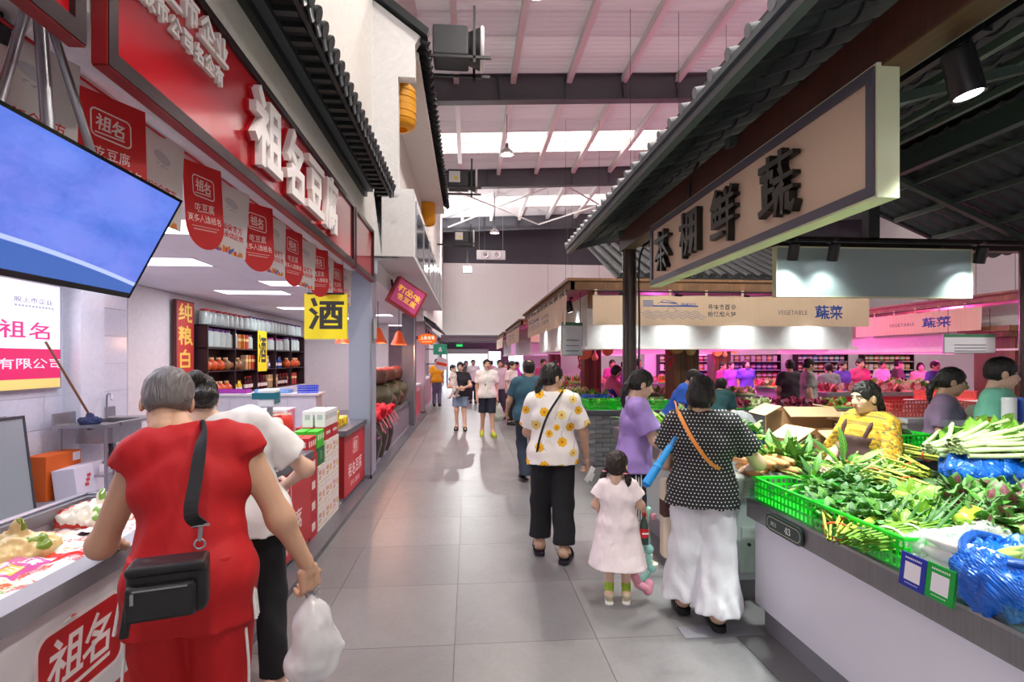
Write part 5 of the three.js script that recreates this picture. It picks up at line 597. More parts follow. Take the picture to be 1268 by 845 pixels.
{ const ct = canvas(256, 192, (x) => { x.fillStyle = '#ebe6df'; x.fillRect(0, 0, 256, 192); x.fillStyle = '#d8cda0'; x.fillRect(0, 150, 256, 10); ink(x, '祖名', 30, 40, 44, '#c03038', 0.12); x.fillStyle = '#c0565a'; x.fillRect(30, 100, 90, 10); x.fillRect(30, 118, 60, 8); x.fillStyle = '#d8b86a'; x.beginPath(); x.arc(190, 80, 34, 0, 7); x.fill(); });
  const cm = mat(0xffffff, 0.6, 0, { map: ct }), rm = C(0xba2028, 0.5), gm = C(0x156a38, 0.5);
  for (let i = 0; i < 3; i++) for (let j = 0; j < 3 + (i > 0 ? 1 : 0); j++) { const b = thing('goods_carton', 'white printed carton in the ' + ['bottom', 'second', 'third', 'top'][j] + ' row of the ' + ['stack next to the red cartons', 'middle stack before the counter', 'stack nearest the blue-grey pillar'][i], 'carton', [-1.56, 0.05 + j * 0.205, -5.28 - i * 0.27], 0, 'white cartons stacked before the counter'); part('box', new THREE.BoxGeometry(0.3, 0.2, 0.255).translate(0, 0.1, 0), cm, b); part('tape', box(0.302, 0.002, 0.04, 0, 0.2, 0), C(0xcdbb94), b); }
  for (let j = 0; j < 4; j++) { const b = thing('narrow_carton', 'narrow red carton ' + ['lowest', 'second from below', 'third from below', 'topmost'][j] + ' in the column at the counter end', 'carton', [-1.52, 0.05 + j * 0.19, -5.0], 0, 'red cartons in a column'); part('box', box(0.22, 0.185, 0.24, 0, 0.093, 0), rm, b); part('print', box(0.224, 0.07, 0.1, 0, 0.1, 0), C(0xead6d2), b); }
  { const b = thing('goods_table', 'low table behind the stacked cartons', 'table', [0, 0, 0]); part('top', bx(-2.1, 0.83, -4.9, -1.72, 0.87, -6.12), M.stone, b); part('side', bx(-2.1, 0.05, -4.92, -1.74, 0.83, -6.1), M.white, b); }
  const red2 = thing('goods_carton', 'dark green carton on top of the stacked white cartons', 'carton', [-1.56, 0.665, -5.28]); part('box', box(0.28, 0.17, 0.25, 0, 0.085, 0), gm, red2); part('print', box(0.284, 0.08, 0.08, 0, 0.09, 0), C(0x5fa06a), red2);
  for (let i = 0; i < 2; i++) { const b = thing('goods_carton', 'red carton on top of the stacked white cartons', 'carton', [-1.56, 0.87, -5.55 - i * 0.27], 0, 'red cartons on the white stack'); part('box', box(0.28, 0.13, 0.255, 0, 0.065, 0), rm, b); part('print', box(0.284, 0.03, 0.16, 0, 0.07, 0), C(0xe8cfca), b); }
  const pk = (c, p) => { const g = new THREE.Group(); part('box', rbox(0.1, 0.16, 0.055, 0.003, 0, 0.08, 0), C(c, 0.5), g); part('print', [box(0.104, 0.05, 0.03, 0, 0.1, 0), box(0.05, 0.05, 0.058, 0, 0.1, 0)], C(p), g); return g; }; const kr = pk(0xc8262c, 0xf3e4df), kg = pk(0x49c82c, 0xe2f4d8), kw = pk(0xefecec, 0xb9c2c8);
  for (let i = 0; i < 2; i++) for (let j = 0; j < 4; j++) place(kr, 'drink_pack', 'red drink pack on the narrow red cartons', 'pack', [-1.47 - i * 0.11, 0.811, -4.91 - j * 0.06], 0, 'red drink packs');
  for (let i = 0; i < 2; i++) for (let j = 0; j < 4; j++) place(kg, 'drink_pack', 'bright green drink pack on the dark green carton', 'pack', [-1.47 - i * 0.12, 0.836, -5.19 - j * 0.06], 0, 'green drink packs'); for (let i = 0; i < 2; i++) for (let j = 0; j < 8; j++) place(kw, 'drink_pack', 'white drink pack on the red cartons', 'pack', [-1.47 - i * 0.12, 1.001, -5.46 - j * 0.062], 0, 'white drink packs');
  for (const [z, y] of [[-6.4, 0], [-6.4, 0.1], [-6.62, 0], [-6.84, 0]]) { const b = thing('snack_box', 'yellow snack box on the red counter by the pillar', 'box', [-1.62, 0.871 + y, z], 0.15, 'yellow snack boxes by the pillar'); part('box', rbox(0.2, 0.095, 0.17, 0.004, 0, 0.048, 0), C(0xe7c92a, 0.5), b); part('band', box(0.203, 0.03, 0.12, 0, 0.05, 0), C(0x9c3a1c), b); }
  const bag = (c, c2) => { const g = new THREE.Group(); const q = new THREE.SphereGeometry(1, 14, 10), p = q.attributes.position; for (let i = 0; i < p.count; i++) { const x = p.getX(i), y = p.getY(i), z = p.getZ(i); p.setXYZ(i, Math.sign(x) * Math.abs(x) ** 0.6 * 0.1, Math.sign(y) * Math.abs(y) ** 0.7 * 0.13 + 0.13, z * 0.05 * (1 - y * y * 0.6)); } q.computeVertexNormals(); part('pouch', q, C(c, 0.3), g); part('seal', box(0.16, 0.02, 0.012, 0, 0.26, 0), C(c2, 0.35), g); part('print', ell(0.06, 0.05, 0.052, 0, 0.13, 0), C(c2, 0.35), g); return g; }; const b1 = bag(0xe9e2da, 0xc8342e), b2 = bag(0xcf3a30, 0xf0e0cc);
  for (let k = 0; k < 9; k++) place(k % 2 ? b1 : b2, 'snack_pouch', k % 2 ? 'white snack pouch with red print behind the drink packs' : 'red snack pouch behind the drink packs', 'pouch', [-1.85 - (k % 3) * 0.09, 0.87 + (k > 5 ? 0.0 : 0), -4.95 - (k / 3 | 0) * 0.28 - (k % 3) * 0.05], 0.6, 'snack pouches behind the drinks');
  const st = thing('pouch_box', 'white bin of snack pouches behind the drink packs', 'bin', [-2.05, 0.87, -5.9]); part('body', box(0.3, 0.28, 0.34, 0, 0.14, 0), M.white, st); part('pink_side', box(0.01, 0.26, 0.2, 0.155, 0.14, 0), C(0xd986a8), st); }
{ const s = thing('counter_scale', 'electronic counter scale with steel plate and display on a pole', 'scale', [-1.68, 0.87, -4.25], 0.1); part('body', rbox(0.34, 0.09, 0.36, 0.02, 0, 0.05, 0), C(0xb8bcc8, 0.35), s); part('keypad', at(box(0.2, 0.01, 0.28), 0.14, 0.09, 0, 0, 0, -0.4), C(0x4a5a80), s); part('plate', rbox(0.3, 0.015, 0.3, 0.006, -0.02, 0.115, 0), M.steel, s); part('pole', box(0.04, 0.46, 0.03, 0.1, 0.23, -0.2), M.silver, s); part('display', rbox(0.12, 0.14, 0.22, 0.012, 0.1, 0.5, -0.18), C(0xdfe4ea, 0.35), s); part('display_face', box(0.2, 0.05, 0.004, 0.1, 0.52, -0.066), C(0x1f6f80, 0.2), s); part('display_face', box(0.004, 0.09, 0.18, 0.162, 0.5, -0.18), C(0x2c7f98, 0.2), s);
  for (const [x, y, z, l] of [[-1.85, 0.87, -4.72, 'blue slotted basket on the tofu counter behind the scale'], [-2.95, 1.06, -10.1, 'blue slotted basket on the white partition counter']]) place(crate(0.36, 0.13, 0.26, M.bluePlastic), 'small_basket', l, 'basket', [x, y, z], 0.3); }
{ const r = thing('price_rack', 'thin steel stand with small printed card on the tofu counter', 'stand', [-1.75, 0.87, -3.75]); part('wire', [rod([0, 0, 0], [0, 0.42, 0], 0.006), rod([0.1, 0, -0.02], [0.1, 0.42, -0.02], 0.006), rod([0, 0.42, 0], [0.1, 0.42, -0.02], 0.006)], M.silver, r); part('foot', box(0.14, 0.01, 0.1, 0.05, 0.005, 0), M.silver, r); }
// ================================================================ wine jars beyond the pillar
{ const jg = (m, r, h) => { const g = new THREE.Group(); part('body', lathe([[0, 0], [r * 0.62, 0], [r * 0.8, h * 0.2], [r, h * 0.55], [r * 0.98, h * 0.72], [r * 0.7, h * 0.92], [r * 0.62, h * 0.94]], 22), m, g); part('neck', lathe([[r * 0.62, h * 0.92], [r * 0.6, h], [r * 0.66, h * 1.02]], 20), m, g); return g; };
  const glaze = mat(0x4a4a38, 0.3, 0, { map: T.wood }), glaze2 = mat(0x6b6a50, 0.35, 0, { map: T.wood });
  const big = jg(glaze, 0.26, 0.6), mid = jg(glaze2, 0.28, 0.52), cap = new THREE.Group(); part('body', lathe([[0, 0], [0.12, 0.01], [0.15, 0.08], [0.16, 0.2], [0.13, 0.28], [0.05, 0.32], [0, 0.325]], 18), mat(0x5a3a30, 0.4), cap); part('red_band', lathe([[0.13, 0.26], [0.135, 0.28], [0.08, 0.32], [0, 0.335]], 18), C(0xa23a36, 0.6), cap);
  [[-1.58, -8.3], [-1.58, -8.95], [-1.58, -9.6]].forEach(([x, z], k) => { const j = place(big, 'wine_jar', ['large glazed wine jar standing on the floor right after the pillar', 'large glazed wine jar standing between two others under red bows', 'large glazed wine jar farthest along the row under red bows'][k], 'jar', [x, 0.05, z]);
    const c = thing('red_bow', ['gathered red cloth bow with paper tag on the jar by the pillar', 'gathered red cloth bow with paper tag on the middle wine jar', 'gathered red cloth bow with paper tag on the farthest wine jar'][k], 'bow', [x + 0.05, 0.69, z]); part('cloth', sdfMesh([{ bones: Array.from({ length: 12 }, () => [[rnd(-0.16, 0.16), rnd(0, 0.1), rnd(-0.2, 0.2)], [rnd(-0.2, 0.2), rnd(0, 0.2), rnd(-0.24, 0.24)], 0.05, 0.045]), k: 0.02 }], 0.018, { wob: 0.02, wobF: 40 }), C(0xd1142c, 0.55), c); for (let i = 0; i < 3; i++) part('paper_tag', box(0.006, 0.17, 0.08), C(0xdb7078), c, [0.23, -0.02 - (i % 2) * 0.05, -0.2 + i * 0.2], [0.35 - i * 0.3, 0.2, 0.45]); });
  const sh = thing('jar_shelf', 'grey stepped stand carrying the rear row of wine jars', 'stand', [0, 0, 0]); part('step', bx(-1.98, 0.05, -9.95, -1.44, 0.62, -13.1), M.counterGrey, sh); part('step_top', bx(-2.0, 0.62, -9.93, -1.42, 0.66, -13.12), M.stone, sh);
  [[-1.7, -10.25], [-1.7, -11.45], [-1.7, -12.7]].forEach(([x, z], k) => { place(mid, 'wine_jar', ['olive wine jar at the near end of the stepped stand', 'olive wine jar in the middle of the stepped stand', 'olive wine jar at the far end of the stepped stand'][k], 'jar', [x, 0.66, z]); place(cap, 'jar_cover', ['domed brown cover on the near olive jar', 'domed brown cover on the middle olive jar', 'domed brown cover on the far olive jar'][k], 'jar cover', [x, 1.19, z]); });
  const p = jg(mat(0x5a3a2a, 0.35), 0.17, 0.32); place(p, 'wine_jar', 'small brown jar with red net standing in front of the olive jars', 'jar', [-1.6, 0.661, -10.86]); place(p, 'wine_jar', 'small brown jar with red net between the far olive jars', 'jar', [-1.6, 0.661, -12.08]); }
// shops further along
{ const c = thing('red_counter', 'plain red counter of the shop beyond the dark grey pillar', 'counter', [0, 0, 0]); part('body', bx(-2.2, 0.05, -13.75, -1.45, 0.92, -16.2), C(0xd8323a, 0.4), c); part('top', bx(-2.25, 0.92, -13.72, -1.42, 0.97, -16.22), M.white, c); for (let k = 0; k < 12; k++) part('rim_tile', box(0.01, 0.12, 0.18, -1.443, 0.82, -13.9 - k * 0.19), C(0xe6a0a8), c);
  const c2 = thing('red_counter', 'low pinkish counter of the last shop before the yellow-shirted man', 'counter', [0, 0, 0]); part('body', bx(-2.2, 0.05, -16.8, -1.5, 0.95, -22), C(0xa86a74, 0.5), c2); part('top', bx(-2.25, 0.95, -16.78, -1.48, 1.0, -22), M.white, c2); for (let k = 0; k < 6; k++) part('panel_joint', bx(-1.502, 0.1, -17.4 - k * 0.8, -1.495, 0.95, -17.42 - k * 0.8), M.charcoal, c2); }
{ const t = canvas(256, 256, (x) => { x.fillStyle = '#a8356a'; x.fillRect(0, 0, 256, 256); x.strokeStyle = '#701a22'; x.lineWidth = 14; x.strokeRect(0, 0, 256, 256); ink(x, '新品味', 22, 56, 68, '#f2b43c', 0.14); ink(x, '老豆腐', 40, 140, 58, '#f2b43c', 0.14); });
  const d = thing('projecting_sign', 'red and purple projecting shop sign with orange characters under the bay', 'sign', [-1.02, 2.7, -8.9], 0); const g = new THREE.Group(); g.name = 'case'; g.rotation.set(0, 0.55, -0.5); d.add(g); part('box', box(0.56, 0.46, 0.12), C(0xa01420, 0.4), g); part('face', new THREE.PlaneGeometry(0.52, 0.42), new THREE.MeshStandardMaterial({ map: t, emissive: 0xffffff, emissiveMap: t, emissiveIntensity: 0.3, roughness: 0.4 }), g, [0, 0, 0.0605]); part('bracket', rod([-0.2, 0.0, -0.06], [-0.25, 0.3, -0.08], 0.02), M.dark, d);
  const ov = canvas(256, 128, (x) => { x.fillStyle = '#f0690f'; x.fillRect(0, 0, 256, 128); ink(x, '上品名味', 30, 24, 48, '#fff2e0', 0.13); x.fillStyle = '#ffe2c0'; for (let k = 0; k < 9; k++) x.fillRect(60 + k * 16, 92, 10, 10); });
  const o = thing('oval_sign', 'orange oval shop sign projecting over the aisle', 'sign', PZ(529, 420, -15.5)); part('disc', at(cyl(0.27, 0.27, 0.08, 0, 0, 0, 32), 0, 0, -0.04, PI / 2).scale(1, 0.6, 1), C(0xe8700f, 0.4), o); const cg = new THREE.CircleGeometry(0.255, 32).scale(1, 0.6, 1); part('print', cg, new THREE.MeshStandardMaterial({ map: ov, emissive: 0xffffff, emissiveMap: ov, emissiveIntensity: 0.35 }), o, [0, 0, 0.0415]); part('arm', rod([-0.25, 0, 0], [-0.45, 0.05, 0], 0.02), M.dark, o);
  const gt = canvas(128, 96, (x) => { x.fillStyle = '#35b78c'; x.fillRect(0, 0, 128, 96); x.fillStyle = '#e8f8f0'; x.beginPath(); x.arc(66, 38, 14, 0, 7); x.fill(); x.fillRect(48, 50, 36, 22); x.fillStyle = '#22507a'; for (let k = 0; k < 5; k++) x.fillRect(20 + k * 20, 66 + (k % 2) * 4, 8, 14); });
  const w = thing('green_sign', 'small green square sign hanging below the oval sign', 'sign', PZ(545, 433, -17.5)); part('case', rbox(0.44, 0.34, 0.06, 0.02), C(0x2fa880, 0.4), w); part('face', new THREE.PlaneGeometry(0.4, 0.3), mat(0xffffff, 0.4, 0, { map: gt }), w, [0, 0, 0.0315]); part('arm', rod([-0.2, 0, 0], [-0.75, 0.02, 0], 0.015), M.dark, w);
  const h = thing('round_sign', 'round white sign with a red bar by the man in yellow', 'sign', PZ(547, 451, -18.3)); part('disc', at(cyl(0.24, 0.24, 0.05, 0, 0, 0, 8), 0, 0, -0.02, PI / 2), M.white, h); part('bar', at(box(0.36, 0.1, 0.02), 0, 0, 0.03, 0, 0, -0.2), C(0xe0481c), h); part('arm', rod([-0.2, 0, 0], [-0.75, 0, 0], 0.015), M.dark, h);
  const e = thing('exit_sign', 'small green exit sign glowing under the entrance canopy', 'exit sign', PZ(569, 428, -30.8)); part('case', rbox(0.4, 0.18, 0.05, 0.01), M.dark, e); part('face', box(0.36, 0.14, 0.01, 0, 0, 0.027), glow(0x20c060, 0.9), e); }
for (const [px, py, z, c, l] of [[468, 425, -10.5, 0xe8571c, 'orange conical pendant lamp over the jars next to the grey pillar'], [494, 427, -11.8, 0xe8571c, 'orange conical pendant lamp beside the dark grey pillar'], [424, 425, -12.5, 0xe06a3a, 'orange conical pendant lamp seen below the yellow sign']]) { const p = PZ(px, py, z), d = thing('pendant_lamp', l, 'pendant lamp', p); part('shade', lathe([[0.03, 0.3], [0.07, 0.26], [0.12, 0.12], [0.18, 0.0], [0.17, 0.0], [0.11, 0.12], [0.05, 0.25]], 18), mat(c, 0.4, 0, { side: THREE.DoubleSide }), d); part('cord', rod([0, 0.3, 0], [0, 2.86 - p.y, 0], 0.008, 5), M.dark, d); part('bulb', sph(0.05, 0, 0.06, 0), glow(0xffd0a0, 4), d); const l2 = new THREE.PointLight(0xffc09a, 1.2); l2.position.set(0, 0.0, 0); l2.castShadow = true; d.add(l2); }
{ const b = thing('price_board', 'small grey notice board hanging on the blue-grey pillar', 'notice', [-1.32, 2.1, -7.62], 0); part('plate', box(0.012, 0.28, 0.24, 0.02, 0, 0.06), M.silver, b); part('sheet', box(0.004, 0.24, 0.2, 0.028, -0.01, 0.06), C(0xb8bcc4), b); for (const z of [-0.03, 0.15]) part('wire', rod([0.02, 0.14, z], [0.01, 0.32, z], 0.003, 5), M.silver, b); }
// ================================================================ freezer with packed food
{ const f = thing('chest_freezer', 'white open chest freezer with grey rim and red characters on its side', 'freezer', [0, 0, 0]); const X0 = -2.32, X1 = -1.48, Z0 = 0.2, Z1 = -3.42, top = 0.87, wm = C(0xd9d8dc, 0.35);
  part('side_wall', bx(X1 - 0.07, 0.05, Z0, X1, 0.8, Z1), wm, f); part('side_wall', bx(X0, 0.05, Z0, X0 + 0.07, 0.8, Z1), wm, f); part('end_wall', bx(X0 + 0.07, 0.05, Z1, X1 - 0.07, 0.8, Z1 + 0.07), wm, f); part('end_wall', bx(X0 + 0.07, 0.05, Z0 - 0.07, X1 - 0.07, 0.8, Z0), wm, f); part('floor', bx(X0 + 0.06, 0.06, Z0 - 0.06, X1 - 0.06, 0.66, Z1 + 0.06), wm, f);
  const rm = mat(0x8f9097, 0.35, 0.2), rim = (x0, z0, x1, z1) => part('rim', bx(x0, 0.8, z0, x1, top, z1), rm, f); rim(X1 - 0.09, Z0, X1 + 0.02, Z1 - 0.02); rim(X0 - 0.02, Z0, X0 + 0.09, Z1 - 0.02); rim(X0 + 0.09, Z1 + 0.09, X1 - 0.09, Z1 - 0.02);
  for (const y of [0.84, 0.87]) { part('lid_track', bx(X0 + 0.05, y, Z1 + 0.06, X1 - 0.05, y + 0.012, Z1 + 0.02), M.silver, f); part('lid_track', bx(X0 + 0.03, y, Z0, X0 + 0.06, y + 0.012, Z1), M.silver, f); } part('crossbar', bx(X0 + 0.07, 0.72, -1.95, X1 - 0.07, 0.76, -2.0), M.white, f);
  const lt = canvas(1024, 512, (x) => { x.fillStyle = '#dbdade'; x.fillRect(0, 0, 1024, 512); x.fillStyle = '#bd1a20'; x.fillRect(0, 330, 1024, 182); logo(x, 500, 165, 250, '#c01a20', '#efe6e6', 0.0); ink(x, '更多人选', 420, 355, 120, '#f2e6e6', 0.1, false, 1.2); }); part('side_print', new THREE.PlaneGeometry(1.5, 0.72), mat(0xffffff, 0.35, 0, { map: lt }), f, [X1 + 0.002, 0.43, -2.2], [0, PI / 2, 0]); part('bolt', at(cyl(0.01, 0.01, 0.01), X1, 0.76, -2.05, 0, 0, PI / 2), M.dark, f);
  const prints = [['#e8e4da', '#c8302a', '#e8b43a', 'white food pouch with red print lying in the freezer'], ['#c85a9a', '#f0e0ee', '#e8c84a', 'magenta food pouch with noodle picture lying in the freezer'], ['#efe9d2', '#d8402c', '#7aa84a', 'cream food pouch with small pictures lying in the freezer'], ['#c6d4cc', '#d04840', '#efe9e2', 'pale green food pouch lying in the freezer'], ['#d0302c', '#f2d8c8', '#f0b040', 'red food pouch lying in the freezer'], ['#e6e6ee', '#b85a6a', '#c9a878', 'clear food pouch of tofu sheets lying in the freezer']];
  const pg = (() => { const g = new THREE.PlaneGeometry(0.3, 0.22, 12, 10), back = g.clone(); const sh = (q, s) => { const p = q.attributes.position; for (let i = 0; i < p.count; i++) { const u = p.getX(i) / 0.15, v = p.getY(i) / 0.11; p.setZ(i, s * 0.028 * Math.max(0, 1 - u ** 4) * Math.max(0, 1 - v ** 4) + 0.004 * Math.sin(u * 9 + v * 5)); } q.computeVertexNormals(); return q; }; sh(g, 1); return g.rotateX(-PI / 2); })();
  const pms = prints.map(([a, b, c]) => mat(0xffffff, 0.18, 0, { side: THREE.DoubleSide, map: canvas(192, 144, (x) => { x.fillStyle = a; x.fillRect(0, 0, 192, 144); x.fillStyle = b; x.fillRect(0, 0, 192, 16); x.beginPath(); x.ellipse(70, 84, 46, 30, 0, 0, 7); x.fill(); for (let k = 0; k < 60; k++) { x.fillStyle = [c, b, a][k % 3]; x.fillRect(30 + rnd(90), 56 + rnd(56), 5 + rnd(9), 3 + rnd(4)); } ink(x, '豆腐', 122, 28, 28, b === '#f0e0ee' ? '#fff' : b, 0.13); x.fillStyle = c; x.fillRect(128, 70, 46, 40); x.fillStyle = '#fff'; x.fillRect(134, 78, 30, 5); x.fillRect(134, 90, 24, 4); }) }));
  for (let j = 0; j < 8; j++) for (let i = 0; i < 4; i++) for (let l = 0; l < 2; l++) { const k = (i * 5 + j * 3 + l * 2 + (i * j)) % 6, m = solo('food_pouch', prints[k][3], 'food pouch', pg, pms[k], [X0 + 0.18 + i * 0.16 + rnd(-0.03, 0.03), 0.7 + l * 0.05 + (j > 5 ? 0.03 : 0) + rnd(0.02), -3.22 + j * 0.24 + rnd(-0.04, 0.04)], [rnd(-0.25, 0.25), rnd(-0.9, 0.9), rnd(-0.25, 0.25)], 'food pouches in the freezer: ' + prints[k][3].split(' ').slice(0, 2).join(' ')); }
  const big = sdfMesh([{ bones: [[[0, 0.07, 0], [0.12, 0.07, 0.05], 0.1, 0.09], [[-0.1, 0.06, 0.02], [0.15, 0.06, -0.04], 0.08, 0.07], [[0.05, 0.12, 0], [0.06, 0.22, 0.02], 0.05, 0.02]], k: 0.05 }], 0.012, { wob: 0.014, wobF: 26 }); const bp = mat(0xffffff, 0.25, 0, { map: pms[2].map }); { const p = big.attributes.position, a = new Float32Array(p.count * 2); for (let i = 0; i < p.count; i++) { a[i * 2] = p.getX(i) * 3 + 0.5; a[i * 2 + 1] = (p.getZ(i) + p.getY(i)) * 4 + 0.3; } big.setAttribute('uv', new THREE.BufferAttribute(a, 2)); bp.map = bp.map.clone(); bp.map.wrapS = bp.map.wrapT = THREE.RepeatWrapping; } solo('food_bag', 'large knotted bag of frozen snacks at the back of the freezer', 'food bag', big, bp, [-2.08, 0.72, -3.15]); solo('food_bag', 'large yellow-white bag of frozen snacks beside the freezer wall', 'food bag', big, mat(0xe6d2a2, 0.25, 0, { map: bp.map }), [-2.12, 0.7, -2.6], [0, 1.2, 0]); }
// ================================================================ people in the foreground
const NAVY = fabric(0x1b2334), BLACKF = fabric(0x14151a), JEANS = fabric(0x222c3c), WHITEF = fabric(0xe9e7e6);
const rib = (pts, w, t, m, parent, name, up) => { // flat strap through world points
  const c = new THREE.CatmullRomCurve3(pts.map((p) => p.isVector3 ? p : V(...p))), n = 28, pos = [], idx = []; let prev;
  for (let i = 0; i <= n; i++) { const p = c.getPoint(i / n), d = c.getTangent(i / n), s = d.clone().cross(up).normalize().multiplyScalar(w / 2), q = s.clone().cross(d).normalize().multiplyScalar(t / 2); for (const [a, b] of [[1, 1], [1, -1], [-1, -1], [-1, 1]]) { const v = p.clone().addScaledVector(s, a).addScaledVector(q, b); pos.push(v.x, v.y, v.z); } if (i) for (let k = 0; k < 4; k++) { const a = (i - 1) * 4 + k, b = (i - 1) * 4 + (k + 1) % 4; idx.push(a, b, b + 4, a, b + 4, a + 4); } }
  const g = new THREE.BufferGeometry(); g.setAttribute('position', new THREE.BufferAttribute(new Float32Array(pos), 3)); g.setIndex(idx); return part(name, (() => { const f = g.toNonIndexed(); f.computeVertexNormals(); return f; })(), m, parent);
};
function carrierBag(label, p, h, w, m, turn = 0, fill) {   // knotted plastic bag hanging from p
  const b = thing('plastic_bag', label, 'plastic bag', p, turn);
  part('film', sdfMesh([{ bones: [[[0, 0, 0], [0, -h * 0.3, 0], 0.012, w * 0.3], [[0, -h * 0.3, 0], [0, -h * 0.72, 0.0], w * 0.34, w * 0.46], [[-w * 0.2, -h * 0.8, 0], [w * 0.2, -h * 0.78, 0], w * 0.3, w * 0.28], [[w * 0.2, -h * 0.55, 0], [w * 0.55, -h * 0.62, 0], 0.06, 0.012]], k: 0.05 }], 0.01, { wob: 0.006, wobF: 16 }), m, b);
  part('knot', new THREE.TorusGeometry(0.02, 0.008, 8, 14).translate(0, 0.0, 0), m, b); for (const s of [-1, 1]) part('handle_tip', rod([0, 0, 0], [s * 0.025, 0.03, 0.01], 0.009, 6, 0.003), m, b); if (fill) fill(b); return b;
}
const FILM = mat(0xf4f4f6, 0.25, 0, { transmission: 0.45, thickness: 0, bumpMap: T.crumple, bumpScale: 0.006 });
const redM = fabric(0xb4060f, { roughness: 0.75 });
const man1 = person({ label: 'man in red sleeveless top and red shorts leaning on the freezer', pos: [-0.95, 0, -1.92], turn: PI + 0.2, h: 1.69, girth: 0.95, shoulder: 0.98, limb: 1.08, lean: 0.34, side: -0.08, headShift: [0.1, -0.02, 0.02], headTurn: [0.36, 0.3, 0.1], headFollow: 0.4, cell: 0.011, skin: [0.58, 0.34, 0.22], hair: { style: 'short', mat: HAIRGREY },
  pose: { elL: [0.36, 1.0, 0.24], wrL: [0.42, 0.94, 0.46], elR: [-0.27, 1.08, 0.12], wrR: [-0.36, 0.88, 0.16] }, hands: { R: { curl: 1.15, palm: [0.5, 0, 0.6], dir: [-0.15, -1, 0.1] }, L: { curl: 0.6, palm: [0, -1, 0] } }, top: { name: 'vest', mat: redM, sleeve: 0.12, hem: 0.78, loose: 0.018, sleeveFlare: 0.015, flare: 0.006, wob: 0.005 }, bottom: { name: 'shorts', mat: redM, end: 0.44, loose: 0.024, width: 0.105 }, shoes: { type: 'sandal', mat: C(0x333333) }, footY: 0.03 });
for (const s of [-1, 1]) { part('side_panel', sdfMesh([{ bones: [[[s * 0.165, 0.76, 0.0], [s * 0.16, 1.0, 0.02], 0.052, 0.03]], cut: [[[0, 0.785, 0], [0, -1, 0]]] }], 0.01), BLACKF, man1); for (const k of [-1, 0, 1]) part('white_stripe', rod([s * 0.212, 0.785, -0.03 + k * 0.02], [s * 0.19, 0.98, -0.01 + k * 0.014], 0.006, 6), WHITEF, man1); part('piping', tube([[s * 0.18, 0.76, -0.05], [s * 0.19, 0.6, -0.05], [s * 0.18, 0.46, -0.05]], 0.005, 16, 6), WHITEF, man1); }
{ const b = thing('shoulder_bag', 'small black leather shoulder bag hanging on the back of the man in red', 'bag', PZ(210, 726, -1.6), 0.3); const bm = mat(0x0d0d10, 0.28, 0, { bumpMap: T.crumple, bumpScale: 0.0012 });
  part('body', rbox(0.2, 0.15, 0.085, 0.025, 0, 0, 0, 4), bm, b); part('front_pocket', rbox(0.17, 0.1, 0.03, 0.013, -0.01, -0.02, 0.05, 3), bm, b); part('flap', at(rbox(0.195, 0.03, 0.1, 0.012, 0, 0.065, 0.008, 3), 0, 0, 0), bm, b); part('zip', box(0.13, 0.004, 0.004, -0.01, 0.02, 0.067), M.silver, b); part('zip_pull', box(0.008, 0.03, 0.004, -0.075, 0.0, 0.068), M.silver, b); part('ring', new THREE.TorusGeometry(0.014, 0.003, 8, 18).translate(0.075, 0.11, 0), M.silver, b); part('clasp', [rod([0.075, 0.12, 0], [0.078, 0.16, 0], 0.006), box(0.045, 0.006, 0.006, 0.078, 0.165, 0)], M.silver, b); part('tassel', rod([-0.09, -0.02, 0.03], [-0.1, -0.11, 0.04], 0.012, 8), bm, b);
  b.updateMatrixWorld(true); const st = b.localToWorld(V(0.078, 0.165, 0)); const inv = b.matrixWorld.clone().invert(); rib([st, PZ(237, 640, -1.6), PZ(243, 590, -1.67), PZ(249, 548, -1.76), PZ(252, 528, -1.88), PZ(250, 530, -2.02)].map((p) => p.clone().applyMatrix4(inv)), 0.04, 0.004, mat(0x1a1a1e, 0.8), b, 'strap', V(0, 0, 1).transformDirection(inv)); }
{ const p = toWorld(man1, add(man1.joints.wrR, [-0.02, -0.13, 0.02])); carrierBag('white translucent plastic bag hanging from the hand of the man in red', p, 0.34, 0.2, FILM, 0.2, (b) => { part('food_packet', ell(0.07, 0.03, 0.06, 0.0, -0.28, 0), C(0x3a3f3c, 0.5), b); part('food_packet', ell(0.06, 0.07, 0.05, -0.01, -0.2, 0), C(0xd9d9d4, 0.5), b); }); }
person({ label: 'woman in white tee and black trousers with her hair in a bun', pos: [-1.12, 0, -2.78], turn: PI + 0.25, h: 1.64, girth: 1.02, lean: 0.14, side: -0.31, headShift: [0.04, -0.02, 0], headTurn: [0.3, 0.25, 0], cell: 0.012, skin: SKIN.light, hair: { style: 'bun' }, pose: { elR: [-0.29, 1.12, 0.16], wrR: [-0.18, 1.0, 0.36], elL: [0.42, 1.08, 0.12], wrL: [0.32, 0.98, 0.34], anR: [-0.15, 0.085, -0.1], knR: [-0.12, 0.5, 0.02], toeR: [-0.2, 0.035, 0.04] }, top: { name: 'tee', mat: WHITEF, hem: 0.84, loose: 0.026, flare: 0.02, sleeve: 0.7, sleeveFlare: 0.03 }, bottom: { mat: BLACKF, end: 0.12, loose: 0.014 }, shoes: { type: 'shoe', mat: C(0xe6e6e6, 0.5), sole: C(0xd8d8d8) } });
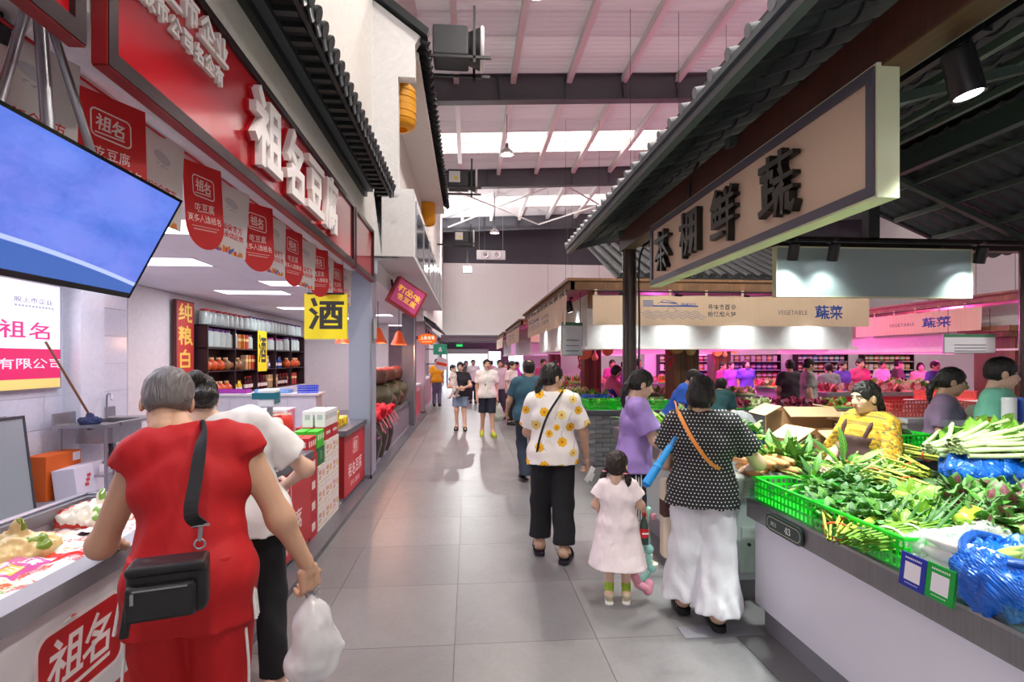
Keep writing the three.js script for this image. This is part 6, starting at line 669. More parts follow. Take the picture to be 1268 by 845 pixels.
// floral shirt
const floralTex = canvas(768, 768, (x) => { x.fillStyle = '#f1ece8'; x.fillRect(0, 0, 768, 768); const fl = (cx, cy, r, c, d) => { for (let k = 0; k < 7; k++) { x.fillStyle = c; x.beginPath(); x.ellipse(cx + Math.cos(k * 0.9) * r * 0.5, cy + Math.sin(k * 0.9) * r * 0.5, r * 0.62, r * 0.5, k * 0.9, 0, 7); x.fill(); } x.fillStyle = d; x.beginPath(); x.arc(cx, cy, r * 0.3, 0, 7); x.fill(); x.fillStyle = '#3a2420'; for (let k = 0; k < 5; k++) { x.beginPath(); x.arc(cx + Math.cos(k * 1.3) * r * 0.2, cy + Math.sin(k * 1.3) * r * 0.2, r * 0.07, 0, 7); x.fill(); } }; x.strokeStyle = '#2c2a2e'; x.lineWidth = 4; for (const [a, b, c, d] of [[120, 60, 60, 200], [300, 240, 240, 380], [500, 120, 560, 260], [640, 380, 600, 520], [420, 480, 470, 640], [160, 520, 100, 660], [360, 60, 420, 160], [700, 100, 740, 220]]) { x.beginPath(); x.moveTo(a, b); x.quadraticCurveTo(a + 40, (b + d) / 2, c, d); x.stroke(); } const Y = '#efb51e', P = '#e9cf7a', S = '#aab0bd'; [[130, 110, 62, Y], [400, 90, 54, Y], [650, 150, 60, P], [250, 300, 64, P], [520, 330, 62, Y], [60, 420, 50, Y], [380, 500, 50, S], [640, 540, 64, Y], [200, 620, 60, Y], [480, 700, 54, P], [720, 330, 44, Y]].forEach(([a, b, r, c]) => fl(a, b, r, c, '#d98a12')); });
floralTex.wrapS = floralTex.wrapT = THREE.RepeatWrapping; floralTex.repeat.set(2.2, 2.2);
const floral = person({ label: 'woman in white shirt with large yellow flowers and black trousers', pos: [0.71, 0, -4.46], turn: PI - 0.12, h: 1.63, girth: 1.05, shoulder: 1.0, headTurn: [0.05, -0.95, 0], cell: 0.012, skin: [0.6, 0.38, 0.26], hair: { style: 'pony', dx: 1 }, pose: { elR: [-0.27, 1.1, 0.02], wrR: [-0.31, 0.87, 0.1], elL: [0.22, 1.1, 0.08], wrL: [0.12, 0.98, 0.25], anL: [0.115, 0.095, 0.08], knL: [0.1, 0.5, 0.06], toeL: [0.13, 0.045, 0.23], anR: [-0.095, 0.095, -0.12], toeR: [-0.14, 0.045, 0.02], knR: [-0.09, 0.5, -0.03] }, hands: { R: { curl: 0.8 } }, top: { mat: mat(0xffffff, 0.8, 0, { map: floralTex, bumpMap: T.fold, bumpScale: 0.004 }), uv: true, hem: 0.84, loose: 0.022, flare: 0.025, sleeve: 0.78, sleeveFlare: 0.022, collar: 0.05 }, bottom: { mat: BLACKF, end: 0.17, loose: 0.02, width: 0.085, kneeWidth: 0.085 }, shoes: { type: 'sandal', mat: C(0x1a1522), thick: 0.025 }, footY: 0.022 });
{ const b = thing('cross_body_strap', 'thin black cross-body strap on the flowered shirt', 'strap', [0, 0, 0]); rib([PZ(700, 480, -4.5), PZ(692, 492, -4.29), PZ(678, 515, -4.25), PZ(668, 545, -4.28), PZ(663, 575, -4.42)], 0.018, 0.005, M.black, b, 'strap', V(0, 0, 1)); const w = toWorld(floral, add(floral.joints.wrR, [-0.03, -0.12, 0.05])); const k = thing('folded_paper', 'small white folded paper in the hand of the woman in the flowered shirt', 'paper', w, 0.4); part('sheet', at(rbox(0.05, 0.14, 0.01, 0.003), 0, -0.04, 0, 0, 0, -0.6), C(0xf2f2f0), k); part('fold', at(rbox(0.05, 0.07, 0.006, 0.002), 0.01, -0.06, 0.01, 0, 0, -0.5), C(0xe4e4e2), k); }
person({ label: 'balding man in teal polo shirt and dark jeans walking away', pos: [0.85, 0, -7.5], turn: PI + 0.1, h: 1.66, girth: 1.15, shoulder: 1.1, cell: 0.015, skin: SKIN.tan, hair: { style: 'bald' }, pose: { anL: [0.1, 0.16, -0.2], knL: [0.1, 0.52, 0.04], toeL: [0.11, 0.06, -0.06], elL: [0.27, 1.12, 0.05], wrL: [0.28, 0.95, 0.22], elR: [-0.26, 1.12, 0.02], wrR: [-0.2, 0.98, 0.2] }, top: { mat: fabric(0x33586a), hem: 0.84, loose: 0.02, sleeve: 0.72, collar: 0.05 }, bottom: { mat: JEANS, end: 0.1, loose: 0.018, width: 0.07 }, shoes: { type: 'shoe', mat: C(0x17171a, 0.4) } });
// polka dots
const dotTex = canvas(256, 256, (x) => { x.fillStyle = '#15151b'; x.fillRect(0, 0, 256, 256); x.fillStyle = '#e6e2da'; for (let i = 0; i < 8; i++) for (let j = 0; j < 8; j++) { x.beginPath(); x.arc(i * 32 + 16 + (j % 2) * 16, j * 32 + 16, 6, 0, 7); x.fill(); if (j % 2 && i === 7) { x.beginPath(); x.arc(0, j * 32 + 16, 6, 0, 7); x.fill(); } } }); dotTex.wrapS = dotTex.wrapT = THREE.RepeatWrapping; dotTex.repeat.set(5.2, 5.2);
const polka = person({ label: 'woman in black dotted top and wide white trousers at the counter', pos: [1.5, 0, -3.32], turn: PI - 0.42, h: 1.56, girth: 1.1, shoulder: 1.06, limb: 1.08, lean: 0.04, headTurn: [0.1, -0.25, 0], cell: 0.012, skin: [0.64, 0.4, 0.28], hair: { style: 'bob' }, pose: { elR: [-0.37, 1.1, 0.12], wrR: [-0.33, 1.02, 0.36], elL: [0.26, 1.08, 0.06], wrL: [0.17, 0.98, 0.24], anL: [0.13, 0.1, 0.06], toeL: [0.17, 0.05, 0.2], anR: [-0.1, 0.1, -0.12], toeR: [-0.06, 0.05, 0.03], knR: [-0.1, 0.5, -0.02] }, hands: { L: { curl: 1.1, palm: [-0.6, 0, 0.6] }, R: { curl: 0.4, palm: [0, -1, 0] } }, top: { mat: mat(0xffffff, 0.7, 0, { map: dotTex, bumpMap: T.fold, bumpScale: 0.004 }), uv: true, hem: 0.82, loose: 0.024, flare: 0.035, sleeve: 0.62, sleeveFlare: 0.03 }, bottom: { mat: fabric(0xdfdfe4), end: 0.14, loose: 0.02, width: 0.15, kneeWidth: 0.115, wob: 0.012 }, shoes: { type: 'sandal', mat: C(0x131316), thick: 0.04 }, footY: 0.038 });
{ const ua = PZ(830, 553, -3.2), ub = PZ(800, 600, -3.12), u = thing('folded_umbrella', 'bright blue folded umbrella in the hand of the woman in dots', 'umbrella', ua), d = ub.clone().sub(ua).toArray(); part('canopy', rod([0, 0, 0], d, 0.02, 10, 0.028), C(0x1f8fd8, 0.5), u); part('handle', rod([0, 0, 0], mul(d, -0.25), 0.014, 10), C(0x1a6fb0, 0.4), u); part('tip', rod(d, mul(d, 1.06), 0.024, 10, 0.012), C(0x1a78c0, 0.4), u); part('band', rod(mul(d, 0.5), mul(d, 0.56), 0.028, 10), C(0x3aa4e8), u);
  const b = thing('canvas_bag', 'cream and brown canvas bag with orange strap carried by the woman in dots', 'bag', PZ(828, 632, -3.46)); part('body', rbox(0.1, 0.52, 0.09, 0.02, 0, -0.05, 0, 3), C(0xd8c9b4, 0.8), b); part('brown_patch', rbox(0.104, 0.13, 0.094, 0.02, 0, 0.02, 0, 3), C(0x4a2c26, 0.7), b); part('emblem', at(new THREE.TorusGeometry(0.014, 0.004, 6, 14), 0, 0.02, 0.049), C(0xb8a088), b);
  const inv = b.position; rib([PZ(836, 498, -3.36), PZ(842, 515, -3.12), PZ(858, 545, -3.06), PZ(878, 572, -3.09), PZ(895, 583, -3.2)].map((p) => p.clone().sub(inv)), 0.022, 0.006, C(0xe0883c, 0.6), b, 'strap', V(0, 0, 1)); }
person({ label: 'woman in lilac tee with dark ponytail choosing vegetables', pos: [1.36, 0, -4.32], turn: PI / 2 - 0.12, h: 1.58, girth: 0.94, lean: 0.1, headTurn: [0.25, 0.1, 0], cell: 0.013, skin: SKIN.light, hair: { style: 'pony', fringe: true }, pose: { elL: [0.24, 1.12, 0.14], wrL: [0.2, 1.02, 0.38], elR: [-0.23, 1.12, 0.14], wrR: [-0.14, 1.02, 0.38] }, top: { mat: fabric(0xa287cf), hem: 0.82, loose: 0.026, flare: 0.02, sleeve: 0.75, sleeveFlare: 0.03 }, bottom: { mat: NAVY, end: 0.42, loose: 0.024, width: 0.09 }, shoes: { type: 'sandal', mat: C(0xd8c8b8) }, footY: 0.03 });
{ const L = scene.children[scene.children.length - 1]; for (const k of [-1, 0, 1]) part('white_stripe', tube([[-0.175, 0.9, 0.01 + k * 0.022], [-0.196, 0.75, 0.012 + k * 0.022], [-0.19, 0.55, 0.014 + k * 0.02], [-0.186, 0.43, 0.016 + k * 0.02]], 0.006, 20, 6), WHITEF, L); }
const girl = person({ label: 'little girl in pale dress with two pigtails beside the counter', pos: [1.03, 0, -3.62], turn: PI - 0.25, h: 0.99, girth: 1.12, limb: 1.15, shoulder: 0.86, headScale: 1.42, handScale: 1.1, cell: 0.0135, headTurn: [0.1, -0.35, 0], skin: SKIN.light, hair: { style: 'pig', mat: hairM(0x241814), tie: [[-0.088, -0.04, -0.05], [0.088, -0.04, -0.05]] }, pose: { head: [0, 1.6, 0.015], elR: [-0.27, 1.15, 0.02], wrR: [-0.33, 1.02, 0.12], elL: [0.26, 1.14, 0.02], wrL: [0.24, 1.05, 0.2], anL: [0.1, 0.1, -0.04], anR: [-0.1, 0.1, 0.0] }, top: { name: 'dress', mat: fabric(0xf0e2e4), hem: 0.44, loose: 0.035, flare: 0.11, sleeve: 0.55, sleeveFlare: 0.03 }, shoes: { type: 'shoe', mat: C(0xcdbfa0, 0.5), sole: C(0xf0efe8) } });
for (const s of ['L', 'R']) part('sock', sdfMesh([{ bones: [[girl.joints['an' + s], mix(girl.joints['an' + s], girl.joints['kn' + s], 0.3), 0.052, 0.056]] }], 0.012), C(0x9ab83a, 0.9), girl);
{ const hp = toWorld(girl, [-0.37, 0.93, 0.15]); const b = thing('balloon_stick', 'twisted mint and pink balloon held by the little girl', 'balloon', hp); b.scale.setScalar(0.86); const mint = mat(0x9fd8d0, 0.25, 0, { transmission: 0.2, thickness: 0 }), pk = mat(0xf3a8be, 0.25, 0, { transmission: 0.2, thickness: 0 }); const seg = (a, c, r, m) => part('balloon_segment', sdfMesh([{ bones: [[a, c, r, r]] }], 0.008), m, b); seg([0, 0.1, 0], [-0.02, 0.02, 0], 0.022, mint); seg([-0.02, -0.06, 0], [-0.01, -0.17, 0], 0.026, mint); seg([-0.01, -0.22, 0], [0.0, -0.23, 0], 0.042, mint); seg([0, -0.28, 0], [0.01, -0.36, 0], 0.024, mint); seg([0.01, -0.37, 0], [0.03, -0.39, 0], 0.028, mint); seg([0.0, -0.42, 0], [-0.06, -0.48, 0], 0.022, mint); seg([-0.12, -0.44, 0.02], [-0.1, -0.48, 0.02], 0.034, pk); seg([-0.1, -0.5, 0.02], [-0.03, -0.53, 0.04], 0.032, pk); seg([0.0, -0.5, 0.02], [-0.02, -0.55, 0.04], 0.036, pk); seg([0.03, 0.04, 0.02], [0.04, 0.05, 0.02], 0.022, pk);
  const bo = thing('drink_bottle', 'small drink bottle with red label by the little girl', 'bottle', [hp.x - 0.05, hp.y - 0.14, hp.z + 0.05]); part('bottle', lathe([[0, 0], [0.03, 0], [0.032, 0.1], [0.026, 0.14], [0.012, 0.18], [0.012, 0.2]], 14), mat(0x4a6a60, 0.1, 0, { transmission: 0.5 }), bo); part('red_label', cyl(0.0335, 0.0335, 0.06, 0, 0.05, 0, 16), C(0xc81a24, 0.4), bo); part('white_wave', box(0.045, 0.01, 0.004, 0, 0.08, 0.033), C(0xf2eeee), bo); part('cap', cyl(0.014, 0.014, 0.018, 0, 0.195, 0, 12), C(0xc81a24), bo); }
// vendor behind the counter
const blouseTex = canvas(256, 256, (x) => { x.fillStyle = '#c99a22'; x.fillRect(0, 0, 256, 256); for (let k = 0; k < 260; k++) { x.fillStyle = ['#8a7432', '#dcb43c', '#b4701c', '#6e6a3a', '#e2c25a'][k % 5]; x.beginPath(); x.ellipse(rnd(256), rnd(256), 5 + rnd(10), 2 + rnd(6), rnd(3), 0, 7); x.fill(); } }); blouseTex.wrapS = blouseTex.wrapT = THREE.RepeatWrapping; blouseTex.repeat.set(3.5, 3.5);
const vendor = person({ label: 'vegetable vendor in yellow patterned blouse and brown apron', pos: [2.84, 0, -3.56], turn: -PI / 2 + 0.12, h: 1.51, girth: 1.02, limb: 1.05, lean: 0.06, headTurn: [0.08, -0.05, 0], cell: 0.012, skin: [0.66, 0.42, 0.3], hair: { style: 'pony' }, pose: { elL: [0.25, 1.1, 0.1], wrL: [0.06, 1.06, 0.34], elR: [-0.25, 1.1, 0.1], wrR: [-0.05, 1.05, 0.36] }, hands: { L: { curl: 0.9, palm: [-0.7, -0.5, 0] }, R: { curl: 0.9, palm: [0.7, -0.5, 0] } }, top: { mat: mat(0xffffff, 0.8, 0, { map: blouseTex, bumpMap: T.fold, bumpScale: 0.004 }), uv: 'side', hem: 0.84, loose: 0.022, sleeve: 1.05, sleeveFlare: 0.03, collar: 0.05 }, bottom: { mat: BLACKF, end: 0.12 } });
part('apron', sdfMesh([{ bones: [[[-0.06, 1.12, 0.08], [0.06, 1.12, 0.08], 0.12, 0.12], [[-0.06, 1.27, 0.09], [0.06, 1.27, 0.09], 0.1, 0.1], [[0, 1.12, 0.085], [0, 1.28, 0.095], 0.12, 0.1], [[-0.06, 0.8, 0.04], [0.06, 0.8, 0.04], 0.15, 0.15], [[0, 1.12, 0.06], [0, 0.8, 0.05], 0.12, 0.15]], cut: [[[0, 1.3, 0], [0, 1, 0.1]], [[0, 0, 0.03], [0, 0, -1]], [[0, 0.66, 0], [0, -1, 0]]] }], 0.012, { wob: 0.004 }), fabric(0x4a3030), vendor); for (const s of [-1, 1]) part('apron_strap', tube([[s * 0.1, 1.26, 0.165], [s * 0.12, 1.37, 0.12], [s * 0.11, 1.45, 0.0], [s * 0.07, 1.38, -0.12], [-s * 0.06, 1.1, -0.15]], 0.016, 30, 6), fabric(0x4a3030), vendor); part('collar', sdfMesh([{ bones: [[[-0.09, 1.42, -0.04], [-0.05, 1.37, 0.1], 0.022, 0.02], [[0.09, 1.42, -0.04], [0.05, 1.37, 0.1], 0.022, 0.02], [[-0.09, 1.42, -0.04], [0.09, 1.42, -0.04], 0.022, 0.022]] }], 0.009), fabric(0x1e5238), vendor);
carrierBag('clear plastic bag of greens in the hands of the vendor', toWorld(vendor, [0.0, 1.0, 0.42]), 0.26, 0.2, mat(0xf2faf6, 0.2, 0, { transmission: 0.7, thickness: 0, bumpMap: T.crumple, bumpScale: 0.005 }), 0.3, (b) => part('greens', sdfMesh([{ bones: [[[0, -0.17, 0], [0.02, -0.14, 0], 0.055, 0.05]] }], 0.012, { wob: 0.02, wobF: 40 }), C(0x5f9a3c), b));
// couple walking on the far side of the island
person({ label: 'woman in mauve tee with hair tied back walking beside the man in mint', pos: [4.02, 0, -4.25], turn: 0.75, h: 1.6, girth: 1.05, cell: 0.016, lean: 0.12, headTurn: [0.2, 0.3, 0], skin: SKIN.mid, hair: { style: 'pony' }, top: { mat: fabric(0x8d7594), sleeve: 0.7 }, bottom: { mat: NAVY } });
const mint = person({ label: 'young man with glasses in a mint green tee', pos: [4.12, 0, -3.82], turn: 0.7, h: 1.68, girth: 1.02, cell: 0.015, headTurn: [0.12, 0.35, 0], skin: SKIN.light, top: { mat: fabric(0x7ccbb0), loose: 0.028, sleeve: 0.8, sleeveFlare: 0.03 }, bottom: { mat: BLACKF } });
{ const g = new THREE.Group(); g.name = 'glasses'; mint.add(g); g.applyMatrix4(mint.hm); for (const s of [-1, 1]) { part('lens_rim', new THREE.TorusGeometry(0.02, 0.0022, 6, 20).translate(s * 0.031, 0.008, 0.1), M.black, g); part('temple', rod([s * 0.052, 0.01, 0.098], [s * 0.082, 0.012, 0.0], 0.002, 5), M.black, g); } part('bridge', rod([-0.011, 0.01, 0.101], [0.011, 0.01, 0.101], 0.002, 5), M.black, g); }
part('shirt_print', at(box(0.06, 0.06, 0.004), 0.09, 1.24, 0.152, -0.05, 0.35), C(0x6a4a4a), mint);
// ================================================================ people further away
const far = (label, px, py, z, turn, h, topc, botc, o = {}) => { const p = PZ(px, py, z); return person({ label, pos: [p.x, 0, z], turn, h, cell: o.cell ?? 0.026, girth: o.girth ?? 0.97, skin: o.skin ?? SKIN.mid, top: { mat: fabric(topc), hem: 0.85, loose: 0.02, sleeve: 0.7, ...(o.top ?? {}) }, bottom: { mat: fabric(botc), ...(o.bottom ?? {}) }, hair: o.hair ?? { style: 'short' }, ...o.more }); };
const wt = far('man in white printed tee and navy shorts walking towards the camera', 603, 540, -11.7, 0.05, 1.67, 0xe8e6e2, 0x1a2032, { cell: 0.017, top: { loose: 0.026, uv: true }, bottom: { end: 0.52, width: 0.09 }, more: { headTurn: [-0.12, 0.1, 0], shoes: { type: 'shoe', mat: C(0xb4c43c, 0.5) }, pose: { anL: [0.12, 0.09, 0.16], knL: [0.1, 0.5, 0.1], toeL: [0.14, 0.05, 0.3], anR: [-0.1, 0.1, -0.1], toeR: [-0.12, 0.035, 0.05] } } });
{ const g = new THREE.Group(); g.name = 'shirt_print'; wt.add(g); part('print_shape', ell(0.05, 0.065, 0.012, -0.02, 1.12, 0.136), C(0x8c6a5a), g); part('print_shape', ell(0.025, 0.035, 0.012, 0.03, 1.24, 0.136), C(0x2c2c34), g); part('print_shape', ell(0.09, 0.03, 0.01, 0.0, 1.06, 0.138), C(0xd9c79a), g); }
carrierBag('plastic bag of greens carried by the man in the white printed tee', toWorld(wt, add(wt.joints.wrL, [0.02, -0.15, 0.02])), 0.36, 0.26, mat(0xdfe8dc, 0.3, 0, { transmission: 0.5, thickness: 0 }), 0, (b) => part('greens', ell(0.07, 0.09, 0.06, 0, -0.24, 0), C(0x6f8f4a), b));
const mum = far('woman in black vest and denim shorts holding a small child', 570, 533, -12.7, -0.05, 1.6, 0x23242a, 0x7f97b4, { cell: 0.018, hair: { style: 'pony' }, skin: SKIN.light, top: { sleeve: 0.5 }, bottom: { end: 0.6, width: 0.1 }, more: { shoes: { type: 'sandal', mat: C(0x1c1c20) }, footY: 0.03, pose: { elL: [0.26, 1.12, 0.08], wrL: [0.1, 1.08, 0.28], elR: [-0.28, 1.1, 0.08], wrR: [-0.02, 1.06, 0.3], anL: [0.12, 0.09, 0.1], toeL: [0.14, 0.04, 0.24] } } });
{ const p = toWorld(mum, [-0.16, 0, 0.2]); person({ label: 'small child in pale clothes carried on the arm of the woman in black', pos: [p.x, 0.66, p.z], turn: 1.0, h: 0.84, headScale: 1.5, girth: 1.05, shoulder: 0.85, cell: 0.03, skin: SKIN.light, top: { mat: fabric(0xd9d3d0), hem: 0.8 }, bottom: { mat: fabric(0xcfc8c4), end: 0.2 }, pose: { head: [0, 1.6, 0], knL: [0.12, 0.62, 0.2], anL: [0.14, 0.4, 0.1], toeL: [0.14, 0.34, 0.2], knR: [-0.12, 0.6, 0.15], anR: [-0.14, 0.4, 0.0], toeR: [-0.14, 0.34, 0.1] }, shoes: { type: 'shoe', mat: C(0xd8d0d0) } }); }
far('man in bright yellow tee and grey trousers seen from behind', 541, 503, -19.2, PI, 1.68, 0xe8a818, 0x6d6f88, { bottom: { end: 0.1 } });
far('man in grey shirt behind the man in the white printed tee', 619, 520, -15, 0.1, 1.66, 0xb9b4b4, 0x3a3a44); far('woman in red top behind the walkers in the aisle', 627, 520, -16.6, -0.4, 1.58, 0xc22a34, 0x34303a, { hair: { style: 'bob' } }); far('woman in pale pink shirt and black trousers by the far vegetable stall', 634, 520, -13.6, 0.9, 1.62, 0xe3cdd0, 0x18181c, { hair: { style: 'pony' } });
far('person in white far down the aisle before the doors', 586, 500, -20.5, 0, 1.66, 0xdcd8dc, 0x30323a); far('person in dark clothes far down the aisle', 577, 500, -22, 0.2, 1.6, 0x4c4650, 0x2c2c34, { hair: { style: 'bob' } }); far('person in pink top far down the aisle', 608, 500, -21.5, 3, 1.62, 0xcf8fae, 0x3a3640); far('woman in mauve top near the far stall corner', 640, 500, -18.5, 1.2, 1.58, 0xa86aa8, 0x38303a, { hair: { style: 'pony' } });
const apron = far('vendor in bright blue apron over pink sleeves behind green crates', 752, 500, -10.35, 1.2, 1.58, 0xd0608a, 0x2c3040, { cell: 0.019, hair: { style: 'bob' }, top: { sleeve: 1.5 }, more: { lean: 0.3, pose: { elL: [0.24, 1.12, 0.3], wrL: [0.2, 1.0, 0.52], elR: [-0.24, 1.12, 0.3], wrR: [-0.15, 1.0, 0.5] }, headTurn: [0.3, 0, 0] } });
part('apron', sdfMesh([{ bones: [[[-0.07, 1.18, 0.1], [0.07, 1.18, 0.1], 0.13, 0.13], [[-0.06, 0.82, 0.02], [0.06, 0.82, 0.02], 0.155, 0.155], [[0, 1.2, 0.1], [0, 0.8, 0.02], 0.14, 0.15]], cut: [[[0, 0.6, 0], [0, -1, 0]]] }], 0.02), fabric(0x2142a8), apron);
far('stooping man in blue vest between the vegetable counters', 832, 500, -7.35, 1.0, 1.6, 0x2f5fc4, 0x2a3246, { cell: 0.019, more: { lean: 0.5, headTurn: [0.3, 0, 0] } }); far('person in dark teal shirt bending over the vegetables', 884, 500, -7.1, 2.4, 1.52, 0x2c5a60, 0x23262c, { cell: 0.019, more: { lean: 0.65 } });
far('man in grey tee walking in the cross aisle', 1001, 500, -9.4, 1.2, 1.68, 0x8d8f8c, 0x2c3038, { cell: 0.018, more: { headTurn: [0.1, 0.3, 0] } }); far('person in dark tee beside the man in the grey tee', 978, 500, -10.0, 2.8, 1.66, 0x3d3840, 0x26262e, { cell: 0.02 });
[[1026, -11.2, 2.9, 0x8f8a92, 'grey-shirted shopper seen from behind at the meat stall', 'short'], [1043, -11.8, 0.2, 0x6a3ab8, 'vendor in violet apron at the meat stall', 'pony'], [1065, -12.3, 0, 0xd8407c, 'vendor in rose shirt at the red meat counter', 'short'], [905, -14.5, 0.3, 0x8a50c0, 'vendor in purple vest under the pink lamps', 'short'], [924, -13.6, 0, 0x5a48c8, 'vendor in blue-violet apron under the pink lamps', 'bob'], [895, -15, 0.5, 0xb04a90, 'person in magenta shirt under the pink lamps', 'short'], [855, -15.7, 0.2, 0x4a4ac0, 'vendor in blue vest at the far stall by the thick pillar', 'short'], [790, -15.4, 0.6, 0x704a8c, 'person in plum shirt beyond the dark post', 'bob'], [772, -15.6, 2.8, 0x5c4a7a, 'person in dusky violet shirt beyond the dark post', 'short'], [758, -14.8, 0.1, 0xc85aa4, 'person in pink top beyond the blue-aproned vendor', 'pony'], [727, -15.2, 0.4, 0xb860b4, 'person in lilac top near the timber pillar', 'bob'], [688, -15.5, 0.8, 0x4b4680, 'person in indigo shirt near the far greens', 'short'], [673, -15.2, 0.2, 0xc45a86, 'person in raspberry top near the far greens', 'pony'], [1092, -14.8, 0, 0xcfd4dc, 'person in pale shirt by the far shop shelves', 'short'], [1112, -13.5, 1.2, 0x5a5650, 'person in dark green shirt by the far shop shelves', 'short'], [1140, -13, -0.5, 0xa8a88c, 'woman in khaki top behind the far green heap', 'bob'], [1158, -11.5, 0.2, 0x5f52b8, 'vendor in violet cap and shirt near the wide pillar', 'short'], [1240, -7.5, 0.8, 0x4c5058, 'person in dark jacket by the grocery shelves', 'short']].forEach(([px, z, t, c, l, hs], k) => far(l, px, 500, z, t, 1.58 + (k * 7 % 5) * 0.025, c, [0x2a2a36, 0x34303c, 0x22262e][k % 3], { hair: { style: hs }, cell: 0.03 }));
// ================================================================ vegetables
function leafGeo(L, w, bend, curl = 0.15, tip = 1, ruffle = 0) {    // leaf along +y from the origin, bending towards +z
  const n = 5, pos = [], idx = [], uv = []; for (let i = 0; i <= n; i++) { const t = i / n, a = bend * t, r = w * Math.sin(PI * Math.min(1, 0.06 + t ** (0.8 * tip) * 0.94)) * 0.5 + 0.002, y = L * Math.sin(a || 1e-4) / (bend || 1e-4), z = L * (1 - Math.cos(a)) / (bend || 1e-4); for (const s of [-1, 0, 1]) { pos.push(s * r, y + (s ? ruffle * w * 0.3 * ((i % 2) - 0.5) : 0), z + Math.abs(s) * r * curl * 2 + (s ? ruffle * w * ((i + (s > 0 ? 1 : 0)) % 2 - 0.5) : 0)); uv.push((s + 1) / 2, t); } }
  for (let i = 0; i < n; i++) for (let k = 0; k < 2; k++) { const a = i * 3 + k; idx.push(a, a + 1, a + 4, a, a + 4, a + 3); }
  const g = new THREE.BufferGeometry(); g.setAttribute('position', new THREE.BufferAttribute(new Float32Array(pos), 3)); g.setAttribute('uv', new THREE.BufferAttribute(new Float32Array(uv), 2)); g.setIndex(idx); g.computeVertexNormals(); return g;
}
const leafM = (c, rib, blot) => mat(0xffffff, 0.5, 0, { side: THREE.DoubleSide, transmission: 0.22, thickness: 0, map: canvas(64, 128, (x) => { x.fillStyle = c; x.fillRect(0, 0, 64, 128); for (let k = 0; k < 60; k++) { x.fillStyle = k % 2 ? 'rgba(255,255,210,0.07)' : 'rgba(0,30,0,0.09)'; x.fillRect(rnd(64), rnd(128), 4 + rnd(9), 4 + rnd(9)); } if (blot) { x.fillStyle = blot; x.beginPath(); x.ellipse(32, 62, 17, 34, 0, 0, 7); x.fill(); } x.strokeStyle = rib; x.lineWidth = 3; x.beginPath(); x.moveTo(32, 0); x.lineTo(32, 128); x.stroke(); x.lineWidth = 1.4; for (let k = 1; k < 7; k++) for (const s of [-1, 1]) { x.beginPath(); x.moveTo(32, 128 - k * 17); x.lineTo(32 + s * 26, 112 - k * 17); x.stroke(); } }) });
const LM = { dark: leafM('#2f6b22', '#8fb860'), mid: leafM('#4d8f2c', '#a8cf70'), bright: leafM('#79b52e', '#c9e08a'), yellow: leafM('#a5c840', '#e2ecb0'), amar: leafM('#4c8a34', '#a05a6a', 'rgba(110,22,52,0.75)'), amar2: leafM('#5f9a3c', '#b0d080'), pale: leafM('#b9d689', '#eef4d8') };
const stemM = { pale: C(0xc9dd8e, 0.4), green: C(0x7fae42, 0.45), white: C(0xc6d6a0, 0.4), yellow: C(0xc4cf58, 0.45) };
const LG = { oval: leafGeo(0.11, 0.07, 0.9), long: leafGeo(0.17, 0.045, 0.7), broad: leafGeo(0.13, 0.1, 0.8, 0.2, 0.8, 0.12), small: leafGeo(0.06, 0.03, 0.6), cabbage: leafGeo(0.2, 0.15, 1.1, 0.35, 0.7, 0.15), blade: leafGeo(0.3, 0.014, 0.5) };
const stemG = (L, r, bend) => { const p = []; for (let k = 0; k <= 3; k++) { const t = k / 3; p.push([0, L * t, bend * t * t]); } return tube(p, r, 5, 5); };
function rosette(n, geos, mats, spread, lift, stem) {     // loose bunch: leaves leaning out all round
  const g = new THREE.Group(); for (let k = 0; k < n; k++) { const a = k * 2.4 + rnd(-0.3, 0.3), el = spread * Math.sqrt((k + 0.5) / n) + rnd(-0.12, 0.12), q = new THREE.Quaternion().setFromEuler(new THREE.Euler(0, a, 0)).multiply(new THREE.Quaternion().setFromEuler(new THREE.Euler(el, 0, 0))); const s = rnd(0.75, 1.2), base = V(0, stem ?? 0, 0).multiplyScalar(s).applyQuaternion(q); const m = part('leaf', geos[k % geos.length], mats[(k * 7) % mats.length], g, [base.x, base.y + lift, base.z]); m.quaternion.copy(q); m.scale.setScalar(s); if (stem && k % 2) { const st = part('stem', stemG(stem * s, 0.004, 0), stemM.green, g, [0, lift, 0]); st.quaternion.copy(q); } } return g;
}
function bundle(n, L, r, stemMat, leafMats, leafG, tie, fan = 0.25, leaves = 3) {   // tied stalks lying along +z, leafy at the far end
  const g = new THREE.Group(); for (let k = 0; k < n; k++) { const a = rnd(-1, 1), b = rnd(0, 1), q = new THREE.Euler(PI / 2 - b * fan * 0.8, 0, 0), l = L * rnd(0.8, 1.05); const st = part('stalk', stemG(l, r * rnd(0.8, 1.2), rnd(-0.02, 0.05)), stemMat, g, [a * 0.055, 0.02 + b * 0.06, -L * 0.5]); st.rotation.set(PI / 2 - b * fan * 0.7, a * fan * 1.0, a * -fan * 0.6, 'YXZ'); for (let j = 0; j < leaves; j++) { const t = new THREE.Mesh(leafG, leafMats[(k + j) % leafMats.length]); t.name = 'leaf'; t.castShadow = t.receiveShadow = true; t.position.set(0, l * (0.72 + j * 0.12), 0.02); t.rotation.set(rnd(-0.7, 0.7), rnd(6.3), rnd(-0.5, 0.5)); t.scale.setScalar(rnd(0.8, 1.2)); st.add(t); } }
  if (tie) part('tie', at(new THREE.TorusGeometry(0.062, 0.007, 6, 20).scale(1.15, 0.75, 1), 0, 0.05, -L * 0.2), C(tie, 0.5), g); return g;
}
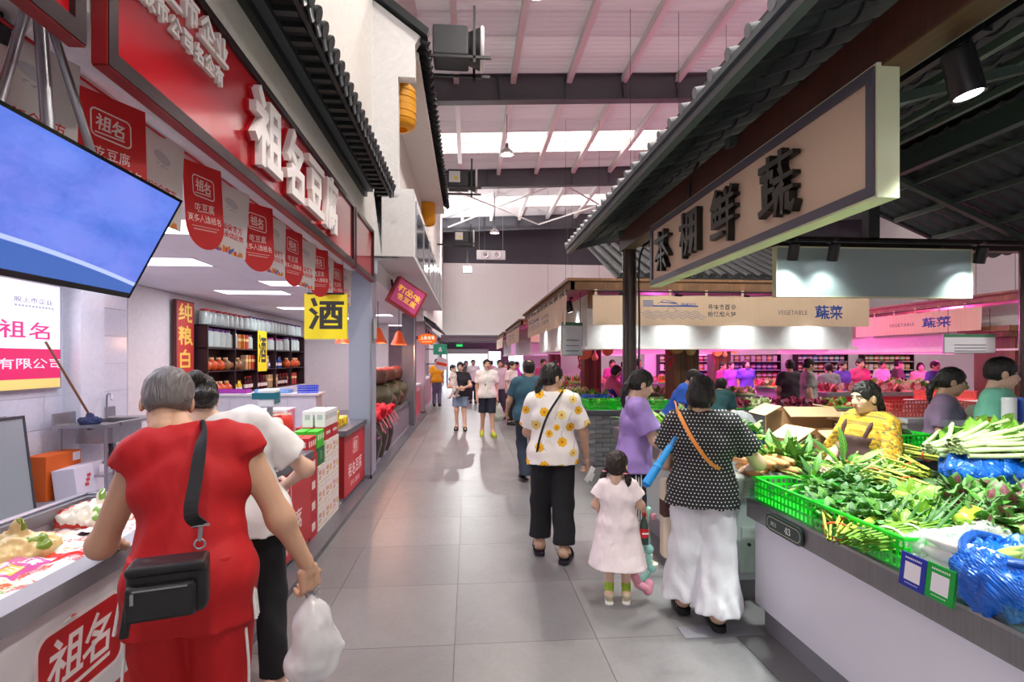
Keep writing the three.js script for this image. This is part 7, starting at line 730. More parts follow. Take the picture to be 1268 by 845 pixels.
const veg = {
  spinach: rosette(30, [LG.oval, LG.broad], [LM.dark, LM.mid, LM.dark], 1.45, 0.01, 0.05), amaranth: rosette(36, [LG.broad, LG.oval], [LM.amar, LM.amar2, LM.amar, LM.mid], 1.5, 0.0, 0.04), lettuce: rosette(24, [LG.cabbage, LG.broad], [LM.bright, LM.yellow, LM.mid], 1.35, 0, 0.02), herb: rosette(46, [LG.small, LG.long], [LM.mid, LM.dark, LM.bright], 1.5, 0, 0.09),
  celery: bundle(22, 0.42, 0.0075, stemM.pale, [LM.bright, LM.mid], LG.small, 0xe0682a, 0.14, 4), celtuce: bundle(20, 0.44, 0.006, stemM.yellow, [LM.mid, LM.dark], LG.small, 0xd8502a, 0.14, 4), choy: bundle(16, 0.36, 0.013, stemM.white, [LM.bright, LM.mid, LM.bright], LG.oval, null, 0.3, 3), chive: bundle(40, 0.46, 0.0035, stemM.green, [LM.dark], LG.blade, 0xeeeeee, 0.08, 1),
};
const say = { spinach: ['leafy_greens', 'dark green leafy bunch', 'greens'], amaranth: ['amaranth_bunch', 'red-veined amaranth bunch', 'greens'], lettuce: ['lettuce', 'bright curly lettuce head', 'lettuce'], herb: ['herb_bunch', 'fine-leaved herb bunch', 'herbs'], celery: ['celery_bundle', 'pale celery bundle with orange tie', 'celery'], celtuce: ['greens_bundle', 'yellow-stalked greens bundle with orange tie', 'greens'], choy: ['cabbage_bundle', 'white-ribbed cabbage bundle', 'cabbage'], chive: ['chive_bundle', 'thin chive bundle with white tie', 'chives'] };
function lay(kind, p, rot, s = 1, where = 'heaped on the numbered counter') { const o = veg[kind].clone(); o.name = numbered(say[kind][0]); scene.add(o); o.position.set(...p); o.rotation.set(...rot); o.scale.setScalar(s); return tag(o, say[kind][1] + ' ' + where, say[kind][2], say[kind][1] + ' ' + where); }
const gc = crate(0.38, 0.13, 0.56, M.green);
for (const [x, z, l] of [[1.98, -2.93, 'bright green slotted crate at the corner of the numbered counter'], [1.98, -2.34, 'bright green slotted crate beside the payment cards'], [2.4, -2.95, 'bright green slotted crate under the dark leafy bunches']]) place(gc, 'plastic_crate', l, 'crate', [x, 0.806, z]);
// kind, pixel it is seen at, height above the floor, turn, size
const heapAt = (list, where) => { for (const [k, px, py, h, r, s] of list) { const p = G(px, py, h); lay(k, [p.x, h - 0.075, p.z], k === 'celery' || k === 'celtuce' || k === 'chive' || k === 'choy' ? [0, r, 0.08] : [rnd(-0.3, 0.3), r, rnd(-0.1, 0.45)], s ?? 0.68, where); } };
heapAt([['celtuce', 1040, 645, 0.9, 2.4, 0.85], ['celtuce', 1062, 640, 0.92, 2.2, 0.85], ['chive', 1085, 655, 0.9, 2.0, 0.9], ['chive', 1120, 655, 0.93, 1.8, 0.9], ['celtuce', 1030, 628, 0.92, 2.7, 0.75], ['chive', 1150, 652, 0.94, 1.6, 0.85]], 'in the green crates');
heapAt([['spinach', 1015, 602, 0.94, 0.3], ['spinach', 1035, 585, 0.99, 1.2], ['spinach', 1058, 590, 1.0, 2.1], ['spinach', 1048, 615, 0.97, 3.3], ['spinach', 1078, 612, 0.99, 4.4], ['spinach', 1028, 612, 0.94, 5.2], ['spinach', 1092, 625, 0.97, 0.8, 0.8], ['spinach', 1062, 632, 0.94, 2.9, 0.8], ['spinach', 1080, 580, 1.02, 2.2], ['spinach', 1022, 594, 0.97, 0.9], ['spinach', 1042, 600, 0.98, 1.9], ['spinach', 1066, 602, 1.0, 2.7], ['spinach', 1088, 600, 1.0, 3.9], ['spinach', 1036, 624, 0.95, 4.9], ['spinach', 1072, 622, 0.97, 5.6], ['spinach', 1100, 610, 1.0, 0.4], ['spinach', 1050, 578, 1.02, 1.4], ['herb', 1008, 588, 0.96, 1, 0.8], ['herb', 1045, 572, 1.02, 2, 1], ['lettuce', 1112, 612, 1.0, 0.5, 0.6], ['lettuce', 1130, 598, 1.02, 1.5, 0.65], ['lettuce', 1118, 634, 0.97, 2.5, 0.55], ['lettuce', 1140, 625, 0.98, 3.5, 0.65], ['lettuce', 1155, 612, 1.0, 4.5, 0.6], ['lettuce', 1150, 640, 0.95, 5.5, 0.55]]);
heapAt([['celery', 1075, 558, 1.04, 2.2, 0.85], ['celery', 1100, 566, 1.04, 2.5, 0.85], ['celtuce', 1122, 572, 1.04, 2.9, 0.85], ['celery', 1090, 580, 1.02, 2.0, 0.85], ['celtuce', 1110, 588, 1.02, 3.2, 0.8], ['celtuce', 1135, 556, 1.06, 3.4, 0.85], ['celery', 1062, 572, 1.02, 1.7, 0.8]]);
heapAt([['amaranth', 1198, 604, 1.05, 0.4], ['amaranth', 1222, 612, 1.06, 1.4], ['amaranth', 1246, 608, 1.07, 2.4], ['amaranth', 1216, 632, 1.02, 3.4], ['amaranth', 1244, 632, 1.03, 4.4], ['amaranth', 1192, 622, 1.01, 5.4], ['amaranth', 1230, 594, 1.08, 5.9], ['amaranth', 1185, 610, 1.02, 0, 0.7], ['amaranth', 1210, 596, 1.06, 1], ['amaranth', 1235, 605, 1.06, 2], ['amaranth', 1205, 622, 1.02, 3], ['amaranth', 1232, 628, 1.02, 4], ['amaranth', 1258, 618, 1.05, 5], ['amaranth', 1250, 640, 1.0, 6], ['amaranth', 1222, 644, 0.99, 0.7], ['amaranth', 1195, 635, 0.99, 1.7], ['amaranth', 1180, 594, 1.04, 2.7], ['amaranth', 1268, 600, 1.08, 3.7]]);
{ const h = thing('heap_riser', 'dark tray raising the rear vegetables on the numbered counter', 'tray', [0, 0, 0]); part('wedge', at(extr([[2.18, 0.806], [2.78, 0.806], [2.78, 1.0], [2.18, 0.83]], 1.3), 0, 0, -3.2), C(0x3c5a30, 0.8), h); part('lip', bx(2.76, 0.806, -1.9, 2.79, 1.01, -3.2), C(0x3c5a30, 0.8), h); }
const blueFilm = mat(0x0f63d0, 0.22, 0, { transmission: 0.2, thickness: 0, bumpMap: T.crumple, bumpScale: 0.01 });
function sack(label, p, rx, ry, rz, m, turn = 0, rim = true) { const b = thing('plastic_sack', label, 'plastic sack', p, turn); const bones = [[[-rx * 0.55, ry * 0.4, 0], [rx * 0.55, ry * 0.4, 0], Math.min(ry * 0.62, rz), Math.min(ry * 0.62, rz)], { e: [0, ry * 0.45, 0], r: [rx, ry * 0.62, rz] }, { e: [0, ry * 1.15, 0], r: [rx * 0.8, ry * 0.5, rz * 0.8], sub: true }]; const g = sdfMesh([{ bones, k: 0.05, cut: [[[0, 0.004, 0], [0, -1, 0]]] }], 0.013, { wob: 0.016, wobF: 20 }); const q = g.attributes.position, a = new Float32Array(q.count * 2); for (let i = 0; i < q.count; i++) { a[i * 2] = q.getX(i) + q.getZ(i); a[i * 2 + 1] = q.getY(i); } g.setAttribute('uv', new THREE.BufferAttribute(a, 2)); part('film', g, m, b); if (rim) { const pts = []; for (let k = 0; k < 16; k++) { const t = k / 16 * 2 * PI; pts.push([Math.cos(t) * rx * 0.86, ry * 0.8 + Math.sin(t * 3) * 0.02, Math.sin(t) * rz * 0.86]); } part('rolled_edge', tube(pts, 0.018, 40, 6, true), m, b); } return b; }
sack('blue plastic sack under the white-ribbed cabbages at the back of the heap', [2.98, 0.98, -2.8], 0.4, 0.2, 0.22, blueFilm, 0.5, false); { const st = thing('stool_stand', 'grey stand carrying the blue sack behind the numbered counter', 'stand', [3.0, 0, -2.8]); part('top', rbox(0.34, 0.04, 0.5, 0.01, 0.05, 0.96, 0), M.counterGrey, st); for (const x of [-0.07, 0.18]) for (const z of [-0.2, 0.2]) part('leg', box(0.04, 0.94, 0.04, x, 0.47, z), M.counterGrey, st); }
for (let k = 0; k < 9; k++) lay('choy', [2.82 + (k % 3) * 0.12, 1.11 + (k / 3 | 0) * 0.03, -2.9 + (k % 4) * 0.07], [0.02, 1.75 + rnd(-0.25, 0.25), 0], 0.95, 'piled on the blue sack');
const corn = (() => { const g = new THREE.Group(); part('husk', lathe([[0, 0], [0.02, 0.005], [0.03, 0.05], [0.032, 0.1], [0.02, 0.2], [0.004, 0.24]], 10), C(0xa8bf5c, 0.6), g); for (let k = 0; k < 4; k++) { const l = part('husk_leaf', LG.long, LM.pale, g, [0, 0.08, 0]); l.rotation.set(0.25, k * 1.6, 0); } part('silk', rod([0, 0.23, 0], [0.01, 0.27, 0.01], 0.008, 5, 0.002), C(0x8a5a2c), g); return g; })();
sack('open blue plastic sack of corn at the near end of the numbered counter', [1.99, 0.806, -1.74], 0.24, 0.22, 0.2, blueFilm, 0.3);
for (let k = 0; k < 9; k++) { const c = place(corn, 'corn_cob', 'ear of corn in pale husk sticking out of the open blue sack', 'corn', [1.86 + (k % 3) * 0.09, 0.9 + (k % 2) * 0.03, -1.84 + (k / 3 | 0) * 0.08], 0, 'corn in the blue sack'); c.rotation.set(1.1, 0.9 + rnd(-0.5, 0.5), rnd(-0.2, 0.2)); }
for (let k = 0; k < 7; k++) { const c = place(corn, 'corn_cob', 'ear of corn lying behind the open blue sack', 'corn', [2.2 + (k % 3) * 0.08, 0.9 + (k / 3 | 0) * 0.05, -1.95 + (k % 2) * 0.1], 0, 'corn behind the blue sack'); c.rotation.set(1.45, 1.2 + rnd(-0.3, 0.3), 0); }
{ const r = (() => { const g = new THREE.Group(); part('root', lathe([[0, 0], [0.012, 0.02], [0.026, 0.1], [0.03, 0.28], [0.02, 0.33], [0, 0.335]], 12), C(0xf0efe8, 0.4), g); for (let k = 0; k < 3; k++) { const s = part('leaf_stub', stemG(0.08, 0.005, 0.01), stemM.pale, g, [0, 0.33, 0]); s.rotation.set(0.3, k * 2.1, 0); } return g; })(); for (let k = 0; k < 9; k++) { const c = place(r, 'white_radish', 'long white radish in thin film before the amaranth', 'radish', [1.86 + (k % 4) * 0.06, 0.85 + (k / 4 | 0) * 0.05, -2.12 + (k % 3) * 0.04], 0, 'white radishes in film'); c.rotation.set(1.5, 1.25 + rnd(-0.2, 0.2), 0); }
  const f = thing('plastic_film', 'crumpled clear plastic film over the white radishes', 'plastic film', [2.04, 0.87, -2.08]); part('sheet', sdfMesh([{ bones: [[[-0.16, 0.02, 0], [0.16, 0.05, 0.02], 0.07, 0.06], [[0.1, 0.06, 0], [0.18, 0.1, -0.06], 0.05, 0.02]] }], 0.012, { wob: 0.02, wobF: 24 }), mat(0xffffff, 0.2, 0, { transmission: 0.75, thickness: 0, bumpMap: T.crumple, bumpScale: 0.006 }), f);
  const m = thing('green_mango', 'green mango-shaped melon beside the amaranth leaves', 'melon', [2.2, 0.97, -2.18], 0.4); part('fruit', sdfMesh([{ bones: [[[-0.03, 0, 0], [0.04, 0.01, 0], 0.042, 0.05]], k: 0.03 }], 0.01), C(0x9dbb38, 0.3), m); part('stalk', rod([-0.07, 0, 0], [-0.09, 0.01, 0], 0.006, 6), stemM.green, m); }
// payment cards (codes left blank)
[['#2238a8', 'blue', 0], ['#18a845', 'green', 1]].forEach(([c, n, k]) => { const t = canvas(256, 320, (x) => { x.fillStyle = c; x.fillRect(0, 0, 256, 320); x.fillStyle = '#f2f2f6'; x.fillRect(48, 76, 160, 176); x.fillStyle = 'rgba(255,255,255,0.85)'; for (let i = 0; i < 9; i++) x.fillRect(44 + i * 19, 30, 13, 18); for (let i = 0; i < 8; i++) x.fillRect(60 + i * 17, 276, 11, 9); }); const p = PX(k ? 1165 : 1131, k ? 724 : 709, 1.735); const q = thing('payment_card', n + ' payment card with a white square on the counter edge', 'payment card', [p.x, p.y, p.z], -PI / 2 + 0.0); part('card', box(0.12, 0.13, 0.006), C(n === 'blue' ? 0x2238a8 : 0x18a845, 0.3), q, [0, 0, 0], [-0.12, 0, 0]); part('print', new THREE.PlaneGeometry(0.118, 0.128), mat(0xffffff, 0.25, 0, { map: t }), q, [0, 0, 0.0045], [-0.12, 0, 0]); part('acrylic_foot', box(0.12, 0.012, 0.03, 0, 0.0, -0.012), M.clearPlastic, q); });
// second counter: roots, herbs, sacks, boxes
const root = (() => { const g = new THREE.Group(); part('root', lathe([[0, 0], [0.018, 0.02], [0.03, 0.08], [0.034, 0.18], [0.026, 0.26], [0, 0.27]], 10), C(0xcf9a62, 0.6), g); part('crown', cyl(0.014, 0.01, 0.02, 0, 0.265, 0, 8), C(0x9a7a48), g); return g; })();
for (let k = 0; k < 12; k++) { const c = place(root, 'root_vegetable', 'pale orange root vegetable heaped in clear plastic on the grey counter', 'root vegetable', [1.95 + (k % 4) * 0.09, 0.9 + (k / 6 | 0) * 0.05, -3.68 - (k % 3) * 0.08], 0, 'roots on the grey counter'); c.rotation.set(1.5, 1 + rnd(-0.6, 0.6), 0); }
{ const f = thing('plastic_film', 'clear plastic sheet folded over the edge of the grey counter', 'plastic film', [2.0, 0.87, -3.5]); const g = new THREE.PlaneGeometry(0.5, 0.3, 20, 12), p = g.attributes.position; for (let i = 0; i < p.count; i++) { const v = 0.15 - p.getY(i), x = p.getX(i); p.setXYZ(i, x, v < 0.12 ? 0.012 + 0.01 * Math.sin(x * 30) : 0.012 - (v - 0.12) * (1 - 0.5 * Math.abs(x) * 3), v < 0.12 ? -0.12 + v : 0.012 + 0.012 * Math.sin(x * 26)); } g.computeVertexNormals(); part('sheet', g, mat(0xffffff, 0.15, 0, { transmission: 0.8, thickness: 0, side: THREE.DoubleSide, bumpMap: T.crumple, bumpScale: 0.004 }), f); }
for (const [x, z, s] of [[2.3, -3.7, 0.95], [2.4, -3.82, 0.95], [2.44, -3.66, 0.9], [2.26, -3.85, 0.95], [2.48, -3.95, 0.9], [2.34, -3.62, 0.85]]) lay('herb', [x, 0.9, z], [rnd(-0.2, 0.2), rnd(6), rnd(-0.2, 0.2)], s, 'on the grey counter'); lay('celtuce', [2.4, 0.9, -4.0], [0, 1.7, 0], 1, 'on the grey counter');
sack('blue plastic sack of greens in the middle of the grey counter', [2.22, 0.867, -4.45], 0.32, 0.24, 0.25, blueFilm, 0.2); for (let k = 0; k < 6; k++) lay(k % 2 ? 'lettuce' : 'spinach', [2.1 + (k % 3) * 0.13, 1.0, -4.5 + (k % 2) * 0.12], [rnd(-0.3, 0.3), rnd(6), 0], 1.0, 'in the blue sack on the grey counter');
{ const f = thing('plastic_film', 'billowing clear plastic over the greens in the blue sack', 'plastic film', [2.22, 1.02, -4.6]); part('sheet', sdfMesh([{ bones: [[[-0.2, 0, 0], [0.2, 0.06, 0], 0.12, 0.14]] }], 0.016, { wob: 0.02, wobF: 20 }), mat(0xffffff, 0.15, 0, { transmission: 0.85, thickness: 0, bumpMap: T.crumple, bumpScale: 0.006 }), f); }
for (const [x, z, k] of [[1.95, -4.3, 'lettuce'], [1.92, -4.7, 'spinach'], [2.1, -4.9, 'lettuce'], [1.95, -5.1, 'spinach'], [2.0, -5.4, 'lettuce'], [2.3, -5.2, 'herb'], [2.4, -5.6, 'spinach'], [2.1, -5.75, 'amaranth'], [2.4, -5.3, 'lettuce'], [2.5, -6.0, 'amaranth'], [1.95, -6.0, 'herb']]) lay(k, [x, 0.92, z], [0, rnd(6), 0], 1.3, 'spread along the grey counter');
function openBox(label, p, w, h, d, turn, fill) { const b = thing('cardboard_box', label, 'cardboard box', p, turn); const t = 0.008; part('side', box(w, h, t, 0, h / 2, d / 2), M.cardboard, b); part('side', box(w, h, t, 0, h / 2, -d / 2), M.cardboard, b); part('side', box(t, h, d, w / 2, h / 2, 0), M.cardboard, b); part('side', box(t, h, d, -w / 2, h / 2, 0), M.cardboard, b); part('bottom', box(w, t, d, 0, t, 0), M.cardIn, b); part('flap', at(box(w, t, d * 0.45), 0, 0, d * 0.22, 0.5).translate(0, h, d / 2), M.cardIn, b); part('flap', at(box(w * 0.4, t, d), w * 0.2, 0, 0, 0, 0, -0.4).translate(w / 2, h, 0), M.cardIn, b); part('flap', at(box(w * 0.4, t, d), -w * 0.2, 0, 0, 0, 0, 0.5).translate(-w / 2, h, 0), M.cardIn, b); part('tape', box(w * 0.16, h * 0.5, 0.002, 0, h * 0.3, d / 2 + 0.006), C(0xc8b48c, 0.3), b); if (fill) fill(b); return b; }
{ const pal = thing('low_platform', 'grey shelf carrying the cardboard boxes behind the counter', 'shelf', [0, 0, 0]); part('top', bx(2.84, 0.7, -4.1, 3.9, 0.75, -5.4), M.counterGrey, pal); for (const x of [2.9, 3.84]) for (const z of [-4.16, -5.34]) part('leg', box(0.05, 0.7, 0.05, x, 0.35, z), M.counterGrey, pal); }
openBox('open cardboard box with a raised flap behind the herbs', [3.1, 0.751, -4.4], 0.5, 0.3, 0.34, 0.15); openBox('taller cardboard box standing behind the open one', [3.2, 0.751, -4.95], 0.46, 0.44, 0.36, -0.1); openBox('cardboard box of eggplants beside the taller box', [3.66, 0.751, -4.8], 0.36, 0.4, 0.4, 0.1);
for (let k = 0; k < 8; k++) { const e = solo('eggplant', 'long purple eggplant heaped behind the sacks on the grey counter', 'eggplant', tube([[-0.14, 0, 0], [-0.05, 0.015, 0.02], [0.05, 0.02, 0.0], [0.14, 0.01, -0.03]], 0.02, 10, 7), C(0x3c1850, 0.25), [2.46 - (k % 2) * 0.06, 0.9 + (k / 4 | 0) * 0.03, -5.0 - (k % 4) * 0.06], [0, rnd(-0.4, 0.4), 0], 'eggplants on the grey counter'); }
// back of the island: cabinet, crates, grey partition
{ const c = thing('white_cabinet', 'white low cabinet with a red slotted crate on it', 'cabinet', [0, 0, 0]); part('body', bx(3.98, 0, -4.55, 5.0, 1.1, -5.1), M.white, c); part('top', bx(3.95, 1.1, -4.5, 5.05, 1.14, -5.15), M.white, c); part('door_joint', bx(4.45, 0.05, -4.548, 4.46, 1.08, -4.55), M.grout, c); place(crate(0.95, 0.12, 0.4, M.pinkPlastic), 'plastic_crate', 'wide coral red slotted crate on the white cabinet', 'crate', [4.4, 1.141, -4.85], 0); const bg = thing('gourd', 'pale wax gourd lying beside the coral crate', 'gourd', [4.28, 1.2, -4.55], 0.3); bg.position.set(4.75, 1.2, -4.58); part('fruit', sdfMesh([{ bones: [[[-0.12, 0, 0], [0.12, 0, 0], 0.06, 0.06]] }], 0.014), C(0xc6d8bc, 0.4), bg); part('stalk', rod([0.17, 0, 0], [0.2, 0.01, 0], 0.008), stemM.green, bg);
  place(crate(0.34, 0.14, 0.3, M.green), 'plastic_crate', 'green slotted crate of dark melons behind the vendor', 'crate', [3.42, 0.95, -4.0]); const st = thing('crate_stand', 'dark stand under the crate of melons behind the vendor', 'stand', [3.42, 0, -4.0]); part('body', bx(-0.2, 0, -0.17, 0.2, 0.95, 0.17), M.charcoal, st); part('rim', bx(-0.21, 0.9, -0.18, 0.21, 0.94, 0.18), M.counterGrey, st); for (let k = 0; k < 5; k++) solo('dark_melon', 'dark green small melon in the crate behind the vendor', 'melon', ell(0.06, 0.055, 0.06), C(0x2c4a26, 0.35), [3.34 + (k % 3) * 0.09, 1.06 + (k > 2 ? 0.06 : 0), -4.05 + (k % 2) * 0.1], undefined, 'melons behind the vendor'); }
{ const p = thing('grey_partition', 'grey partition with dark top edge and a socket behind the heap', 'partition', [0, 0, 0]); part('panel', bx(3.42, 0, -3.36, 5.2, 1.2, -3.46), M.counterGrey, p); part('top', bx(3.4, 1.2, -3.32, 5.22, 1.24, -3.58), M.stone, p); part('socket', rbox(0.11, 0.11, 0.01, 0.006, 3.6, 1.02, -3.355), M.white, p); part('plug_cable', tube([[3.62, 1.1, -3.34], [3.66, 1.12, -3.32], [3.7, 1.05, -3.32], [3.72, 0.95, -3.33], [3.7, 0.85, -3.34]], 0.008, 20, 6), M.black, p);
  for (const [x, c, l] of [[3.62, 0xe6e6ea, 'white canister on the grey partition'], [3.72, 0x2a4fae, 'blue canister on the grey partition'], [3.82, 0xb83240, 'red canister on the grey partition']]) { const k = thing('canister', l, 'canister', [x + 0.17, 1.241, -3.45]); part('body', cyl(0.042, 0.042, 0.15, 0, 0, 0, 16), C(c, 0.4), k); part('lid', cyl(0.044, 0.04, 0.02, 0, 0.15, 0, 16), C(c, 0.3), k); } const y = thing('sponge', 'small yellow sponge on the grey partition', 'sponge', [3.6, 1.241, -3.45]); part('foam', rbox(0.08, 0.03, 0.05, 0.008, 0, 0.015, 0), C(0xd8b830, 0.9), y); part('scour_pad', box(0.08, 0.006, 0.05, 0, 0.033, 0), C(0x7a7a30, 0.9), y); }
// ================================================================ stalls further back
const greenHeap = (seedN, cols, w, d, hgt) => { const list = []; for (let k = 0; k < 40; k++) { const c = new THREE.Color(cols[k % cols.length]), g = k % 3 ? LG.broad.clone() : LG.oval.clone(); g.deleteAttribute('uv'); const q = new THREE.Euler(rnd(-1.4, 1.4), rnd(6.3), rnd(-0.8, 0.8)); g.applyMatrix4(new THREE.Matrix4().makeRotationFromEuler(q).scale(V(1.3, 1.3, 1.3)).setPosition(rnd(-w / 2, w / 2), hgt * 0.5 + rnd(hgt * 0.4), rnd(-d / 2, d / 2))); list.push(paint(g, c.toArray())); } const base = paint(ell(w * 0.5, hgt * 0.7, d * 0.5, 0, hgt * 0.05, 0, 10), new THREE.Color(cols[0]).toArray()); base.deleteAttribute('uv'); list.push(base); return merge(list); };
const heapM = mat(0xffffff, 0.6, 0, { vertexColors: true, side: THREE.DoubleSide });
const heapKinds = { greens: greenHeap(1, [0x5f9a34, 0x7fb844, 0x3f7a2a], 0.6, 0.45, 0.16), mixed: greenHeap(2, [0x8fb04a, 0xd8d0a0, 0xc85a3a, 0x5f9a34], 0.6, 0.45, 0.14), red: greenHeap(3, [0x8a2448, 0xa8365a, 0x5a1c34], 0.6, 0.45, 0.15), pale: greenHeap(4, [0xd8e2b4, 0xb4cc84, 0xf0ecd8], 0.6, 0.45, 0.15), meat: greenHeap(5, [0xd86a78, 0xe89aa0, 0xb84a58], 0.6, 0.45, 0.08), orange: greenHeap(6, [0xe0863a, 0xd8a05a, 0x9ab04a], 0.6, 0.45, 0.13) };
const heapSay = { greens: 'heap of green leaves', mixed: 'heap of mixed vegetables', red: 'heap of dark red amaranth', pale: 'heap of pale cabbages', meat: 'spread of pink cut meat', orange: 'heap of orange roots' };
function heap(kind, p, where, s = 1) { const h = thing('produce_heap', heapSay[kind] + ' ' + where, 'produce', p, rnd(-0.2, 0.2), heapSay[kind] + ' ' + where); part('produce', heapKinds[kind], heapM, h); part('tray', rbox(0.66, 0.03, 0.5, 0.01, 0, 0.015, 0), kind === 'meat' ? M.steel : C(0x2c9a3a, 0.5), h); h.scale.setScalar(s); return h; }
function stallCounter(x0, x1, z0, z1, h, label, front) { const c = thing('stall_counter', label, 'counter', [0, 0, 0]); part('body', bx(x0, 0.1, z0, x1, h - 0.05, z1), front ?? M.counterGrey, c); part('top', bx(x0 - 0.04, h - 0.05, z0 + 0.04, x1 + 0.04, h, z1 - 0.04), M.steelDull, c); part('plinth', bx(x0 + 0.05, 0, z0 - 0.05, x1 - 0.05, 0.1, z1 + 0.05), M.stone, c); return c; }
// second island
for (const [x, l] of [[2.1, 'green crate on the brick counter next to the aisle'], [2.55, 'green crate in the middle of the brick counter'], [3.0, 'green crate on the brick counter near the dark post']]) place(crate(0.42, 0.14, 0.5, M.green), 'plastic_crate', l, 'crate', [x, 0.881, -8.52]);
for (const [k, x, z] of [['greens', 2.1, -8.52], ['greens', 3.0, -8.52]]) heap(k, [x, 0.9, z], 'in a crate on the brick counter', 0.62);
stallCounter(1.9, 2.5, -9.0, -14, 0.86, 'aisle-side counter of the second island behind the brick corner'); stallCounter(3.5, 6.4, -8.25, -8.76, 0.86, 'front counter of the second island facing the pavilion'); stallCounter(3.1, 6.2, -10.8, -11.4, 0.9, 'middle counter of the second island');
['greens', 'mixed', 'pale', 'greens', 'orange', 'mixed'].forEach((k, i) => heap(k, [2.2, 0.861, -9.4 - i * 0.78], 'on the aisle counter of the second island')); ['greens', 'red', 'pale', 'red', 'red', 'mixed'].forEach((k, i) => heap(k, [3.9 + i * 0.44, 0.861, -8.5], 'on the front counter of the second island', 0.75)); ['mixed', 'greens', 'pale', 'orange', 'greens', 'mixed', 'pale'].forEach((k, i) => heap(k, [3.4 + i * 0.42, 0.901, -11.1], 'on the middle counter of the second island', 0.8));
sack('blue plastic sack of roots on the aisle counter by the brick corner', [2.2, 0.861, -9.0], 0.28, 0.24, 0.2, blueFilm, 0.2, false); { const b = thing('scallion_basket', 'woven basket of upright scallions behind the dotted-top woman', 'basket', [5.05, 0.861, -8.35]); b.position.set(3.62, 0.861, -8.5); part('basket', lathe([[0, 0], [0.12, 0], [0.17, 0.14], [0.18, 0.15], [0.16, 0.14], [0.11, 0.01]], 18), C(0x8a5a34, 0.8), b); for (let k = 0; k < 24; k++) { const s = part('scallion', stemG(0.3, 0.006, rnd(0.02)), k % 2 ? stemM.pale : stemM.green, b, [rnd(-0.08, 0.08), 0.05, rnd(-0.08, 0.08)]); s.rotation.set(rnd(-0.35, 0.35), rnd(6), rnd(-0.35, 0.35)); } }
// third and fourth islands, meat stalls across the cross aisle
stallCounter(1.95, 2.6, -16.6, -22, 0.88, 'aisle-side counter of the third island'); ['greens', 'pale', 'greens', 'mixed'].forEach((k, i) => heap(k, [2.28, 0.881, -16.9 - i * 1.1], 'on the aisle counter of the third island', 1.2)); stallCounter(3, 7.8, -16.5, -17.2, 0.9, 'front counter of the third island'); ['mixed', 'meat', 'greens', 'meat', 'orange', 'meat'].forEach((k, i) => heap(k, [3.4 + i * 0.75, 0.901, -16.85], 'on the front counter of the third island', 1.15));
stallCounter(8.0, 8.6, -12.5, -15.8, 0.9, 'short counter beside the pink-lit timber pillar'); ['meat', 'mixed', 'meat', 'meat'].forEach((k, i) => heap(k, [8.3, 0.901, -12.9 - i * 0.8], 'on the short pink-lit counter', 1.1));
{ const t = canvas(512, 128, (x) => { x.fillStyle = '#c01c22'; x.fillRect(0, 0, 512, 128); x.strokeStyle = '#f2d7b0'; x.lineWidth = 6; x.beginPath(); x.arc(420, 66, 34, 0, 7); x.stroke(); ink(x, '公品', 60, 36, 56, '#f0b83a', 0.12); ink(x, '名', 398, 44, 44, '#f2e0c8', 0.12); x.fillStyle = '#e8c88a'; for (let k = 0; k < 8; k++) x.fillRect(200 + k * 20, 60, 13, 12); }); const c = stallCounter(7.2, 9.3, -10.1, -10.8, 0.98, 'red-fronted meat counter with gold characters'); part('red_front', new THREE.PlaneGeometry(2.05, 0.5), mat(0xffffff, 0.4, 0, { map: t }), c, [8.25, 0.68, -10.095]); ['meat', 'meat', 'meat'].forEach((k, i) => heap(k, [7.5 + i * 0.72, 0.981, -10.45], 'on the red-fronted meat counter', 1.05)); }
stallCounter(9.9, 16, -8.35, -8.9, 0.9, 'front counter across the cross aisle', C(0xc9c6cc, 0.4)); stallCounter(9.8, 10.5, -10.2, -14, 0.92, 'cross-aisle counter of the right-hand stall', C(0xd4d2d8, 0.4)); ['greens', 'pale', 'mixed', 'greens'].forEach((k, i) => heap(k, [10.15, 0.921, -10.6 - i * 0.9], 'on the cross-aisle counter', 1.25)); ['mixed', 'greens', 'pale', 'orange', 'meat', 'greens', 'meat'].forEach((k, i) => heap(k, [10.3 + i * 0.8, 0.901, -8.62], 'on the front counter across the cross aisle', 0.95));
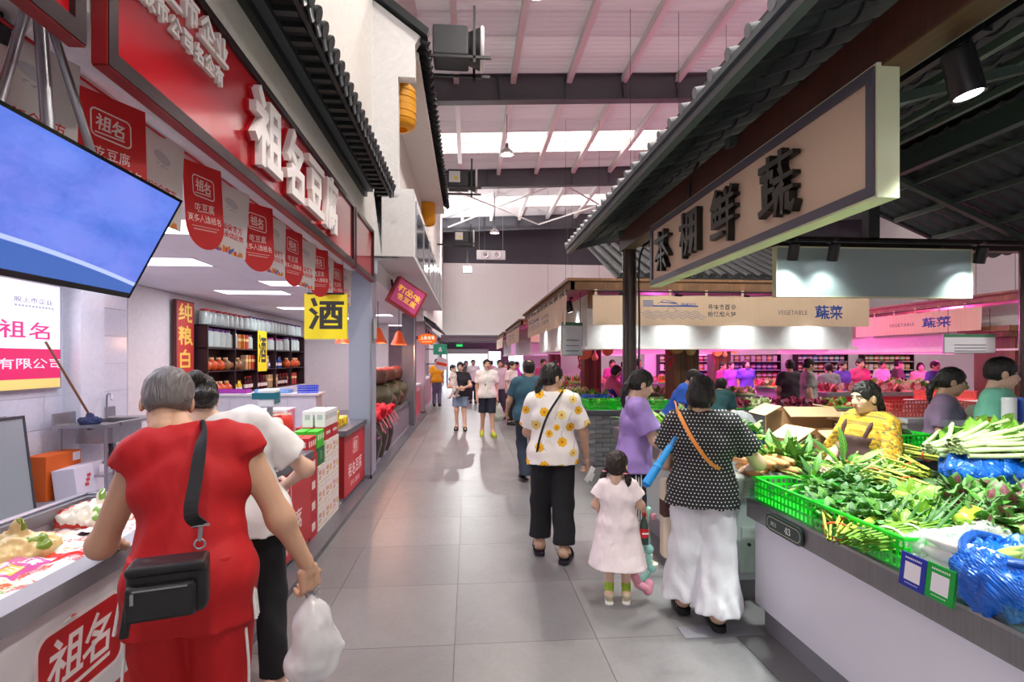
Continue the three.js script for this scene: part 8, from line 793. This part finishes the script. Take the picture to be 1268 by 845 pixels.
place(crate(0.9, 0.16, 0.5, M.pinkPlastic), 'plastic_crate', 'coral slotted crate on the cross-aisle counter', 'crate', [8.9, 0.92, -9.3], 0.2); { const b = thing('white_bin', 'white storage bin under the coral crate in the cross aisle', 'bin', [8.9, 0, -9.3], 0.2); part('body', rbox(1.2, 0.88, 0.6, 0.03, 0, 0.44, 0), M.white, b); part('lid', rbox(1.24, 0.04, 0.64, 0.01, 0, 0.9, 0), M.white, b); }
// pink market lamps: bare tubes hung in the open-topped stalls
[[4.5, -12.6], [7.2, -13.2], [4, -18.5], [6.8, -19.5], [4.5, -26], [11.5, -11.8], [14.5, -12.5], [11, -18.5], [14, -20], [18.5, -14], [9, -22.5]].forEach(([x, z], k) => { const l = thing('tube_lamp', 'pink tube lamp hung inside an open-topped market stall', 'tube lamp', [x, 2.62, z], 0, 'pink tube lamps of the market stalls'); const pc = k % 4 === 3 ? 0xc05cff : 0xff5cc8; part('tube', at(cyl(0.03, 0.03, 1.4, 0, -0.7, 0, 10), 0, 0, 0, 0, 0, PI / 2), glow(pc, 2.4), l); part('end_cap', box(0.04, 0.07, 0.07, 0.71), M.white, l); part('end_cap', box(0.04, 0.07, 0.07, -0.71), M.white, l); for (const s of [-0.6, 0.6]) part('wire', rod([s, 0.03, 0], [s, roofY(x) - 2.62 - 0.26, 0], 0.006, 5), M.dark, l); const p = new THREE.PointLight(pc, PINK); p.position.set(0, -0.09, 0); p.shadow.radius = 8; p.castShadow = true; l.add(p); });
// boards hung from the stalls
[[PZ(708, 420, -8.6), 0.4, 'grey price board hung at the corner of the first timber stall', 0.42, 0.55], [PZ(1200, 426, -9.2), 0, 'white price board with green top on the wide timber pillar', 1.05, 0.36], [PZ(912, 410, -9.3), 0.5, 'small red and lilac board hung under the white bulkhead', 0.32, 0.45]].forEach(([p, t, l, w, h]) => { const b = thing('price_board', l, 'price board', p, t); part('plate', rbox(w, h, 0.03, 0.006), M.silver, b); part('sheet', box(w - 0.04, h - 0.08, 0.006, 0, -0.02, 0.016), C(0xd2d4dc), b); part('header', box(w - 0.02, 0.05, 0.008, 0, h / 2 - 0.03, 0.016), C(l.includes('red') ? 0xb02a48 : 0x3a7a56), b); for (let k = 0; k < 3; k++) part('price_line', box(w * 0.6, 0.015, 0.004, 0, -0.02 - k * h * 0.16, 0.02), C(0x6a6e78), b); for (const s of [-1, 1]) part('wire', rod([s * w * 0.4, h / 2, 0], [s * w * 0.4, h / 2 + 0.5, 0], 0.005, 5), M.dark, b); });
// grocery shops along the far side
{ const z = -25.5; struct('wall_far_shops', bx(8.6, 0, z, 26, 3.4, z - 0.2), M.wallWhite); struct('wall_market_side', bx(8.4, 2.9, z + 0.3, 26, 3.6, z + 0.1), M.white);
  const cols = [0xb0442c, 0xd8b048, 0x3a6a9a, 0x6a8a3c, 0xd8d4cc, 0x8a3a6a]; const packs = cols.map((c) => { const g = new THREE.Group(); part('packet', rbox(0.2, 0.28, 0.12, 0.01, 0, 0.14, 0), C(c, 0.5), g); part('band', box(0.204, 0.08, 0.124, 0, 0.16, 0), C(0xe8e0d4), g); return g; });
  [[10.5, 'far grocery shelf at the end of the cross aisle'], [14, 'far grocery shelf behind the meat stalls'], [17.5, 'far grocery shelf beside the violet lamp'], [21, 'far grocery shelf at the right of the hall']].forEach(([x, l], n) => { const s = thing('grocery_shelf', l, 'shelf', [x, 0, z + 0.25]); part('back', box(2.6, 2.1, 0.03, 0, 1.05, -0.2), M.shelfWood, s); for (let k = 0; k < 5; k++) part('shelf_board', box(2.6, 0.03, 0.4, 0, 0.3 + k * 0.42, 0), M.white, s); for (const q of [-1.3, 1.3]) part('upright', box(0.04, 2.1, 0.42, q, 1.05, 0), M.shelfWood, s); for (let k = 1; k < 5; k++) for (let i = 0; i < 9; i++) place(packs[(i * 3 + k * 5 + n) % 6], 'grocery_packet', 'coloured grocery packet on a far shelf', 'packet', [x - 1.15 + i * 0.28, 0.315 + k * 0.42 - (k === 4 ? 0.0 : 0), z + 0.28], 0, 'packets on the far shelves'); });
  const s2 = thing('grocery_shelf', 'grocery shelf with bottles behind the young man in mint', 'shelf', [13.2, 0, -9.9]); part('back', box(3.4, 2.0, 0.03, 0, 1.0, -0.2), M.wallWhite, s2); for (let k = 0; k < 4; k++) part('shelf_board', box(3.4, 0.03, 0.4, 0, 0.7 + k * 0.36, 0), M.white, s2); for (const q of [-1.7, 1.7]) part('upright', box(0.04, 2.0, 0.42, q, 1.0, 0), M.white, s2); for (let k = 1; k < 4; k++) for (let i = 0; i < 12; i++) place(packs[(i * 5 + k) % 6], 'grocery_packet', 'coloured grocery packet on the shelf behind the young man in mint', 'packet', [13.2 - 1.5 + i * 0.27, 0.715 + k * 0.36, -9.85], 0, 'packets on the mid shelf').scale.setScalar(0.85); }
renderer.render(scene, camera);
